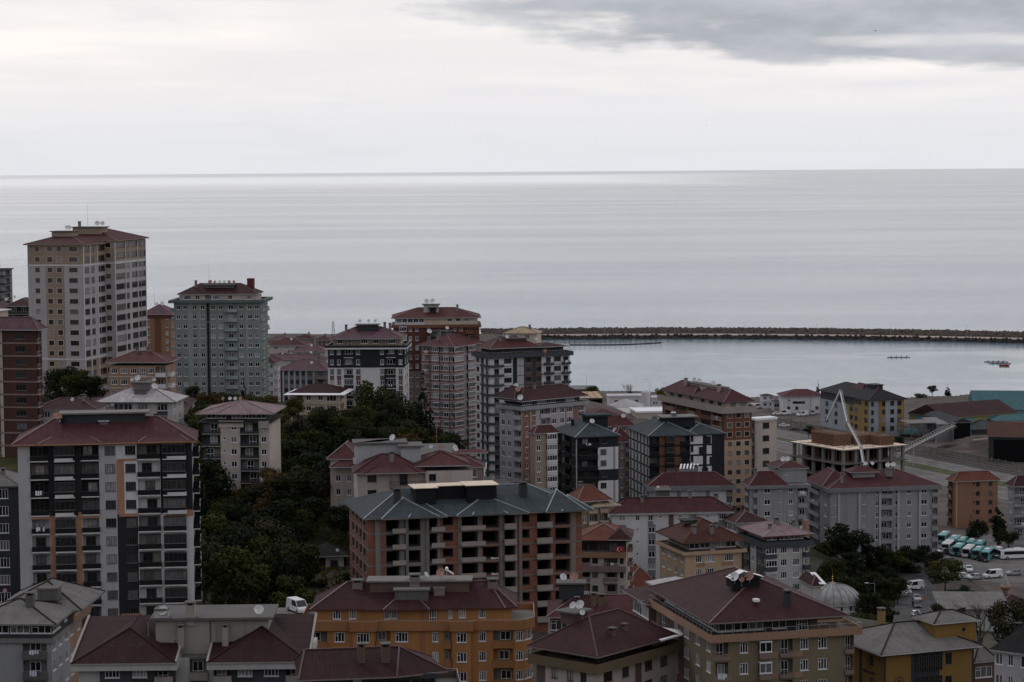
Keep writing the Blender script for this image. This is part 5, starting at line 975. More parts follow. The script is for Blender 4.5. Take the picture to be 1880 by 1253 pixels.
b = Bd('mosque', 'small mosque with ribbed grey lead dome, arched drum windows and golden finial', 'mosque', 1502, 1127, 500, 12, 1, xr=1582, L=9.5, sh=5.0)
W, L, H = b.W, b.L, b.H; cx, cy = W/2, L/2; r_ = W*.60
b.main({'R': "_1 w1 _1 w1 _1 w1 _1"}, 'offwhite'); b.ring(H-.3, H, .25, 'offwhite'); m = MB(); m.lathe([(r_*1.06, H), (r_*1.06, H+.3), (r_*.97, H+.3), (r_*.97, H+1.6), (r_*1.05, H+1.6), (r_*1.05, H+1.85)], 'offwhite', 24, cx, cy); m.obj('drum', b.root)
m = MB(); m.lathe([(r_*1.03*math.cos(a), H+1.86+r_*.64*math.sin(a)) for a in [math.pi/2*i/12 for i in range(13)]], 'lead', 40, cx, cy); dm = m.obj('dome', b.root)
for i in range(20):
    a = 2*math.pi*i/20; m = MB()
    for j in range(11):
        t0, t1 = math.pi/2*j/12, math.pi/2*(j+1)/12; f = lambda t: (cx+1.035*r_*math.cos(t)*math.cos(a), cy+1.035*r_*math.cos(t)*math.sin(a), H+1.87+r_*.645*math.sin(t)); m.beam(f(t0), f(t1), .07, .07, 'concd')
    m.obj('dome_rib', dm)
for i in range(16):
    a = 2*math.pi*i/16; m = MB(); m.box(-.2, .2, -.05, .05, 0, .8, 'void'); m.tube((0, .04, .8), (0, -.05, .8), .2, .2, 'void', 8); m.obj('window', b.root, (cx+r_*.98*math.cos(a), cy+r_*.98*math.sin(a), H+.45), a+math.pi/2)
m = MB(); z_ = H+1.8+r_*.64; m.tube((cx, cy, z_), (cx, cy, z_+3.2), .07, .03, 'gold', 6); [m.lathe([(.01, z_+q-.2), (.2, z_+q), (.01, z_+q+.2)], 'gold', 8, cx, cy) for q in (.4, 1.0, 1.5)]; m.obj('finial', b.root)
for (x, y) in ((.7, .7), (W-.7, .7)): m = MB(); m.lathe([(.9, H), (.9, H+.6), (.75, H+1.0), (.4, H+1.35), (.01, H+1.5)], 'lead', 14, x, y); m.obj('corner_turret', b.root)
b.hip((W+.1, W+3, 1, 6), H-1.2, .9, .3, 'r_grey', cap=None)
b = Bd('house', 'red roofed strip with bright white sheet just left of the mosque dome', 'house', 1492, 1076, 470, 10, 2, xr=1508, L=8, sh=3); b.main({'R': "_1"}, 'offwhite'); b.hip(h=1.8, k='r_rust', ov=.4); m = MB(); m.face([(b.W-.5, -.6, b.H+.4), (b.W+.9, -.6, b.H+.4), (b.W-.2, 3.5, b.H+2.2), (b.W-1.4, 3.5, b.H+2.2)], 'sheetw'); m.obj('roof_sheet', b.root)

b = Bd('shed', 'flat pale roofed hall behind the bare tree', 'hall', 1733, 1117, 480, -4, 1, xr=1848, sh=4.2, L=13, light=.2); b.main({'L': "_1 g3 g3 _1", 'R': "_6 _3 w1 _5 w1 _3"}, 'offwhite'); m = MB(); z = b.H
m.face([(-1, -.8, z), (b.W+1, -.8, z), (b.W+1, b.L+1, z+1.0), (-1, b.L+1, z+1.0)], 'r_grey', [(0, 0), (b.W, 0), (b.W, b.L), (0, b.L)]); m.face([(-1, -.8, z-.25), (b.W+1, -.8, z-.25), (b.W+1, -.8, z), (-1, -.8, z)], 'conc'); m.face([(-1, b.L+1, z+.7), (-1, -.8, z-.25), (-1, -.8, z), (-1, b.L+1, z+1)], 'conc'); m.obj('roof', b.root)
b = Bd('stone_house', 'pale rubble house half hidden by the leafy tree at the right edge', 'house', 1835, 1112, 490, 8, 2, xr=1900, sh=3, L=8); b.main({'R': "_1 w1 _2 w1 _1"}, 'concl'); b.hip(h=1.6, k='r_rust', ov=.5)
# ================================================================== TERRAIN
for (px, py, D) in ((500, 770, 640), (776, 838, 612), (690, 815, 632), (735, 825, 626), (665, 830, 600), (710, 850, 590), (500, 830, 565), (560, 840, 560), (500, 900, 515), (560, 900, 510), (540, 980, 470), (450, 1080, 420), (450, 960, 470), (600, 900, 500), (600, 820, 570), (640, 800, 620), (700, 800, 620), (760, 830, 600), (820, 845, 590),
                    (130, 760, 600), (60, 780, 600), (300, 780, 600), (900, 880, 560), (860, 860, 580), (930, 880, 545), (960, 905, 530)): CTRL.append(tuple(at(px, py, D)))
for x in range(-420, 460, 60):
    for y, z in ((-60, 99), (0, 97), (60, 86), (120, 72), (180, 55), (235, 40)): CTRL.append((x, y, z))
for x in range(-420, 20, 50):
    for y, z in ((1000, 13), (1100, 8), (1200, 5), (1350, 3), (1450, 3), (1540, 3)): CTRL.append((x, y, z))
for x in (-400, -320, -260):
    for y, z in ((300, 40), (450, 45), (600, 50), (750, 45), (880, 30)): CTRL.append((x, y, z))
FLATZ = 3.5
FLAT = [(62, 905), (96, 800), (100, 735), (96, 560), (112, 528), (135, 520), (520, 520), (520, 1180), (-80, 1180), (-70, 1000), (20, 950)]
def inpoly(x, y, P):
    ins = np.zeros(np.shape(x), bool); n = len(P)
    for i in range(n):
        (x1, y1), (x2, y2) = P[i], P[(i+1) % n]
        c = ((y1 > y) != (y2 > y)) & (x < (x2-x1)*(y-y1)/((y2-y1) or 1e-9)+x1); ins ^= c
    return ins
def dseg(x, y, P):
    d = np.full(np.shape(x), 1e9); n = len(P)
    for i in range(n):
        (x1, y1), (x2, y2) = P[i], P[(i+1) % n]; vx, vy = x2-x1, y2-y1; t = np.clip(((x-x1)*vx+(y-y1)*vy)/(vx*vx+vy*vy), 0, 1)
        d = np.minimum(d, np.hypot(x-x1-t*vx, y-y1-t*vy))
    return d
LAND = [(-900, -200), (900, -200), (900, 1080), (330, 1078), (242, 1086), (182, 1066), (130, 1080), (110, 1072), (80, 1098), (30, 1112), (14, 1150), (10, 1470), (-10, 1500), (-900, 1560)]
GX = np.arange(-440, 561, 7.0); GY = np.arange(-60, 1601, 7.0); XX, YY = np.meshgrid(GX, GY)
Cn = np.array([(c[0], c[1], c[2]) for c in CTRL]); num = np.zeros(XX.shape); den = np.zeros(XX.shape)
for cx_, cy_, cz_ in Cn:
    w = 1.0/((XX-cx_)**2+(YY-cy_)**2+60.0)**2.0; num += w*cz_; den += w
ZZ = num/den
for _ in range(3): Zp = np.pad(ZZ, 1, mode='edge'); ZZ = (Zp[1:-1, 1:-1]*2+Zp[:-2, 1:-1]+Zp[2:, 1:-1]+Zp[1:-1, :-2]+Zp[1:-1, 2:])/6
fi = inpoly(XX, YY, FLAT); fd = dseg(XX, YY, FLAT); fw = np.where(fi, 1.0, np.clip(1-fd/22.0, 0, 1)); fw = fw*fw*(3-2*fw); ZZ = ZZ*(1-fw)+FLATZ*fw
li = inpoly(XX, YY, LAND); ld = dseg(XX, YY, LAND); ZZ = np.where(li, np.where(ld < 8, np.minimum(ZZ, 2.6), ZZ), -6.0)
def gz(x, y):
    i = min(max((x-GX[0])/7.0, 0), len(GX)-1.001); j = min(max((y-GY[0])/7.0, 0), len(GY)-1.001); a, c = int(i), int(j); u, v = i-a, j-c
    return float(ZZ[c, a]*(1-u)*(1-v)+ZZ[c, a+1]*u*(1-v)+ZZ[c+1, a]*(1-u)*v+ZZ[c+1, a+1]*u*v)
def make_terrain():
    t = NT('terrain', .95, .15); co = t.coord('Object', rnd=False); n1 = t.noise(co, .03, 5); n2 = t.noise(co, .25, 5, .7); n3 = t.noise(co, 2.5, 4)
    a = t.ramp(n2, (.35, (.022, .03, .012)), (.5, (.04, .045, .016)), (.65, (.085, .08, .022))); bb = t.ramp(n2, (.3, (.05, .045, .04)), (.7, (.09, .078, .065)))
    c = t.mixc(t.ramp(n1, (.47, (0, 0, 0)), (.56, (1, 1, 1))), a, bb); c = t.mixc(t.ramp(n3, (.4, (0, 0, 0)), (.8, (.35,)*3)), c, (.02, .022, .012)); sp = t.n('ShaderNodeSeparateXYZ'); t.l(co, sp.inputs[0]); m1 = t.n('ShaderNodeMapRange'); t.l(sp.outputs[1], m1.inputs[0]); m1.inputs[1].default_value = 680; m1.inputs[2].default_value = 740
    m2 = t.n('ShaderNodeMapRange'); t.l(sp.outputs[0], m2.inputs[0]); m2.inputs[1].default_value = -20; m2.inputs[2].default_value = 10; mq = t.n('ShaderNodeMath', operation='MULTIPLY'); t.l(m1.outputs[0], mq.inputs[0]); t.l(m2.outputs[0], mq.inputs[1]); m3 = t.n('ShaderNodeMapRange'); t.l(sp.outputs[1], m3.inputs[0]); m3.inputs[1].default_value = 880; m3.inputs[2].default_value = 940; mm = t.n('ShaderNodeMath', operation='MAXIMUM'); t.l(mq.outputs[0], mm.inputs[0]); t.l(m3.outputs[0], mm.inputs[1])
    c = t.mixc(mm.outputs[0], c, t.ramp(n2, (.3, (.065, .055, .048)), (.7, (.115, .098, .085)))); t.col(c); t.bump(n3, .5, .3); MATS['terrain'] = t.m
    ny, nx = XX.shape; V = np.stack([XX.ravel(), YY.ravel(), ZZ.ravel()], 1); idx = np.arange(nx*ny).reshape(ny, nx)
    F = np.stack([idx[:-1, :-1].ravel(), idx[:-1, 1:].ravel(), idx[1:, 1:].ravel(), idx[1:, :-1].ravel()], 1)
    zmax = V[F][:, :, 2].max(1); F = F[zmax > -5.5]
    me = bpy.data.meshes.new('ground'); me.from_pydata(V.tolist(), [], F.tolist()); me.materials.append(MATS['terrain']); me.polygons.foreach_set('use_smooth', [True]*len(F)); me.update()
    tag(link('ground', me), kind='structure')
make_terrain()

# ---- sea
def make_sea():
    t = NT('sea', .12, .5); co = t.coord('Object', rnd=False)
    t.b.inputs['IOR'].default_value = 1.5
    sep = t.n('ShaderNodeSeparateXYZ'); t.l(co, sep.inputs[0])
    mp = t.n('ShaderNodeMapping'); t.l(co, mp.inputs[0]); mp.inputs[3].default_value = (.0006, .0022, 1); big = t.noise(mp.outputs[0], 1, 6, .62)
    mp2 = t.n('ShaderNodeMapping'); t.l(co, mp2.inputs[0]); mp2.inputs[3].default_value = (.035, .075, 1); w1 = t.noise(mp2.outputs[0], 1, 7, .8)
    mp4 = t.n('ShaderNodeMapping'); t.l(co, mp4.inputs[0]); mp4.inputs[3].default_value = (.0035, .011, 1); pat = t.noise(mp4.outputs[0], 1, 4, .55)
    hb = t.n('ShaderNodeMapRange', interpolation_type='SMOOTHSTEP'); t.l(sep.outputs[1], hb.inputs[0]); hb.inputs[1].default_value = 1440; hb.inputs[2].default_value = 1475
    hb.inputs[3].default_value = 0.0; hb.inputs[4].default_value = 1.0
    ro = t.n('ShaderNodeMapRange'); t.l(big, ro.inputs[0]); ro.inputs[1].default_value = .42; ro.inputs[2].default_value = .6; ro.inputs[3].default_value = .14; ro.inputs[4].default_value = .11
    rh = t.n('ShaderNodeMapRange'); t.l(pat, rh.inputs[0]); rh.inputs[1].default_value = .48; rh.inputs[2].default_value = .53; rh.inputs[3].default_value = .06; rh.inputs[4].default_value = .15
    mx = t.n('ShaderNodeMix', data_type='FLOAT'); t.l(hb.outputs[0], mx.inputs[0]); t.l(rh.outputs[0], mx.inputs[2]); t.l(ro.outputs[0], mx.inputs[3]); 
    far = t.n('ShaderNodeMapRange', interpolation_type='SMOOTHSTEP'); t.l(sep.outputs[1], far.inputs[0]); far.inputs[1].default_value = 11000; far.inputs[2].default_value = 20000; far.inputs[3].default_value = 1.0; far.inputs[4].default_value = .25
    rt = t.n('ShaderNodeMath', operation='DIVIDE'); t.l(sep.outputs[0], rt.inputs[0]); t.l(sep.outputs[1], rt.inputs[1]); xr_ = t.n('ShaderNodeMapRange', interpolation_type='SMOOTHSTEP'); t.l(rt.outputs[0], xr_.inputs[0]); xr_.inputs[1].default_value = -.02; xr_.inputs[2].default_value = .14
    f2 = t.n('ShaderNodeMapRange', interpolation_type='SMOOTHSTEP'); t.l(sep.outputs[1], f2.inputs[0]); f2.inputs[1].default_value = 25000; f2.inputs[2].default_value = 38000
    mxx = t.n('ShaderNodeMath', operation='MAXIMUM'); t.l(xr_.outputs[0], mxx.inputs[0]); t.l(f2.outputs[0], mxx.inputs[1]); fm = t.n('ShaderNodeMath', operation='MAXIMUM'); t.l(far.outputs[0], fm.inputs[0]); t.l(mxx.outputs[0], fm.inputs[1]); far = fm
    mf = t.n('ShaderNodeMath', operation='MULTIPLY'); t.l(mx.outputs[0], mf.inputs[0]); t.l(far.outputs[0], mf.inputs[1]); t.l(mf.outputs[0], t.b.inputs['Roughness'])
    mp5 = t.n('ShaderNodeMapping'); t.l(co, mp5.inputs[0]); mp5.inputs[3].default_value = (.10, .022, 1); sparkle = t.noise(mp5.outputs[0], 1, 4, .7); mp6 = t.n('ShaderNodeMapping'); t.l(co, mp6.inputs[0]); mp6.inputs[3].default_value = (.0016, .009, 1); thin = t.noise(mp6.outputs[0], 1, 3, .5)
    cw = t.mixc(t.ramp(big, (.4, (0, 0, 0)), (.62, (1, 1, 1))), (.115, .18, .235), (.15, .21, .265)); cw = t.mixc(t.ramp(sparkle, (.40, (0, 0, 0)), (.62, (1, 1, 1))), cw, (.065, .11, .15)); cw = t.mixc(t.ramp(thin, (.62, (0, 0, 0)), (.66, (.5,)*3)), cw, (.26, .30, .33)); t.col(cw)  # ripple sparkle and bright streaks mixed into the water's base colour
    bs = t.n('ShaderNodeMapRange'); t.l(hb.outputs[0], bs.inputs[0]); bs.inputs[3].default_value = .04; bs.inputs[4].default_value = .35
    b = t.n('ShaderNodeBump'); b.inputs['Distance'].default_value = 1.0; mg = t.n('ShaderNodeMath', operation='MULTIPLY'); t.l(bs.outputs[0], mg.inputs[0]); t.l(far.outputs[0], mg.inputs[1]); t.l(mg.outputs[0], b.inputs['Strength']); t.l(w1, b.inputs['Height']); t.l(b.outputs[0], t.b.inputs['Normal']); MATS['sea'] = t.m
    m = MB(); rs = [1, 400, 1200, 3000, 8000, 20000, 60000]; n = 48
    V = [(0, 0, 0)]; F = []
    for r in rs[1:]:
        for i in range(n): V.append((r*math.cos(2*math.pi*i/n), r*math.sin(2*math.pi*i/n), 0))
    for i in range(n): F.append((0, 1+i, 1+(i+1) % n))
    for k in range(len(rs)-2):
        for i in range(n): a = 1+k*n+i; c = 1+k*n+(i+1) % n; F.append((a, a+n, c+n, c))
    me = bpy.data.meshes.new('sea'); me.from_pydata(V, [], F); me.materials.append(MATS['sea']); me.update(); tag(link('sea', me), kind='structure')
make_sea()

# ---- haze: one even box of air
def make_haze():
    m = bpy.data.materials.new('haze'); m.use_nodes = True; nt = m.node_tree; nt.nodes.clear(); o = nt.nodes.new('ShaderNodeOutputMaterial'); v = nt.nodes.new('ShaderNodeVolumePrincipled')
    v.inputs['Color'].default_value = (.86, .88, .92, 1); v.inputs['Density'].default_value = HAZE; v.inputs['Anisotropy'].default_value = .2; nt.links.new(v.outputs[0], o.inputs['Volume']); MATS['haze'] = m
    b = MB(); b.box(-61500, 61500, -61500, 61500, -8, 152, 'haze'); o = b.obj('haze'); tag(o, kind='stuff'); o.display_type = 'WIRE'
HAZE = 2.2e-5

# ---- flat sheets: quay yard, roads
plain('asphalt', (.060, .058, .060), .9, .2, var=.3, scale=.25); plain('asphaltl', (.13, .12, .12), .9, .2, var=.25, scale=.2); plain('dirt', (.095, .078, .070), .95, .2, var=.4, scale=.12); plain('paint', (.55, .55, .53), .7); plain('grass', (.045, .05, .014), .9, var=.5, scale=.4)
plain('rock', (.085, .068, .060), .95, .2, var=.45, scale=.35); plain('rockd', (.035, .03, .03), .9, .2, var=.4, scale=.4); plain('quay', (.36, .29, .255), .9, .2, var=.2, scale=.08); plain('gravelr', (.10, .09, .085), .95, var=.4, scale=.5); plain('steel', (.12, .10, .10), .5)
def sheet(name, P, z, k, kind='structure'):
    m = MB(); m.face([(*p, z) for p in P], k); return tag(m.obj(name), kind=kind)
def pts(z, *pp): return [tuple(atz(x, y, z).xy) for x, y in pp]
sheet('quay_yard', [(30, 1100), (100, 1062), (185, 1054), (215, 900), (330, 700), (330, 560), (120, 560), (104, 700), (90, 905), (-20, 1000)][::-1], 3.56, 'dirt')
Z = 3.62
RF = [(1330, 772), (1424, 789), (1661, 836), (1900, 883)]; RN = [(1330, 786), (1424, 802), (1661, 846), (1900, 896)]; MN = [(1330, 791), (1424, 807), (1661, 856), (1900, 906)]; R2N = [(1330, 812), (1424, 828), (1661, 876), (1900, 930)]; TF = [(1330, 762), (1424, 779), (1661, 826), (1900, 871)]
def strip(name, A, Bq, z, k): A = pts(z, *A); Bq = pts(z, *Bq); return sheet(name, Bq+A[::-1], z, k)
strip('coast_road', RF, RN, Z, 'asphaltl'); strip('road_median', RN, MN, Z, 'grass'); strip('coast_road', MN, R2N, Z, 'asphaltl'); strip('railway_bed', TF, RF, Z, 'gravelr')
def lerp_line(A, Bq, f): return [tuple(Vector(a)*(1-f)+Vector(c)*f) for a, c in zip(A, Bq)]
def along(line, step):
    out = []
    for a, c in zip(line, line[1:]):
        a, c = Vector(a), Vector(c); n = int((c-a).length/step)
        out += [(a+(c-a)*i/n, (c-a).normalized()) for i in range(n)]
    return out
m = MB()
for (A, Bq) in ((RF, RN), (MN, R2N)):
    PA, PB = pts(Z, *A), pts(Z, *Bq)
    for f, dash in ((.06, 0), (.5, 1), (.94, 0)):
        for i, (p, d) in enumerate(along(lerp_line(PA, PB, f), 5.0)):
            if dash and i % 2: continue
            q = Vector((-d.y, d.x))*.09; e = p+d*(4.9 if not dash else 4); m.face([(*(p-q), Z+.02), (*(e-q), Z+.02), (*(e+q), Z+.02), (*(p+q), Z+.02)], 'paint')
tag(m.obj('road_markings'), kind='structure')
PT, PF = pts(Z, *TF), pts(Z, *RF); m = MB()
for f in (.2, .32, .55, .67):
    L_ = lerp_line(PT, PF, f)
    for a, c in zip(L_, L_[1:]): m.beam((*a, Z+.15), (*c, Z+.15), .16, .2, 'steel')
for p, d in along(lerp_line(PT, PF, .44), 1.6): q = Vector((-d.y, d.x))*2.6; m.beam((*(p-q), Z+.04), (*(p+q), Z+.04), .35, .08, 'concd')
tag(m.obj('railway_tracks', None), kind='structure')
# barrier fence of posts and panels behind the tracks
fe = thing('barrier_fence', 'long grey slatted barrier fence running beside the railway and coastal road', 'fence', (*PT[2], Z)); o0 = Vector((*PT[2], Z)); fc = along(PT[1:], 4.0)
for i, (p, d) in enumerate(fc[:-1]):
    q = fc[i+1][0]; m = MB(); m.box(-.12, .12, -.12, .12, 0, 3.0, 'conc'); link('post', cached('fpost', lambda: m.mesh('post')), fe, Vector((*p, Z))-o0)
    m = MB(); a, c = Vector((*p, Z))-o0, Vector((*q, Z))-o0
    for zz in (.5, 1.2, 1.9, 2.5): m.beam(a+Vector((0, 0, zz)), c+Vector((0, 0, zz)), .05, .34, 'concd')
    m.obj('fence_panel', fe)

# ---- breakwater
rb = random.Random(8)
bw = thing('breakwater', 'long dark rock breakwater with a pale service track closing the harbour', 'breakwater', (10, 1470, 0))
def bwy(x): return 1472 if x < 60 else 1472-.0009*(x-60)**2 if x < 330 else 1406.4-.486*(x-330)
def bwl():
    S = [(0, -1.5, 'rockd'), (7, 2.0, 'rockd'), (8, 2.3, 'quay'), (18, 2.3, 'quay'), (19, 2.4, 'rock'), (28, 4.4, 'rock'), (33, 4.5, 'rock'), (50, -2, 'rockd')]
    m = MB(); xs = list(range(-20, 900, 8))
    for x0, x1 in zip(xs, xs[1:]):
        for (a, za, k), (c, zc, k2) in zip(S, S[1:]):
            j = lambda v, x: v+ (rb.random()*0)
            kk = k2
            m.face([(x0-10, bwy(x0)+a-1470, za), (x1-10, bwy(x1)+a-1470, za), (x1-10, bwy(x1)+c-1470, zc), (x0-10, bwy(x0)+c-1470, zc)], kk)
    m.obj('core', bw)
    for nm, rng_y, k, n, smin, smax in (('armour_rocks', (19, 33), 'rock', 5200, .8, 2.0), ('waterline_rocks', (-1, 7.5), 'rockd', 2600, .8, 1.9), ('seaward_rocks', (33, 46), 'rockd', 1500, 1, 2.2)):
        m = MB()
        for i in range(n):
            x = rb.uniform(-20, 700); a = rb.uniform(*rng_y); z = np.interp(a, [s[0] for s in S], [s[1] for s in S]); s = rb.uniform(smin, smax)
            c = Vector((x-10, bwy(x)+a-1470, z+s*.1)); P = [c+Vector((rb.uniform(.6, 1)*s*dx, rb.uniform(.6, 1)*s*dy, rb.uniform(.4, .75)*s*dz)) for dx, dy, dz in ((1, 0, 0), (0, 1, 0), (-1, 0, 0), (0, -1, 0), (0, 0, 1))]
            for q in range(4): m.face([P[q], P[(q+1) % 4], P[4]], k)
        o = m.obj(nm, bw); o['kind'] = 'stuff'
bwl()
for i, x in enumerate(range(60, 420, 45)):
    t = thing('lamp_post', 'slender lamp post on the breakwater track, %s from the left' % 'first second third fourth fifth sixth seventh eighth'.split()[i], 'lamp post', (x, bwy(x)+17, 2.3), group='lamp posts along the breakwater'); m = MB(); m.tube((0, 0, 0), (0, 0, 7), .08, .05, 'metal', 5); m.obj('pole', t); m = MB(); m.box(-.7, .1, -.1, .1, 6.9, 7.05, 'metal'); m.obj('lamp_head', t)
# shore rocks near the harbour edge
m = MB(); sh = LAND[3:12]
for p, d in along(sh, .55):
    for _ in range(2):
        s = rb.uniform(.5, 1.3); c = Vector((p.x+rb.uniform(-3, 2), p.y+rb.uniform(-3, 3), rb.uniform(.1, 2.2))); P = [c+Vector((rb.uniform(.6, 1)*s*dx, rb.uniform(.6, 1)*s*dy, rb.uniform(.4, .8)*s*dz)) for dx, dy, dz in ((1, 0, 0), (0, 1, 0), (-1, 0, 0), (0, -1, 0), (0, 0, 1))]
        for q in range(4): m.face([P[q], P[(q+1) % 4], P[4]], 'rockd')
tag(m.obj('shore_rocks'), kind='stuff')
# floating curved jetty in the harbour
fj = [atz(1046+i*9.3, 633.2-.5*math.sin(i/18*math.pi)*0+(0 if i < 6 else -.028*(i-6)**2), .3) for i in range(19)]
t = thing('floating_jetty', 'thin curved jetty on posts lying in the water inside the breakwater', 'jetty', fj[0]); m = MB()
for a, c in zip(fj, fj[1:]): m.beam(a-fj[0], c-fj[0], .8, .5, 'netmat')
m.obj('deck', t)
for a in fj: m = MB(); m.tube(a-fj[0], a-fj[0]+Vector((0, 0, 2.6)), .14, .14, 'netmat', 5); m.obj('post', t)
m = MB()
for a, c in zip(fj, fj[1:]): m.beam(a-fj[0]+Vector((0, 0, 2.4)), c-fj[0]+Vector((0, 0, 2.4)), .12, .12, 'netmat')
m.obj('rail', t)

# ---- warehouses and yard buildings
def shed(name, label, bx, ye, D, th, hgt, xl=None, xr=None, W=20, L=20, roof='r_char', wall='grey', spec=None, h=3.0, axis='x', ov=.6, cat='warehouse', dark=None, fl='conc'):
    b = Bd(name, label, cat, bx, ye, D, th, 1, sh=hgt, xl=xl, xr=xr, W=W, L=L, ctrl=False, light=.4)
    b.main(spec or {'R': '_1', 'L': '_1'}, wall)
    if axis == 'x': b.hip(h=h, ov=ov, k=roof, ra=(-ov, b.L/2), rb=(b.W+ov, b.L/2), cap=None, fascia=fl)
    elif axis == 'y': b.hip(h=h, ov=ov, k=roof, ra=(b.W/2, -ov), rb=(b.W/2, b.L+ov), cap=None, fascia=fl)
    else: b.hip(h=h, ov=ov, k=roof, cap=None, fascia=fl)
    if dark: b.panel('R', dark[0], dark[1], 0, dark[2], .06, 'void', 'door_opening')
    return b
b = shed('warehouse', 'huge warehouse with teal and mustard walls and long maroon roof, right of the harbour', 1737, 768, 909, 30, 7.5, xl=1669, xr=1866, roof='r_rust', wall='yelgrn', spec={'R': "_4 _5@teal _5 _5@teal _4", 'L': '_2 _6@teal _2 _1'}, h=4.5, fl='yelgrn')
b = shed('warehouse', 'teal roofed warehouse behind the maroon roof, cut by the right edge', 1790, 752, 975, -8, 6, W=130, L=44, roof='r_teal', wall='teal', h=6)
b = shed('gatehouse', 'white two storey building with teal roof behind the black hangar', 1830, 773, 912, 10, 5.5, W=26, L=14, roof='r_teal', wall='offwhite', spec={'R': "_1 w1 w1 w1 _1 w1 w1 _1"}, h=1.6, axis='h', cat='building')
b = shed('warehouse', 'low storage shed with dull blue roof beside the grey hangar', 1781, 788, 906, 8, 3.2, xr=1856, L=18, roof='r_slate', wall='dark2', h=2.6, axis='h')
b = shed('warehouse', 'low shed with turquoise roof behind the unfinished deck', 1660, 797, 900, 8, 2.4, xr=1704, L=14, roof='r_teal', wall='dark2', h=1.5, axis='h')
b = shed('hangar', 'grey metal hangar with black open mouth where the conveyor ends', 1750, 776, 885, 10, 8, xr=1783, L=30, roof='dark2', wall='grey2', h=1.6, axis='y', dark=(.04, .96, 7.6))
b.block((-6, -.01, 2, 20), 0, 1, 7.4, {}, 'grey2', name='side_wall'); b.hip((-6, -.01, 2, 20), 7.4, .8, .4, 'grey2', ra=(-6.4, 18), rb=(.4, 18), cap=None)
m = MB()
for i in range(4): m.box(-16+i*3, -15.7+i*3, 3, 3.3, 0, 7.6, 'steel')
for z in (4, 9.8): m.box(-16, -6, 3, 3.2, z*.75, z*.75+.3, 'steel')
for i in range(3): m.beam((-16+i*3, 3.1, 3), (-13+i*3, 3.1, 7.4), .15, .15, 'steel')
m.box(-17, -6, 2, 14, 7.65, 7.9, 'conc'); m.obj('lean_to_frame', b.root)
b = shed('hangar', 'big black open hangar with brown roof at the right edge beside the railway', 1815, 801, 823, -12, 9.8, W=60, L=32, roof='r_brown', wall='dark2', h=3.5, axis='x', dark=(.03, .98, 8.6))
m = MB(); m.tube((-5.5, -1, 8.2), (-.3, -1, 8.9), .4, .4, 'concl', 8); m.obj('roller_pipe', b.root)
# conveyor truss
A, Bp = at(1752, 784, 880), at(1650, 836, 790); t = thing('conveyor_truss', 'slanting steel lattice conveyor climbing into the mouth of the grey hangar', 'conveyor', A); m = MB(); d = (Bp-A); n = 22; s = Vector((d.y, -d.x, 0)).normalized()*1.0; u = Vector((0, 0, 1.7))
for q in (s, -s):
    for w in (u*0, u): mm = MB(); mm.beam(q+w, d+q+w, .2, .2, 'steel'); mm.obj('chord', t)
for i in range(n):
    a, c = d*i/n, d*(i+1)/n
    for q in (s, -s): m.beam(a+q, c+q+u, .12, .12, 'steel'); m.beam(c+q, c+q+u, .1, .1, 'steel')
    m.beam(a+s+u, c-s+u, .12, .12, 'metal')
m.obj('bracing', t); m = MB(); m.beam(Vector((0, 0, .5)), d+Vector((0, 0, .5)), 1.4, .2, 'railm'); m.obj('belt', t)
for f in (.35, .75): p = d*f; m = MB(); m.box(p.x-.2, p.x+.2, p.y-.2, p.y+.2, FLATZ-A.z, p.z, 'metal'); m.obj('support_leg', t)
# earth heap
def heap(label, px, py, r, h, k):
    p = atz(px, py, FLATZ); m = MB(); n = 16
    rr = [[(1+rb.uniform(-.15, .15)) for _ in range(n)] for _ in range(5)]
    for j in range(4):
        for i in range(n):
            def P(jj, ii): f = jj/4; a = 2*math.pi*ii/n; q = r*(1-f)*rr[jj][ii % n]; return (q*math.cos(a)*1.8, q*math.sin(a), h*(1-(1-f)**1.5))
            m.face([P(j, i), P(j, i+1), P(j+1, i+1), P(j+1, i)], k)
    return tag(m.obj('earth_heap', None, p), label, 'heap')
heap('long brown heap of earth in front of the grey hangar', 1795, 822, 9, 4.5, 'dirt'); heap('low brown soil heap beyond the unfinished deck', 1640, 790, 8, 3, 'dirt')
# structures near the ferry side, left of centre right
def flat(label, bx, ye, D, th, hgt, xr, L, wall, top, spec=None, cat='building', name='flat_roof_building'):
    b = Bd(name, label, cat, bx, ye, D, th, 1, sh=hgt, xr=xr, L=L, ctrl=False, light=.6); b.main(spec or {'R': '_1'}, wall); b.ring(hgt-.3, hgt+.35, .4, top, top=top, inner=.3); m = MB(); m.box(.3, b.W-.3, .3, b.L-.3, hgt, hgt+.12, top); m.obj('roof', b.root); return b
flat('dark low hall with grey roof on the shore right of the grey tower', 1040, 716, 1060, 4, 5, 1098, 16, 'dark2', 'grey2', {'R': "g3 g3 g3"})
b = flat('low hall under a striped tan awning roof behind the grey tower', 1040, 733, 960, 8, 4, 1106, 12, 'void', 'conc', {'R': "o2 o2 o2 o2"})
m = MB()
for i in range(6): m.face([(b.W*i/6+.1, -2, 4.4), (b.W*(i+1)/6-.1, -2, 4.4), (b.W*(i+1)/6-.1, b.L, 5.8), (b.W*i/6+.1, b.L, 5.8)], 'peach')
m.obj('awning', b.root)
flat('white walled workshop with grey flat roof in the middle of the harbour yard', 1074, 762, 860, 6, 4.5, 1196, 22, 'offwhite', 'offwhite', {'R': "_3 w2 _2 w2 _3"})
b = shed('workshop', 'whitish gabled workshop with pale sheet roof beside the white flat one', 1112, 751, 915, -10, 5, xr=1172, L=18, roof='r_white', wall='offwhite', h=3, axis='h', cat='workshop')
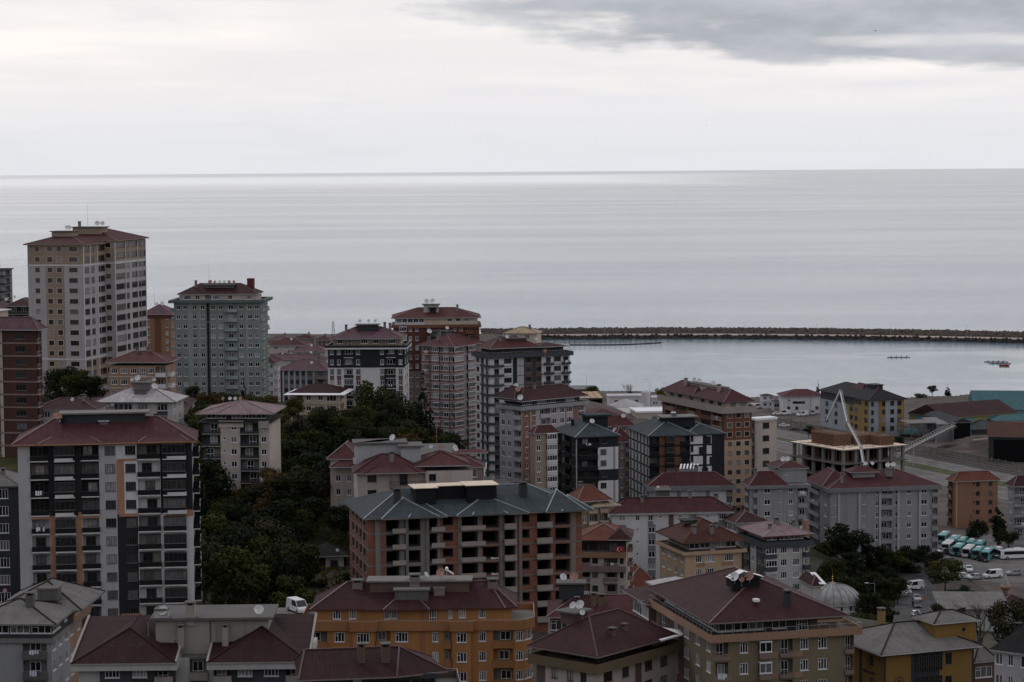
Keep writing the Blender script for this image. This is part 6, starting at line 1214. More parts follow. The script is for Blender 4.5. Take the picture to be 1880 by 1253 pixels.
flat('bright white roofed hall touching the rust red twin pyramid block', 1170, 757, 850, 8, 4, 1232, 14, 'creamp', 'sheetw', {'R': "_2 w1 _2"})
flat('long white container like building by the water', 1118, 728, 1020, 4, 4, 1182, 8, 'white', 'white', {'R': "_1 w1 _1 w1 _1 w1 _1"})
flat('small white kiosk with dark windows by the water', 1194, 731, 1000, 4, 4, 1222, 8, 'white', 'white', {'R': "_1 w1 w1 _1 w1 _1"})
t = thing('storage_silo', 'white cylindrical silo with domed top on the shore', 'silo', at(1186, 736, 990)+Vector((0, 0, -1))); m = MB(); m.lathe([(1.9, -8), (1.9, 4.6), (1.5, 5.2), (.5, 5.7), (.01, 5.8)], 'white', 20); m.obj('tank', t); m = MB(); m.box(1.8, 2.2, -.3, .3, -6, 5, 'metal'); m.obj('ladder', t)
# mobile lattice mast on the skyline
t = thing('lattice_mast', 'thin dark lattice mast rising behind the roofs at centre left', 'mast', at(612, 620, 930)); m = MB()
for s_ in (-1, 1): m.beam((s_*.7, 0, 0), (s_*.25, 0, 6.5), .14, .14, 'raild')
for i in range(6): m.beam((-.7+i*.07, 0, i*1.08), (.63-i*.07, 0, i*1.08+1.08), .1, .1, 'raild'); m.beam((.7-i*.07, 0, i*1.08), (-.63+i*.07, 0, i*1.08+1.08), .1, .1, 'raild')
m.obj('lattice', t)
b = shed('workshop', 'low hall with long dull red roof between the slate hut and the harbour workshops', 1062, 772, 800, 4, 4, xr=1160, L=24, roof='r_red', wall='offwhite', h=3, axis='h', cat='workshop')
b = shed('workshop', 'small grey roofed hall left of the white walled workshop', 1046, 752, 930, 4, 4, xr=1092, L=16, roof='r_grey', wall='offwhite', h=1.5, axis='h', cat='workshop')
# skyline clutter of distant rooftops at centre left
for i, (px, w, y, lb) in enumerate(((492, 40, 622, 'grey distant house at the shoreline, right beside the green tower'), (540, 36, 620, 'distant low house at the shoreline above the long lilac roof'), (576, 30, 623, 'distant house left of the thin lattice mast'), (628, 40, 617, 'distant house right of the thin lattice mast'))):
    b = Bd('house', lb, 'house', px+w, y+2, 1180+i*20, 88, 3, xl=px, W=10, sh=3); b.main({'L': "_1 w1 _1 w1 _1 w1 _1"}, ['pinkb', 'conc', 'brown', 'offwhite'][i]); b.hip(h=2.0, k=['r_purple', 'r_rust', 'r_red', 'r_purple'][i], cap=None); b.chim(4, 3, b.H+1.6, 1.6)
# ================================================================== VEGETATION
def leaf_crown(key, blobs, N, ls, k, seed, flat=.35):
    r = random.Random(seed); m = MB(); tot = sum(b[3]**2 for b in blobs)
    for (bx, by, bz, br) in blobs:
        for _ in range(int(N*br*br/tot)):
            d = Vector((r.gauss(0, 1), r.gauss(0, 1), r.gauss(0, 1))).normalized(); p = Vector((bx, by, bz))+Vector((d.x, d.y, d.z*.85))*br*(r.uniform(.62, 1.05)+(.25 if r.random() < .06 else 0))
            nrm = (d+Vector((r.uniform(-1, 1), r.uniform(-1, 1), r.uniform(-.4, 1)))*.9).normalized(); x = nrm.orthogonal().normalized(); a = r.uniform(0, 6.28); y = nrm.cross(x); x, y = x*math.cos(a)+y*math.sin(a), y*math.cos(a)-x*math.sin(a); s = ls*r.uniform(.6, 1.4)
            m.face([p-x*s-y*s*.5, p+x*s-y*s*.6, p+x*s*.7+y*s*.6, p-x*s*.6+y*s*.55], k)
    return m.mesh(key)
def trunk_mesh(seed, h=.5, limbs=5, r0=.025):
    r = random.Random(seed); m = MB(); p = Vector((0, 0, -.12)); segs = []
    for i in range(4): q = p+Vector((r.uniform(-.02, .02), r.uniform(-.02, .02), (h+.12)/4)); m.tube(p, q, r0*(1-.18*i), r0*(1-.18*(i+1)), 'bark', 7, False); segs.append(q); p = q
    for i in range(limbs):
        s = segs[r.choice([1, 2, 3])]; a = i*2*math.pi/limbs+r.uniform(-.3, .3); e = s+Vector((math.cos(a)*.16, math.sin(a)*.16, r.uniform(.12, .26))); m.tube(s, e, r0*.45, r0*.18, 'bark', 5, False)
    return m.mesh('trunk')
def blobs_broad(seed, n=14, R_=.30, wide=1.0):
    r = random.Random(seed); out = [(0, 0, .6, .22)]
    for i in range(n):
        a = r.uniform(0, 6.28); e = r.uniform(-.35, 1.0); q = R_*math.sqrt(max(0, 1-e*e*.6))*r.uniform(.45, 1.0)*wide; out.append((q*math.cos(a), q*math.sin(a), .56+e*.33, r.uniform(.10, .17)))
    return out
def blobs_con(seed, wid=.2):
    r = random.Random(seed); out = []
    for i in range(16):
        f = i/15; q = wid*(1-f)**.85; n = max(1, int(6*(1-f)))
        for j in range(n): a = r.uniform(0, 6.28); out.append((q*.6*math.cos(a), q*.6*math.sin(a), .1+f*.86, max(.022, q*.55)))
    return out
def blobs_cyp(seed, wid=.12):
    r = random.Random(seed); return [(r.uniform(-.3, .3)*wid, r.uniform(-.3, .3)*wid, .06+i/17*.86, wid*(.95 if 2 < i < 11 else .55)*math.sin(math.pi*min(1, (i+2)/18))**.5) for i in range(17)]
CR = {'broad': [leaf_crown('crown', blobs_broad(s, 13+s % 4, .28, [1, 1.2, .85][s % 3]), 2300, .021, 'lf_mid', s) for s in range(5)],
      'con': [leaf_crown('crown', blobs_con(s+20, .17+.03*(s % 2)), 1900, .018, 'lf_con', s+20) for s in range(3)],
      'cyp': [leaf_crown('crown', blobs_cyp(s+40), 1300, .020, 'lf_con', s+40) for s in range(2)]}
CR['bush'] = [leaf_crown('crown', [(x, y, z-.35, q*1.2) for x, y, z, q in blobs_broad(s+60, 9, .4, 1.3)], 1200, .035, 'lf_mid', s+60) for s in range(2)]
TK = [trunk_mesh(s) for s in range(3)]; TKC = trunk_mesh(9, .8, 0, .016)
def bare_mesh(seed, tips=True):
    r = random.Random(seed); m = MB(); cnt = [0]
    def br(p, d, l, w, dep):
        q = p+d*l; m.tube(p, q, w, w*.68, 'bark', 5 if dep > 2 else 3, False)
        if dep == 0: return
        for i in range(3 if dep > 1 else 2):
            nd_ = (d+Vector((r.uniform(-1, 1), r.uniform(-1, 1), r.uniform(-.25, .55)))*(.62 if dep > 3 else .75)).normalized(); br(q if i else p+d*l*.75, nd_, l*r.uniform(.62, .85), w*.6, dep-1)
    br(Vector((0, 0, -.1)), Vector((0, 0, 1)), .32, .022, 5)
    return m.mesh('branches')
BARE = [bare_mesh(3), bare_mesh(5)]
def tree(kind, x, y, h, leaf, label, group=None, name=None, zoff=0, wide=1.0, var=None, z=None):
    z = gz(x, y) if z is None else z; nm = name or {'broad': 'broadleaf_tree', 'con': 'conifer_tree', 'cyp': 'cypress_tree', 'bush': 'shrub', 'bare': 'bare_tree'}[kind]
    t = thing(nm, label, 'shrub' if kind == 'bush' else 'tree', (x, y, z+zoff), rng.uniform(0, 6.28), group); t.scale = (h*wide, h*wide, h)
    if kind == 'bare': link('branches', BARE[var or 0], t); return t
    c = link('crown', rng.choice(CR[kind]) if var is None else CR[kind][var], t); c.material_slots[0].link = 'OBJECT'; c.material_slots[0].material = MATS[leaf]
    link('trunk', TKC if kind in ('con', 'cyp') else rng.choice(TK), t); return t
def clear(x, y, mg=2.5):
    for F in FOOT:
        cx_ = sum(p[0] for p in F)/4; cy_ = sum(p[1] for p in F)/4
        if abs(x-cx_) > 60 or abs(y-cy_) > 60: continue
        if inpoly(np.array(x), np.array(y), F) or float(dseg(np.array(x), np.array(y), F)) < mg: return False
    return True
def tp(px, D): p = at(px, 700, D); return p.x, D
# the wooded slope between the black block, the cream block and the unfinished block
GL = {('broad', 'lf_dark'): ('dark green leafy tree in the wooded slope left of the unfinished block', 'dark leafy trees of the wooded slope'),
      ('broad', 'lf_mid'): ('mid green leafy tree in the wooded slope left of the unfinished block', 'mid green trees of the wooded slope'),
      ('broad', 'lf_olv'): ('pale olive thinly leaved tree in the wooded slope', 'pale olive trees of the wooded slope'),
      ('broad', 'lf_aut'): ('tree with rusty autumn leaves in the wooded slope', 'autumn coloured trees of the wooded slope'),
      ('con', 'lf_con'): ('blackish pointed conifer in the wooded slope', 'conifers of the wooded slope')}
NAMEME = []; tr = random.Random(77); used = []; n = 0; tries = 0
while n < 175 and tries < 4000:
    tries += 1; D = tr.uniform(392, 640); px = tr.uniform(366, 650 if D < 520 else 830 if D > 570 else 660)
    if 494 < px < 556 and 498 < D < 640 and tr.random() < .93: continue
    if 540 < px < 640 and D > 585: continue
    x, y = tp(px, D)
    if not clear(x, y, 2.5) or any((x-a)**2+(y-c)**2 < 22 for a, c in used): continue
    if 548 < px < 660 and 395 < D < 455: continue
    used.append((x, y)); k = tr.choices([('broad', 'lf_dark'), ('broad', 'lf_mid'), ('broad', 'lf_olv'), ('broad', 'lf_aut'), ('con', 'lf_con')], [38, 28, 12, 7, 15])[0]
    h = tr.uniform(7, 13) if k[0] == 'broad' else tr.uniform(9, 15)
    if 385 < px < 505 and 450 < D < 520: h = min(h, 6)
    if k[0] == 'con': h *= 1.25
    if px > 640: h = min(h, 9)
    if D > 575: h = min(h, 9)
    lb, gr = GL[k]; o_ = tree(k[0], x, y, h, k[1], lb, gr, wide=tr.uniform(.95, 1.4) if k[0] == 'broad' else 1.05); n += 1; NAMEME.append((o_, lb))
for (px, D, kind, h, lf, lb, w) in [
    (640, 540, 'con', 14, 'lf_con', 'dark conifer above the pale stepped roof house', 1.2), (615, 560, 'broad', 12, 'lf_mid', 'tall green tree right of the bright yellow one', 1.0), (665, 600, 'broad', 13, 'lf_mid', 'green tree at the left foot of the white and black tower', .9), (710, 605, 'broad', 12, 'lf_dark', 'dark tree before the broad blank wall of the white tower', 1.0), (755, 600, 'broad', 11, 'lf_olv', 'thin olive tree left of the tall blackish conifer', 1.0), (512, 545, 'broad', 6, 'lf_yel', 'small yellow tree on the grass clearing', 1.5), (530, 585, 'broad', 6.5, 'lf_yel', 'yellow tree at the top of the grass clearing', 1.4), (575, 590, 'broad', 7, 'lf_mid', 'light green tree below the left end of the villa', 1.4), (450, 430, 'broad', 9, 'lf_aut', 'brownish tree low in the wooded slope near the black block', 1.2), (420, 420, 'broad', 9, 'lf_yel', 'yellow tinged tree right of the black block foot', 1.1), (500, 500, 'broad', 9, 'lf_aut', 'rusty tree right of the cream block foot', 1.1), (776, 612, 'con', 24, 'lf_con', 'tall blackish conifer standing before the pink block', 1.1), (822, 600, 'broad', 11, 'lf_dark', 'dark round tree below the left corner of the pink block', 1.1),
    (690, 632, 'broad', 18, 'lf_mid', 'tall yellowish green tree before the white and black tower', .8), (735, 626, 'broad', 17, 'lf_olv', 'tall greyish green tree between the white tower and the dark conifer', .9), (595, 625, 'broad', 9, 'lf_mid', 'rounded green tree before the yellow villa', 1.2),
    (448, 690, 'con', 13, 'lf_con', 'pointed dark fir at the foot of the green tower', 1.1), (372, 690, 'con', 9, 'lf_con', 'small dark fir near the left foot of the green tower', 1.0), (352, 688, 'broad', 8, 'lf_dark', 'dark leafy tree between the orange house and the green tower', 1.0), (400, 688, 'cyp', 9, 'lf_con', 'slim dark cypress in front of the green tower', 1.2), (424, 690, 'broad', 8, 'lf_dark', 'round dark tree in front of the stacked balconies of the green tower', 1.1),
    (60, 640, 'broad', 9, 'lf_dark', 'dark tree between the brick block and the tallest tower', 1.3), (165, 612, 'broad', 9, 'lf_dark', 'dark tree under the right corner of the tallest tower', 1.3), (150, 590, 'bush', 6, 'lf_mid', 'big green bush below the tallest tower', 1.8), (80, 600, 'bush', 6, 'lf_dark', 'big dark bush below the tallest tower', 2), (345, 640, 'broad', 8, 'lf_dark', 'dark tree right of the whitish roofed house', 1.3), (118, 625, 'broad', 15, 'lf_dark', 'large dark tree at the foot of the tallest tower', 1.1), (140, 615, 'broad', 12, 'lf_mid', 'green tree right of the large dark one at the tallest tower', 1.0), (95, 630, 'bare', 17, None, 'bare brown tree at the foot of the tallest tower', .8), (5, 820, 'con', 14, 'lf_con', 'dark conifer at the left edge above the brick block', 1.2),
    (385, 485, 'broad', 14, 'lf_dark', 'big dark tree between the black block and the cream block', 1.0), (420, 470, 'broad', 7, 'lf_dark', 'dark tree hiding the foot of the cream block', 1.3), (470, 492, 'bare', 9, None, 'pale bare tree against the corner of the cream block', 1.0),
    (548, 560, 'con', 14, 'lf_con', 'dark conifer beside the yellow green grass', 1.3), (600, 575, 'broad', 7, 'lf_yel', 'bright yellow green tree below the villa', 1.5), (588, 560, 'broad', 5, 'lf_yel', 'smaller yellow tree below the bright yellow green one', 1.5), (521, 575, 'broad', 6, 'lf_yel', 'yellowish tree at the left rim of the grass slope', 1.4),
    (1564, 585, 'broad', 13, 'lf_dark', 'large dark tree in front of the long grey block', 1.2), (1530, 560, 'broad', 8, 'lf_mid', 'yellow green tree left of the large dark one by the mosque', 1.2), (1590, 545, 'broad', 9, 'lf_dark', 'dark tree beside the derelict house', 1.2), (1650, 545, 'broad', 7, 'lf_dark', 'dark tree covering the front of the derelict house', 1.3), (1560, 530, 'broad', 9, 'lf_dark', 'dark tree right behind the mosque dome', 1.2), (1620, 525, 'broad', 8, 'lf_dark', 'dark tree beside the street lamp near the mosque', 1.2), (1600, 500, 'broad', 8, 'lf_dark', 'dark tree right of the mosque base', 1.2),
    (1606, 590, 'broad', 9, 'lf_dark', 'dark tree before the left corner of the derelict house', 1.1), (1628, 588, 'broad', 8, 'lf_dark', 'dark tree before the door of the derelict house', 1.2), (1652, 592, 'broad', 7.5, 'lf_mid', 'greener tree before the middle of the derelict house', 1.2), (1676, 598, 'broad', 8, 'lf_dark', 'dark tree before the right half of the derelict house', 1.1), (1694, 600, 'broad', 7, 'lf_dark', 'dark tree before the right corner of the derelict house', 1.1), (1738, 565, 'broad', 9, 'lf_mid', 'broad green tree between the parked vans and the bus yard', 1.6), (1718, 590, 'broad', 7, 'lf_dark', 'dark tree left of the broad green tree near the bus yard', 1.4), (1765, 548, 'broad', 6, 'lf_dark', 'dark tree below the broad green tree near the bus yard', 1.4), 
    (1784, 640, 'con', 9, 'lf_con', 'dark fir before the small orange tan block', 1.3), (1800, 636, 'broad', 8, 'lf_dark', 'dark tree right of the fir before the small orange tan block', 1.1), (1836, 640, 'cyp', 13, 'lf_con', 'tall dark cypress right of the small orange tan block', 1.3), (1855, 630, 'broad', 7, 'lf_dark', 'dark tree under the house at the right edge', 1.2),
    (1765, 440, 'cyp', 11, 'lf_con', 'black ivy clad column tree beside the flat pale hall', 1.6), (1742, 440, 'bush', 5, 'lf_dark', 'dark shrub left of the black column tree', 1.2), (1802, 425, 'bare', 13, None, 'large bare tree with spreading branches in front of the pale hall', 1.15), (1858, 420, 'broad', 12, 'lf_olv', 'leafy olive green tree at the right edge', 1.0),
    (1730, 470, 'broad', 6, 'lf_dark', 'dark tree along the right kerb of the street with parked cars', 1.2), 
    (1104, 470, 'con', 5, 'lf_con', 'small conifer beside the yellow house in the centre', 1.4), (1452, 520, 'broad', 4, 'lf_aut', 'reddish shrub tree on the terrace behind the grey beige block', 1.5),
    (1502, 1030, 'con', 11, 'lf_con', 'dark fir behind the white harbour building', 1.0), (1318, 1020, 'broad', 9, 'lf_aut', 'yellowish tree behind the twin pyramid roofs', 1.0), (1310, 1010, 'con', 10, 'lf_con', 'dark fir behind the twin pyramid roofs', 1.0), (1298, 1025, 'bare', 10, None, 'bare tree left of the fir behind the twin pyramid roofs', 1.0),
    (1086, 1050, 'broad', 7, 'lf_mid', 'green tree on the shore right of the grey tower', 1.4), (1152, 1050, 'bare', 9, None, 'bare tree on the shore in the harbour yard', 1.1), (1158, 1046, 'con', 8, 'lf_con', 'dark narrow fir on the shore beside the bare tree', .9), (1212, 1045, 'broad', 7, 'lf_yel', 'yellow green palm like tree by the shore', .9),
    (1485, 900, 'broad', 5, 'lf_dark', 'low dark tree left of the unfinished deck', 1.3), (1560, 880, 'broad', 4, 'lf_dark', 'dark bush like tree below the striped building', 1.6), (1600, 870, 'broad', 4.5, 'lf_dark', 'second dark low tree below the striped building', 1.6), (1650, 860, 'broad', 5, 'lf_dark', 'dark low tree right of the striped building', 1.5), (1480, 800, 'cyp', 6, 'lf_dark', 'dark column bush at the left side of the unfinished deck', 1.7),
    (1690, 1055, 'bush', 3, 'lf_olv', 'low shrubs on the quay behind the striped building', 2.4), (1740, 1062, 'con', 6, 'lf_con', 'small dark fir on the quay beyond the teal warehouse', 1.4), (1712, 1062, 'broad', 5, 'lf_dark', 'small dark tree on the quay right of the striped building', 1.4)]:
    x, y = tp(px, D); tree(kind, x, y, h, lf or 'bark', lb, wide=w)
# hedges of bushes that close gaps, low and dense
for i in range(46):
    D = tr.uniform(400, 600); px = tr.uniform(368, 640); x, y = tp(px, D)
    if clear(x, y, 1.0) and not 494 < px < 556: o_ = tree('bush', x, y, tr.uniform(2.5, 4.5), tr.choice(['lf_dark', 'lf_mid', 'lf_yel', 'lf_olv']), 'low bush in the undergrowth of the wooded slope', 'bushes of the wooded slope', wide=1.3); NAMEME.append((o_, 'low bush'))
for i in range(60):
    D = tr.uniform(490, 606); px = tr.uniform(1525, 1705); x, y = tp(px, D)
    if clear(x, y, 1.5) and (px < 1636 or D > 592): o_ = tree('broad' if i % 2 else 'bush', x, y, tr.uniform(4, 7), tr.choice(['lf_dark', 'lf_dark', 'lf_mid']), 'dark bush or small tree in the thicket around the derelict house', 'thicket around the derelict house', wide=1.5); NAMEME.append((o_, 'dark bushy tree'))
LM = {'cream block among the trees': (432, 900), 'right side of the black block': (370, 1000), 'white cottage in the slope': (600, 1030), 'unfinished brick block': (645, 960), 'yellow villa': (575, 760), 'white and black tower': (670, 780), 'pink block foot': (790, 800),
      'green tower foot': (400, 720), 'orange block roof': (560, 1090), 'grass clearing': (520, 830), 'derelict house': (1650, 1010), 'mosque dome': (1540, 1090), 'long grey block': (1580, 960), 'pale stepped roof house': (630, 860)}
_o = 'first second third fourth fifth sixth seventh eighth ninth'.split(); _t = 'tenth eleventh twelfth thirteenth fourteenth fifteenth sixteenth seventeenth eighteenth nineteenth'.split()
ORD = ['nearest']+[q+' nearest' for q in _o[1:]+_t]+[a+'-'+q+' nearest' for a in ('twenty', 'thirty', 'forty', 'fifty') for q in ['th']+_o]
bk = {}
for o_, lb in NAMEME:
    q = proj(o_.location+Vector((0, 0, o_.scale.z*.5))); nm = min(LM, key=lambda k: (LM[k][0]-q[0])**2+(LM[k][1]-q[1])**2); w_ = lb.split(' in the ')[0].split(' left of')[0]
    bk.setdefault((w_, nm), []).append(((LM[nm][0]-q[0])**2+(LM[nm][1]-q[1])**2, o_.name, o_))
for (w_, nm), L_ in bk.items():
    for i, (_, _, o_) in enumerate(sorted(L_, key=lambda e: e[:2])): o_['label'] = '%s, %s such one to the %s' % (w_.replace('green leafy ', 'leafy ').replace('thinly leaved ', ''), ORD[i].replace('y-th', 'ieth'), nm)
# grass tufts over the slope
def tufts():
    m = MB(); r = random.Random(2)
    for i in range(9000):
        D = r.uniform(400, 630); px = r.uniform(380, 640); p = at(px, 700, D); x, y = p.x, D; z = gz(x, y); a = r.uniform(0, 3.14); s = r.uniform(.3, .8)
        if not (inpoly(np.array(x), np.array(y), [(-400, 380), (400, 380), (400, 640), (-400, 640)])): continue
        m.face([(x-math.cos(a)*s, y-math.sin(a)*s, z-.1), (x+math.cos(a)*s, y+math.sin(a)*s, z-.1), (x+math.cos(a)*s*.8, y+math.sin(a)*s*.8+.1, z+s*.9)], r.choice(['lf_yel', 'lf_mid', 'lf_mid', 'lf_yel']))
    tag(m.obj('tall_grass'), kind='stuff')
tufts()

# ================================================================== STREETS IN TOWN
def drape(name, line, w, k, lift=.35, step=3.0):
    m = MB(); P = along([tuple(p) for p in line], step); 
    for (p, d), (q, e) in zip(P, P[1:]):
        a = Vector((-d.y, d.x))*w/2; c = Vector((-e.y, e.x))*w/2; z0 = max(gz(p.x, p.y), gz((p+a).x, (p+a).y), gz((p-a).x, (p-a).y))+lift; z1 = max(gz(q.x, q.y), gz((q+c).x, (q+c).y), gz((q-c).x, (q-c).y))+lift
        m.face([(*(p-a), z0), (*(q-c), z1), (*(q+c), z1), (*(p+a), z0)][::-1], k)
        m.face([(*(p-a), z0-1.5), (*(q-c), z1-1.5), (*(q-c), z1), (*(p-a), z0)], 'concd'); m.face([(*(p+a), z0), (*(q+c), z1), (*(q+c), z1-1.5), (*(p+a), z0-1.5)], 'concd')
    return tag(m.obj(name), kind='structure')
drape('street', [tp(1693, 440), tp(1690, 500), tp(1688, 560), tp(1672, 600), tp(1700, 640)], 11, 'asphalt')
drape('street', [tp(935, 500), tp(925, 540), tp(905, 575), tp(880, 600), tp(860, 640)], 8, 'asphalt')
sheet('bus_yard', pts(3.62, (1640, 978), (1960, 985), (1960, 1075), (1640, 1060))[::-1], 3.62, 'asphaltl')

# ================================================================== VEHICLES
def wheels(t, xs, w, r):
    def f(): m = MB(); m.tube((0, -.11, 0), (0, .11, 0), r, r, 'rubber', 12); m.tube((0, -.12, 0), (0, .12, 0), r*.5, r*.5, 'metal', 8); return m.mesh('wheel')
    for x in xs:
        for s in (-1, 1): link('wheel', cached(('wh', r), f), t, (x, s*w, r))
def loft(m, secs, k):
    for (A_, B_) in zip(secs, secs[1:]):
        for i in range(len(A_)): j = (i+1) % len(A_); m.face([A_[i], A_[j], B_[j], B_[i]], k)
def car_proto(paint, kind='car'):
    t = thing('parked_car' if kind == 'car' else 'parked_van', 'x', 'car' if kind == 'car' else 'van')
    if kind == 'car':
        prof = [(-2.1, .3), (-2.15, .7), (-1.95, .95), (-1.1, 1.0), (1.0, .98), (1.9, .82), (2.1, .65), (2.1, .3)]; cab = [(-1.7, .97), (-1.2, 1.42), (.25, 1.44), (1.0, .97)]; w = .86; wx = (-1.3, 1.3); r = .32
    else:
        prof = [(-2.6, .35), (-2.62, 1.1), (-2.55, 1.15), (1.7, 1.15), (2.35, 1.0), (2.5, .7), (2.5, .35)]; cab = [(-2.55, 1.13), (-2.48, 2.1), (.9, 2.12), (1.75, 1.13)]; w = .95; wx = (-1.7, 1.6); r = .36
    m = MB(); n = len(prof)
    for s in (-1, 1): f = [(x, s*w*(.94 if z > .9 else 1), z) for x, z in prof]; m.face(f if s < 0 else f[::-1], paint)
    for i in range(n): (x0, z0), (x1, z1) = prof[i], prof[(i+1) % n]; a = w*(.94 if z0 > .9 else 1); c = w*(.94 if z1 > .9 else 1); m.face([(x0, -a, z0), (x0, a, z0), (x1, c, z1), (x1, -c, z1)], paint)
    m.obj('body', t); m = MB(); q = w*.93; p_ = w*.76 if kind == 'car' else w*.86; (a, za), (b_, zb), (c_, zc), (d_, zd) = cab
    for s in (-1, 1): f = [(a, s*q, za), (d_, s*q, zd), (c_, s*p_, zc-.06), (b_, s*p_, zb-.06)]; m.face(f if s < 0 else f[::-1], 'gl0')
    m.face([(d_, -q, zd), (d_, q, zd), (c_, p_, zc-.06), (c_, -p_, zc-.06)], 'gl0'); m.face([(a, q, za), (a, -q, za), (b_, -p_, zb-.06), (b_, p_, zb-.06)], 'gl0'); m.obj('windows', t)
    m = MB(); m.box(b_-.03, c_+.03, -p_-.02, p_+.02, zb-.07, zb+.02, paint)
    for s in (-1, 1):
        for (x0, z0, x1, z1) in ((a, za, b_, zb-.06), (d_, zd, c_, zc-.06), ((b_+c_)/2, za, (b_+c_)/2, zb-.05)): m.beam((x0, s*(q+.005), z0), (x1, s*(p_+.005), z1), .08, .06, paint)
        if kind == 'van': m.box(b_+.1, (b_+c_)/2+.3, s*q-.03, s*q+.03, 1.13, 2.0, paint)
    m.obj('roof', t)
    for s in (-1, 1):
        m = MB(); m.box(prof[-2][0]-.02, prof[-2][0]+.03, s*w*.72-.16, s*w*.72+.16, .6, .74, 'lampglass'); m.obj('headlight', t); m = MB(); m.box(prof[1][0]-.02, prof[1][0]+.03, s*w*.78-.1, s*w*.78+.1, .66, .85, 'carred'); m.obj('tail_light', t)
    wheels(t, wx, w*.92, r); return t
def bus_proto(paint, L_=7.5):
    t = thing('parked_bus', 'x', 'bus'); m = MB(); h = 2.75; w = 1.12
    S = lambda x, k=1.0, z0=.4, zt=h: [(x, -w*k, z0), (x, w*k, z0), (x, w*k, zt-.25), (x, w*k*.8, zt), (x, -w*k*.8, zt), (x, -w*k, zt-.25)]
    secs = [S(-L_/2, .97), S(-L_/2+.15), S(L_/2-.5), S(L_/2-.08, .97, .4, h-.1)]; loft(m, secs, paint); m.face(secs[0][::-1], paint); m.face(secs[-1], paint); m.obj('body', t)
    m = MB(); [m.box(-L_/2+.3, L_/2-1.0, s*(w+.005)-.015, s*(w+.005)+.015, 1.35, 2.25, 'gl0') for s in (-1, 1)]; m.obj('side_windows', t)
    m = MB(); m.box(L_/2-.09, L_/2-.03, -.95, .95, 1.2, 2.35, 'gl0'); m.obj('windscreen', t); m = MB(); m.box(-L_/2-.03, -L_/2+.02, -.85, .85, 1.4, 2.3, 'gl0'); m.obj('rear_window', t)
    m = MB(); m.box(-.9, .9, -.6, .6, h+.001, h+.22, 'fwhite'); m.obj('roof_unit', t)
    for s in (-1, 1): m = MB(); m.box(L_/2-.06, L_/2-.0, s*.8-.15, s*.8+.15, .6, .78, 'lampglass'); m.obj('headlight', t)
    wheels(t, (-L_*.3, L_*.32), w*.92, .45); return t
PRO = {}
def place(kind, paint, px, py, head, label, z=None, group=None, L_=7.5):
    key = (kind, paint, L_)
    if z is None:
        z = 3.62
        for _ in range(12): p = atz(px, py, z); z = z*.4+.6*(max(gz(p.x+q, p.y) for q in (-5.5, 0, 5.5))+.40)
    p = atz(px, py, z)
    if key not in PRO:
        o = bus_proto(paint, L_) if kind == 'bus' else car_proto(paint, kind); PRO[key] = o; o.location = p; o.rotation_euler = (0, 0, R(head)); o['label'] = label
    else: o = copy_thing(PRO[key], p, R(head), label)
    if group: o['group'] = group
    elif 'group' in o: del o['group']
    return o
ZY = 3.64
G = 'buses parked side by side in the yard'
for i, (px, py, pt, lb) in enumerate([(1733, 996, 'busteal', 'teal bus at the left end of the back row, half behind the grey block'), (1752, 1003, 'busteal', 'second teal bus from the left of the parked row'), (1768, 1006, 'busteal', 'third teal bus from the left of the parked row'), (1784, 1009, 'busteal', 'fourth teal bus from the left of the parked row'), (1799, 1012, 'busteal', 'fifth teal bus from the left of the parked row'),
                                  (1740, 1012, 'carwhite', 'white topped bus in the front row, leftmost'), (1760, 1018, 'busteal', 'teal bus in the front row behind the dark cars'), (1778, 1021, 'carwhite', 'white bus in the middle of the front row'), (1796, 1024, 'busteal', 'teal bus near the right end of the front row'), (1812, 1027, 'busteal', 'last teal bus at the right end of the front row')]):
    place('bus', pt, px, py, -112, lb, ZY, G)
place('bus', 'carsilver', 1834, 1024, -78, 'silver grey coach seen from its front right of the teal buses', ZY); place('bus', 'carwhite', 1868, 1026, -170, 'long white coach parked side on at the right edge', ZY, L_=10.5)
place('car', 'carwhite', 1731, 1016, -160, 'white hatchback at the left end of the dark car row', ZY); place('car', 'carblack', 1744, 1019, -70, 'black car in the row before the buses, leftmost', ZY); place('car', 'carblack', 1756, 1021, -70, 'black car in the row before the buses, right of the first black one', ZY)
place('car', 'carwhite', 1770, 1021, -120, 'white car angled before the front row of buses', ZY); place('car', 'carblack', 1786, 1026, -70, 'black car right of the angled white car', ZY); place('car', 'carblack', 1804, 1031, -70, 'black car before the last teal bus', ZY)
place('car', 'carblack', 1745, 1034, -15, 'dark car beyond the white sedan in the open lot', ZY); place('car', 'carwhite', 1757, 1044, -12, 'white sedan in the middle of the open lot', ZY); place('car', 'carwhite', 1779, 1049, -95, 'white hatchback seen from its back in the open lot', ZY)
place('van', 'carwhite', 1822, 1061, -160, 'white minibus van in the lower right of the lot', ZY); place('car', 'carwhite', 1770, 1062, -30, 'white car half hidden by the broad green tree', ZY); place('car', 'carsilver', 1790, 1064, -150, 'silver car beside the half hidden white one', ZY); place('car', 'carsilver', 1862, 1056, -170, 'silver car behind the bare lamp at the right edge', ZY)
place('car', 'carwhite', 1657, 1091, -155, 'white car parked in front of the white van on the street'); place('van', 'carwhite', 1678, 1082, -150, 'white box van at the far end of the street'); place('car', 'carsilver', 1683, 1103, -92, 'silver car first in the street queue behind the van'); place('car', 'carblack', 1683, 1116, -92, 'black car in the middle of the street queue'); place('car', 'carwhite', 1682, 1134, -92, 'white car last in the street queue, nearest')
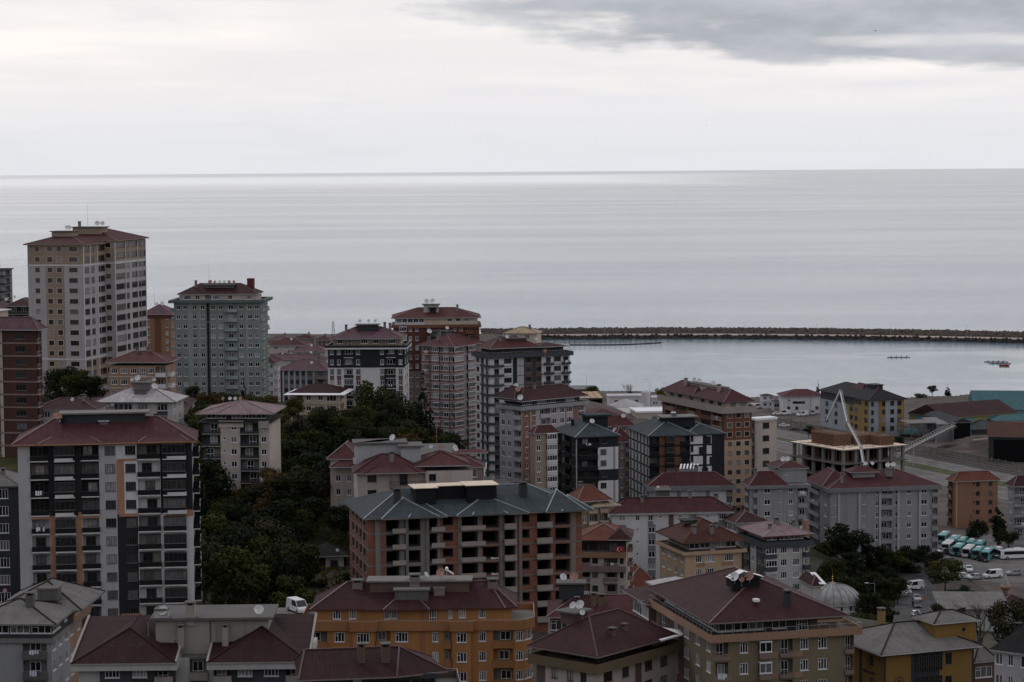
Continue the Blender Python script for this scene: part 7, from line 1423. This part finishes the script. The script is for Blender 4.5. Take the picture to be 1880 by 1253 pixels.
for i, (px, py, kd, pt, hd, lb) in enumerate([(1388, 750, 'van', 'carwhite', 20, 'white van left of the quay cabin'), (1402, 749, 'van', 'carwhite', 25, 'second white van beside the quay cabin'), (1430, 750, 'van', 'carwhite', -80, 'white van parked nose on at the left corner of the harbour building'), (1428, 762, 'car', 'carwhite', 10, 'white car half behind the blue white van'), (1440, 762, 'van', 'carwhite', -170, 'white van in the open quay yard'), (1462, 752, 'car', 'carsilver', 0, 'silver car before the harbour building'), (1473, 764, 'van', 'carwhite', -150, 'white minibus in front of the harbour building'), (1491, 762, 'van', 'carsilver', -90, 'grey box van right of the white minibus'), (1440, 784, 'car', 'carwhite', -10, 'white car on the dirt strip by the coastal road'), (1460, 791, 'car', 'carblack', -10, 'dark car on the dirt strip by the coastal road')]): place(kd, pt, px, py, hd, lb, 3.6)
p = at(547, 1124, 372); o = copy_thing(PRO[('van', 'carwhite', 7.5)], p, R(-60), 'white van peeking out left of the orange block terrace'); sheet('terrace_pad', [(p.x-5, p.y-4), (p.x+5, p.y-4), (p.x+5, p.y+4), (p.x-5, p.y+4)], p.z-.02, 'conc')
p = atz(1690, 1090, 6); t = thing('dumpster_bin', 'orange bin with blue lid at the back of the white box van', 'bin', (p.x, p.y, gz(p.x, p.y)+.3)); m = MB(); m.box(-.6, .6, -.5, .5, .2, 1.6, 'orangep'); m.obj('body', t); m = MB(); m.box(-.65, .65, -.55, .55, 1.6, 1.75, 'carblue'); m.obj('lid', t)

# ================================================================== STREET FURNITURE
def lamp(px, py, D, h, label, group=None):
    p = at(px, py, D); t = thing('street_lamp', label, 'street lamp', (p.x, p.y, p.z-h), group=group); m = MB(); m.tube((0, 0, -4), (0, 0, h), .11, .06, 'metal', 6); m.obj('pole', t); m = MB(); m.beam((0, 0, h), (-1.6, -.3, h+.25), .07, .07, 'metal'); m.box(-2.3, -1.5, -.45, -.15, h+.18, h+.32, 'lampglass'); m.obj('lamp_head', t)
for a in ((1606, 1072, 520, 9, 'street lamp with white head right of the mosque dome'), (1700, 1082, 545, 8, 'street lamp beside the street with parked cars'), (1830, 995, 640, 8, 'street lamp behind the coaches in the bus yard'), (1842, 1022, 610, 9, 'slim lamp post in front of the long white coach'),
          (1474, 738, 960, 9, 'lamp post in the yard before the harbour building'), (1077, 688, 1050, 12, 'tall thin lamp pole on the shore right of the grey tower'), (1193, 698, 1040, 12, 'tall thin pole right of the white silo'), (1223, 704, 1040, 10, 'thin pole behind the small white kiosk'), (1508, 898, 640, 10, 'lamp post left of the long grey block roof')): lamp(*a)
def upole(px, py, D, h, label):
    p = at(px, py, D); t = thing('utility_pole', label, 'utility pole', (p.x, p.y, p.z-h)); m = MB(); m.tube((0, 0, -4), (0, 0, h), .16, .09, 'wood', 6); m.obj('pole', t); m = MB(); m.box(-.9, .9, -.06, .06, h-.7, h-.55, 'metal'); [m.tube((q, 0, h-.55), (q, 0, h-.3), .06, .04, 'fwhite', 5) for q in (-.8, 0, .8)]; m.obj('crossarm', t)
upole(508, 1060, 405, 11, 'utility pole in the dark trees left of the orange block'); upole(801, 770, 585, 14, 'tall concrete pole right of the dark conifer')
# brick chimney stack by the grey block
p = at(1479, 955, 560); t = thing('chimney_stack', 'round brick chimney with steel guys beside the long grey block', 'chimney', p); m = MB(); m.tube((0, 0, -6), (0, 0, 0), .9, .75, 'peach2', 12); m.obj('brick_base', t); m = MB(); [m.tube((s_*.35, 0, 0), (s_*.1, 0, 6.5), .05, .04, 'metal', 5) for s_ in (-1, 0, 1)]; m.obj('steel_pipes', t)
# telecom mast with white antennas behind the pale stepped house
p = at(888, 880, 500); t = thing('antenna_mast', 'white antenna cluster on a pole beside the climbing street', 'antenna', p); m = MB(); m.tube((0, 0, -6), (0, 0, 4), .1, .08, 'metal', 6); m.obj('pole', t)
for i in range(5): m = MB(); a = i*1.3; m.box(-.15, .15, -.1, .1, -1.2, .1, 'sheetw'); m.obj('antenna_panel', t, (.55*math.cos(a), .55*math.sin(a), 3.6-(i % 2)*1.6-.2*i), a)
# small turret with grey cone and orange rim
p = at(1846, 1075, 500); t = thing('clock_turret', 'small turret with grey cone roof and orange ornament at the right edge', 'turret', p); m = MB(); m.lathe([(.95, 0), (.05, 2.6)], 'lead', 10); m.obj('cone_roof', t); m = MB(); m.lathe([(.5, -2), (.7, -1), (1.25, -.5), (1.25, -.15), (.9, .02)], 'peach2', 10); m.obj('ornament', t); m = MB(); m.tube((0, 0, -11), (0, 0, -2), .4, .4, 'conc', 8); m.obj('post', t)

# ================================================================== BOATS, PEOPLE, BIRDS
def rower_mesh():
    P = [(0, 0, .25), (.02, 0, .55), (.06, 0, .78), (.08, 0, .92), (.12, 0, 1.05), (-.02, .12, .24), (.42, .14, .38), (.75, .13, .12), (-.02, -.12, .24), (.42, -.14, .38), (.75, -.13, .12), (.06, .2, .76), (.32, .24, .6), (.58, .16, .58), (.06, -.2, .76), (.32, -.24, .6), (.58, -.16, .58)]
    E = [(0, 1), (1, 2), (2, 3), (3, 4), (0, 5), (5, 6), (6, 7), (0, 8), (8, 9), (9, 10), (2, 11), (11, 12), (12, 13), (2, 14), (14, 15), (15, 16)]; Rr = [.15, .14, .16, .06, .115, .11, .08, .06, .11, .08, .06, .08, .055, .045, .08, .055, .045]
    me = bpy.data.meshes.new('person'); me.from_pydata(P, E, []); o = bpy.data.objects.new('tmp', me); COL.objects.link(o); md = o.modifiers.new('s', 'SKIN'); me.skin_vertices
    for v, r in zip(me.skin_vertices[0].data, Rr): v.radius = (r, r)
    me.skin_vertices[0].data[0].use_root = True; o.modifiers.new('u', 'SUBSURF').levels = 1; dg = bpy.context.evaluated_depsgraph_get(); out = bpy.data.meshes.new_from_object(o.evaluated_get(dg)); bpy.data.objects.remove(o)
    out.materials.clear(); out.materials.append(MATS['cloth']); return out
RM = rower_mesh()
def hairm(): m = MB(); m.lathe([(.125, 1.08), (.12, 1.15), (.07, 1.2), (.005, 1.215)], 'pipe', 8, .11, 0); return m.mesh('hair')
HM = hairm()
def rowboat(label, px, py, L_, seats, head, pl):
    p = atz(px, py, .1); t = thing('rowing_boat', label, 'rowing boat', p, R(head)); m = MB(); S = []
    for i in range(13): f = i/12*2-1; w = .32*math.sqrt(max(.02, 1-f*f)); S.append([(f*L_/2, -w, .28), (f*L_/2, -w*.6, -.05), (f*L_/2, w*.6, -.05), (f*L_/2, w, .28)])
    loft(m, S, 'raild'); m.obj('hull', t)
    for i in range(seats):
        x = (i-(seats-1)/2)*L_/(seats+.6); q = t.matrix_basis @ Vector((x-.3, 0, .05)); o = tag(link('person', RM, None, q, R(head)), pl % ['first', 'second', 'third', 'fourth', 'fifth', 'sixth'][i], 'person'); link('hair', HM, o)
        for s in (-1, 1): m = MB(); m.beam((x+.3, s*.2, .55), (x-.3, s*3.0, .05), .06, .06, 'metal'); m.box(x-.55, x-.05, s*3.0-.2, s*3.0+.2, .02, .08, 'fwhite'); m.obj('oar', t)
    w = MB(); w.face([(-L_/2, -.3, -.09), (-L_/2-45, -1.2, -.09), (-L_/2-45, 1.2, -.09), (-L_/2, .3, -.09)][::-1], 'paint'); return t
rowboat('long dark rowing boat alone in the harbour, left of the others', 1650, 656.5, 13, 4, 178, 'rower in dark clothes, %s from the stern in the lone left boat'); rowboat('long dark rowing boat at the right, farther of the pair', 1828, 665, 13, 4, 176, 'rower in dark clothes, %s from the stern in the farther right boat'); rowboat('long dark rowing boat at the right, nearer of the pair', 1836, 668, 12, 4, 176, 'rower in dark clothes, %s from the stern in the nearer right boat')
p = atz(1844, 672, .1); t = thing('motorboat', 'small red motorboat escorting the rowing boats at the right', 'motorboat', p, R(170)); m = MB(); S = [[(x, -w, .7+.15*(x > 1.5)), (x, -w*.7, -.1), (x, w*.7, -.1), (x, w, .7+.15*(x > 1.5))] for x, w in ((-2.4, .85), (-1, .95), (1, .85), (2, .5), (2.8, .05))]; loft(m, S, 'carred'); m.obj('hull', t); m = MB(); m.box(-2.7, -2.4, -.2, .2, .1, 1.1, 'pipe'); m.obj('outboard_motor', t)
o = tag(link('person', RM, None, t.matrix_basis @ Vector((-.8, 0, .3)), R(170)), 'seated boat driver in dark clothes in the red motorboat', 'person'); link('hair', HM, o)
def walker_mesh():
    P = [(0, 0, .92), (0, 0, 1.15), (0, 0, 1.42), (.01, 0, 1.53), (.03, 0, 1.66), (.08, .1, .86), (.14, .1, .48), (.10, .1, .08), (.22, .1, .03), (-.06, -.1, .86), (-.08, -.1, .48), (-.22, -.1, .10), (-.12, -.1, .03), (0, .2, 1.4), (-.05, .25, 1.13), (.05, .25, .88), (0, -.2, 1.4), (.05, -.25, 1.13), (.16, -.25, .90)]
    E = [(0, 1), (1, 2), (2, 3), (3, 4), (0, 5), (5, 6), (6, 7), (7, 8), (0, 9), (9, 10), (10, 11), (11, 12), (2, 13), (13, 14), (14, 15), (2, 16), (16, 17), (17, 18)]; Q = [.15, .14, .15, .06, .11, .10, .07, .05, .045, .10, .07, .05, .045, .07, .055, .04, .07, .055, .04]
    me = bpy.data.meshes.new('person'); me.from_pydata(P, E, []); o = bpy.data.objects.new('tmp', me); COL.objects.link(o); o.modifiers.new('s', 'SKIN')
    for v, r in zip(me.skin_vertices[0].data, Q): v.radius = (r, r)
    me.skin_vertices[0].data[0].use_root = True; o.modifiers.new('u', 'SUBSURF').levels = 1; out = bpy.data.meshes.new_from_object(o.evaluated_get(bpy.context.evaluated_depsgraph_get())); bpy.data.objects.remove(o); out.materials.clear(); out.materials.append(MATS['cloth']); return out
WM = walker_mesh()
p = atz(1452, 777, 3.6); tag(link('person', WM, None, p, 2.0), 'person in dark clothes walking alone across the quay yard', 'person')
def gull(px, py, D, sc, rz, label, group=None, tilt=0):
    p = at(px, py, D); t = thing('gull', label, 'bird', p, rz, group); t.rotation_euler = (tilt, 0, rz); t.scale = (sc,)*3
    m = MB(); m.lathe([(.005, -.3), (.05, -.22), (.085, 0), (.06, .18), (.045, .24), (.05, .29), (.01, .36)], 'plume', 8); o = m.obj('body', t); o.rotation_euler = (math.pi/2, 0, 0)
    for s in (-1, 1):
        m = MB(); A_ = [(s*.05, .12, .02), (s*.05, -.1, .02), (s*.33, .16, .17), (s*.33, .0, .17), (s*.72, -.06, .08), (s*.72, -.10, .08)]
        for a, b_, c_, d_ in ((0, 1, 3, 2), (2, 3, 5, 4)): q = [Vector(A_[i]) for i in (a, b_, c_, d_)]; m.face(q, 'plume'); m.face([v-Vector((0, 0, .02)) for v in q[::-1]], 'plume')
        m.obj('wing', t)
    m = MB(); m.face([(-.03, .3, 0), (.03, .3, 0), (.07, .44, 0), (-.07, .44, 0)], 'plume'); m.obj('tail', t)
gull(1607, 57, 560, 1.0, 2.6, 'dark gull gliding in front of the dark cloud at the upper right', tilt=.2); gull(1237, 350, 700, .75, .4, 'small gull low over the sea right of centre', tilt=.3); gull(1297, 230, 900, .7, 1.2, 'tiny gull high over the sea right of centre'); gull(127, 251, 900, .5, .5, 'tiny gull in the sky at the far left')
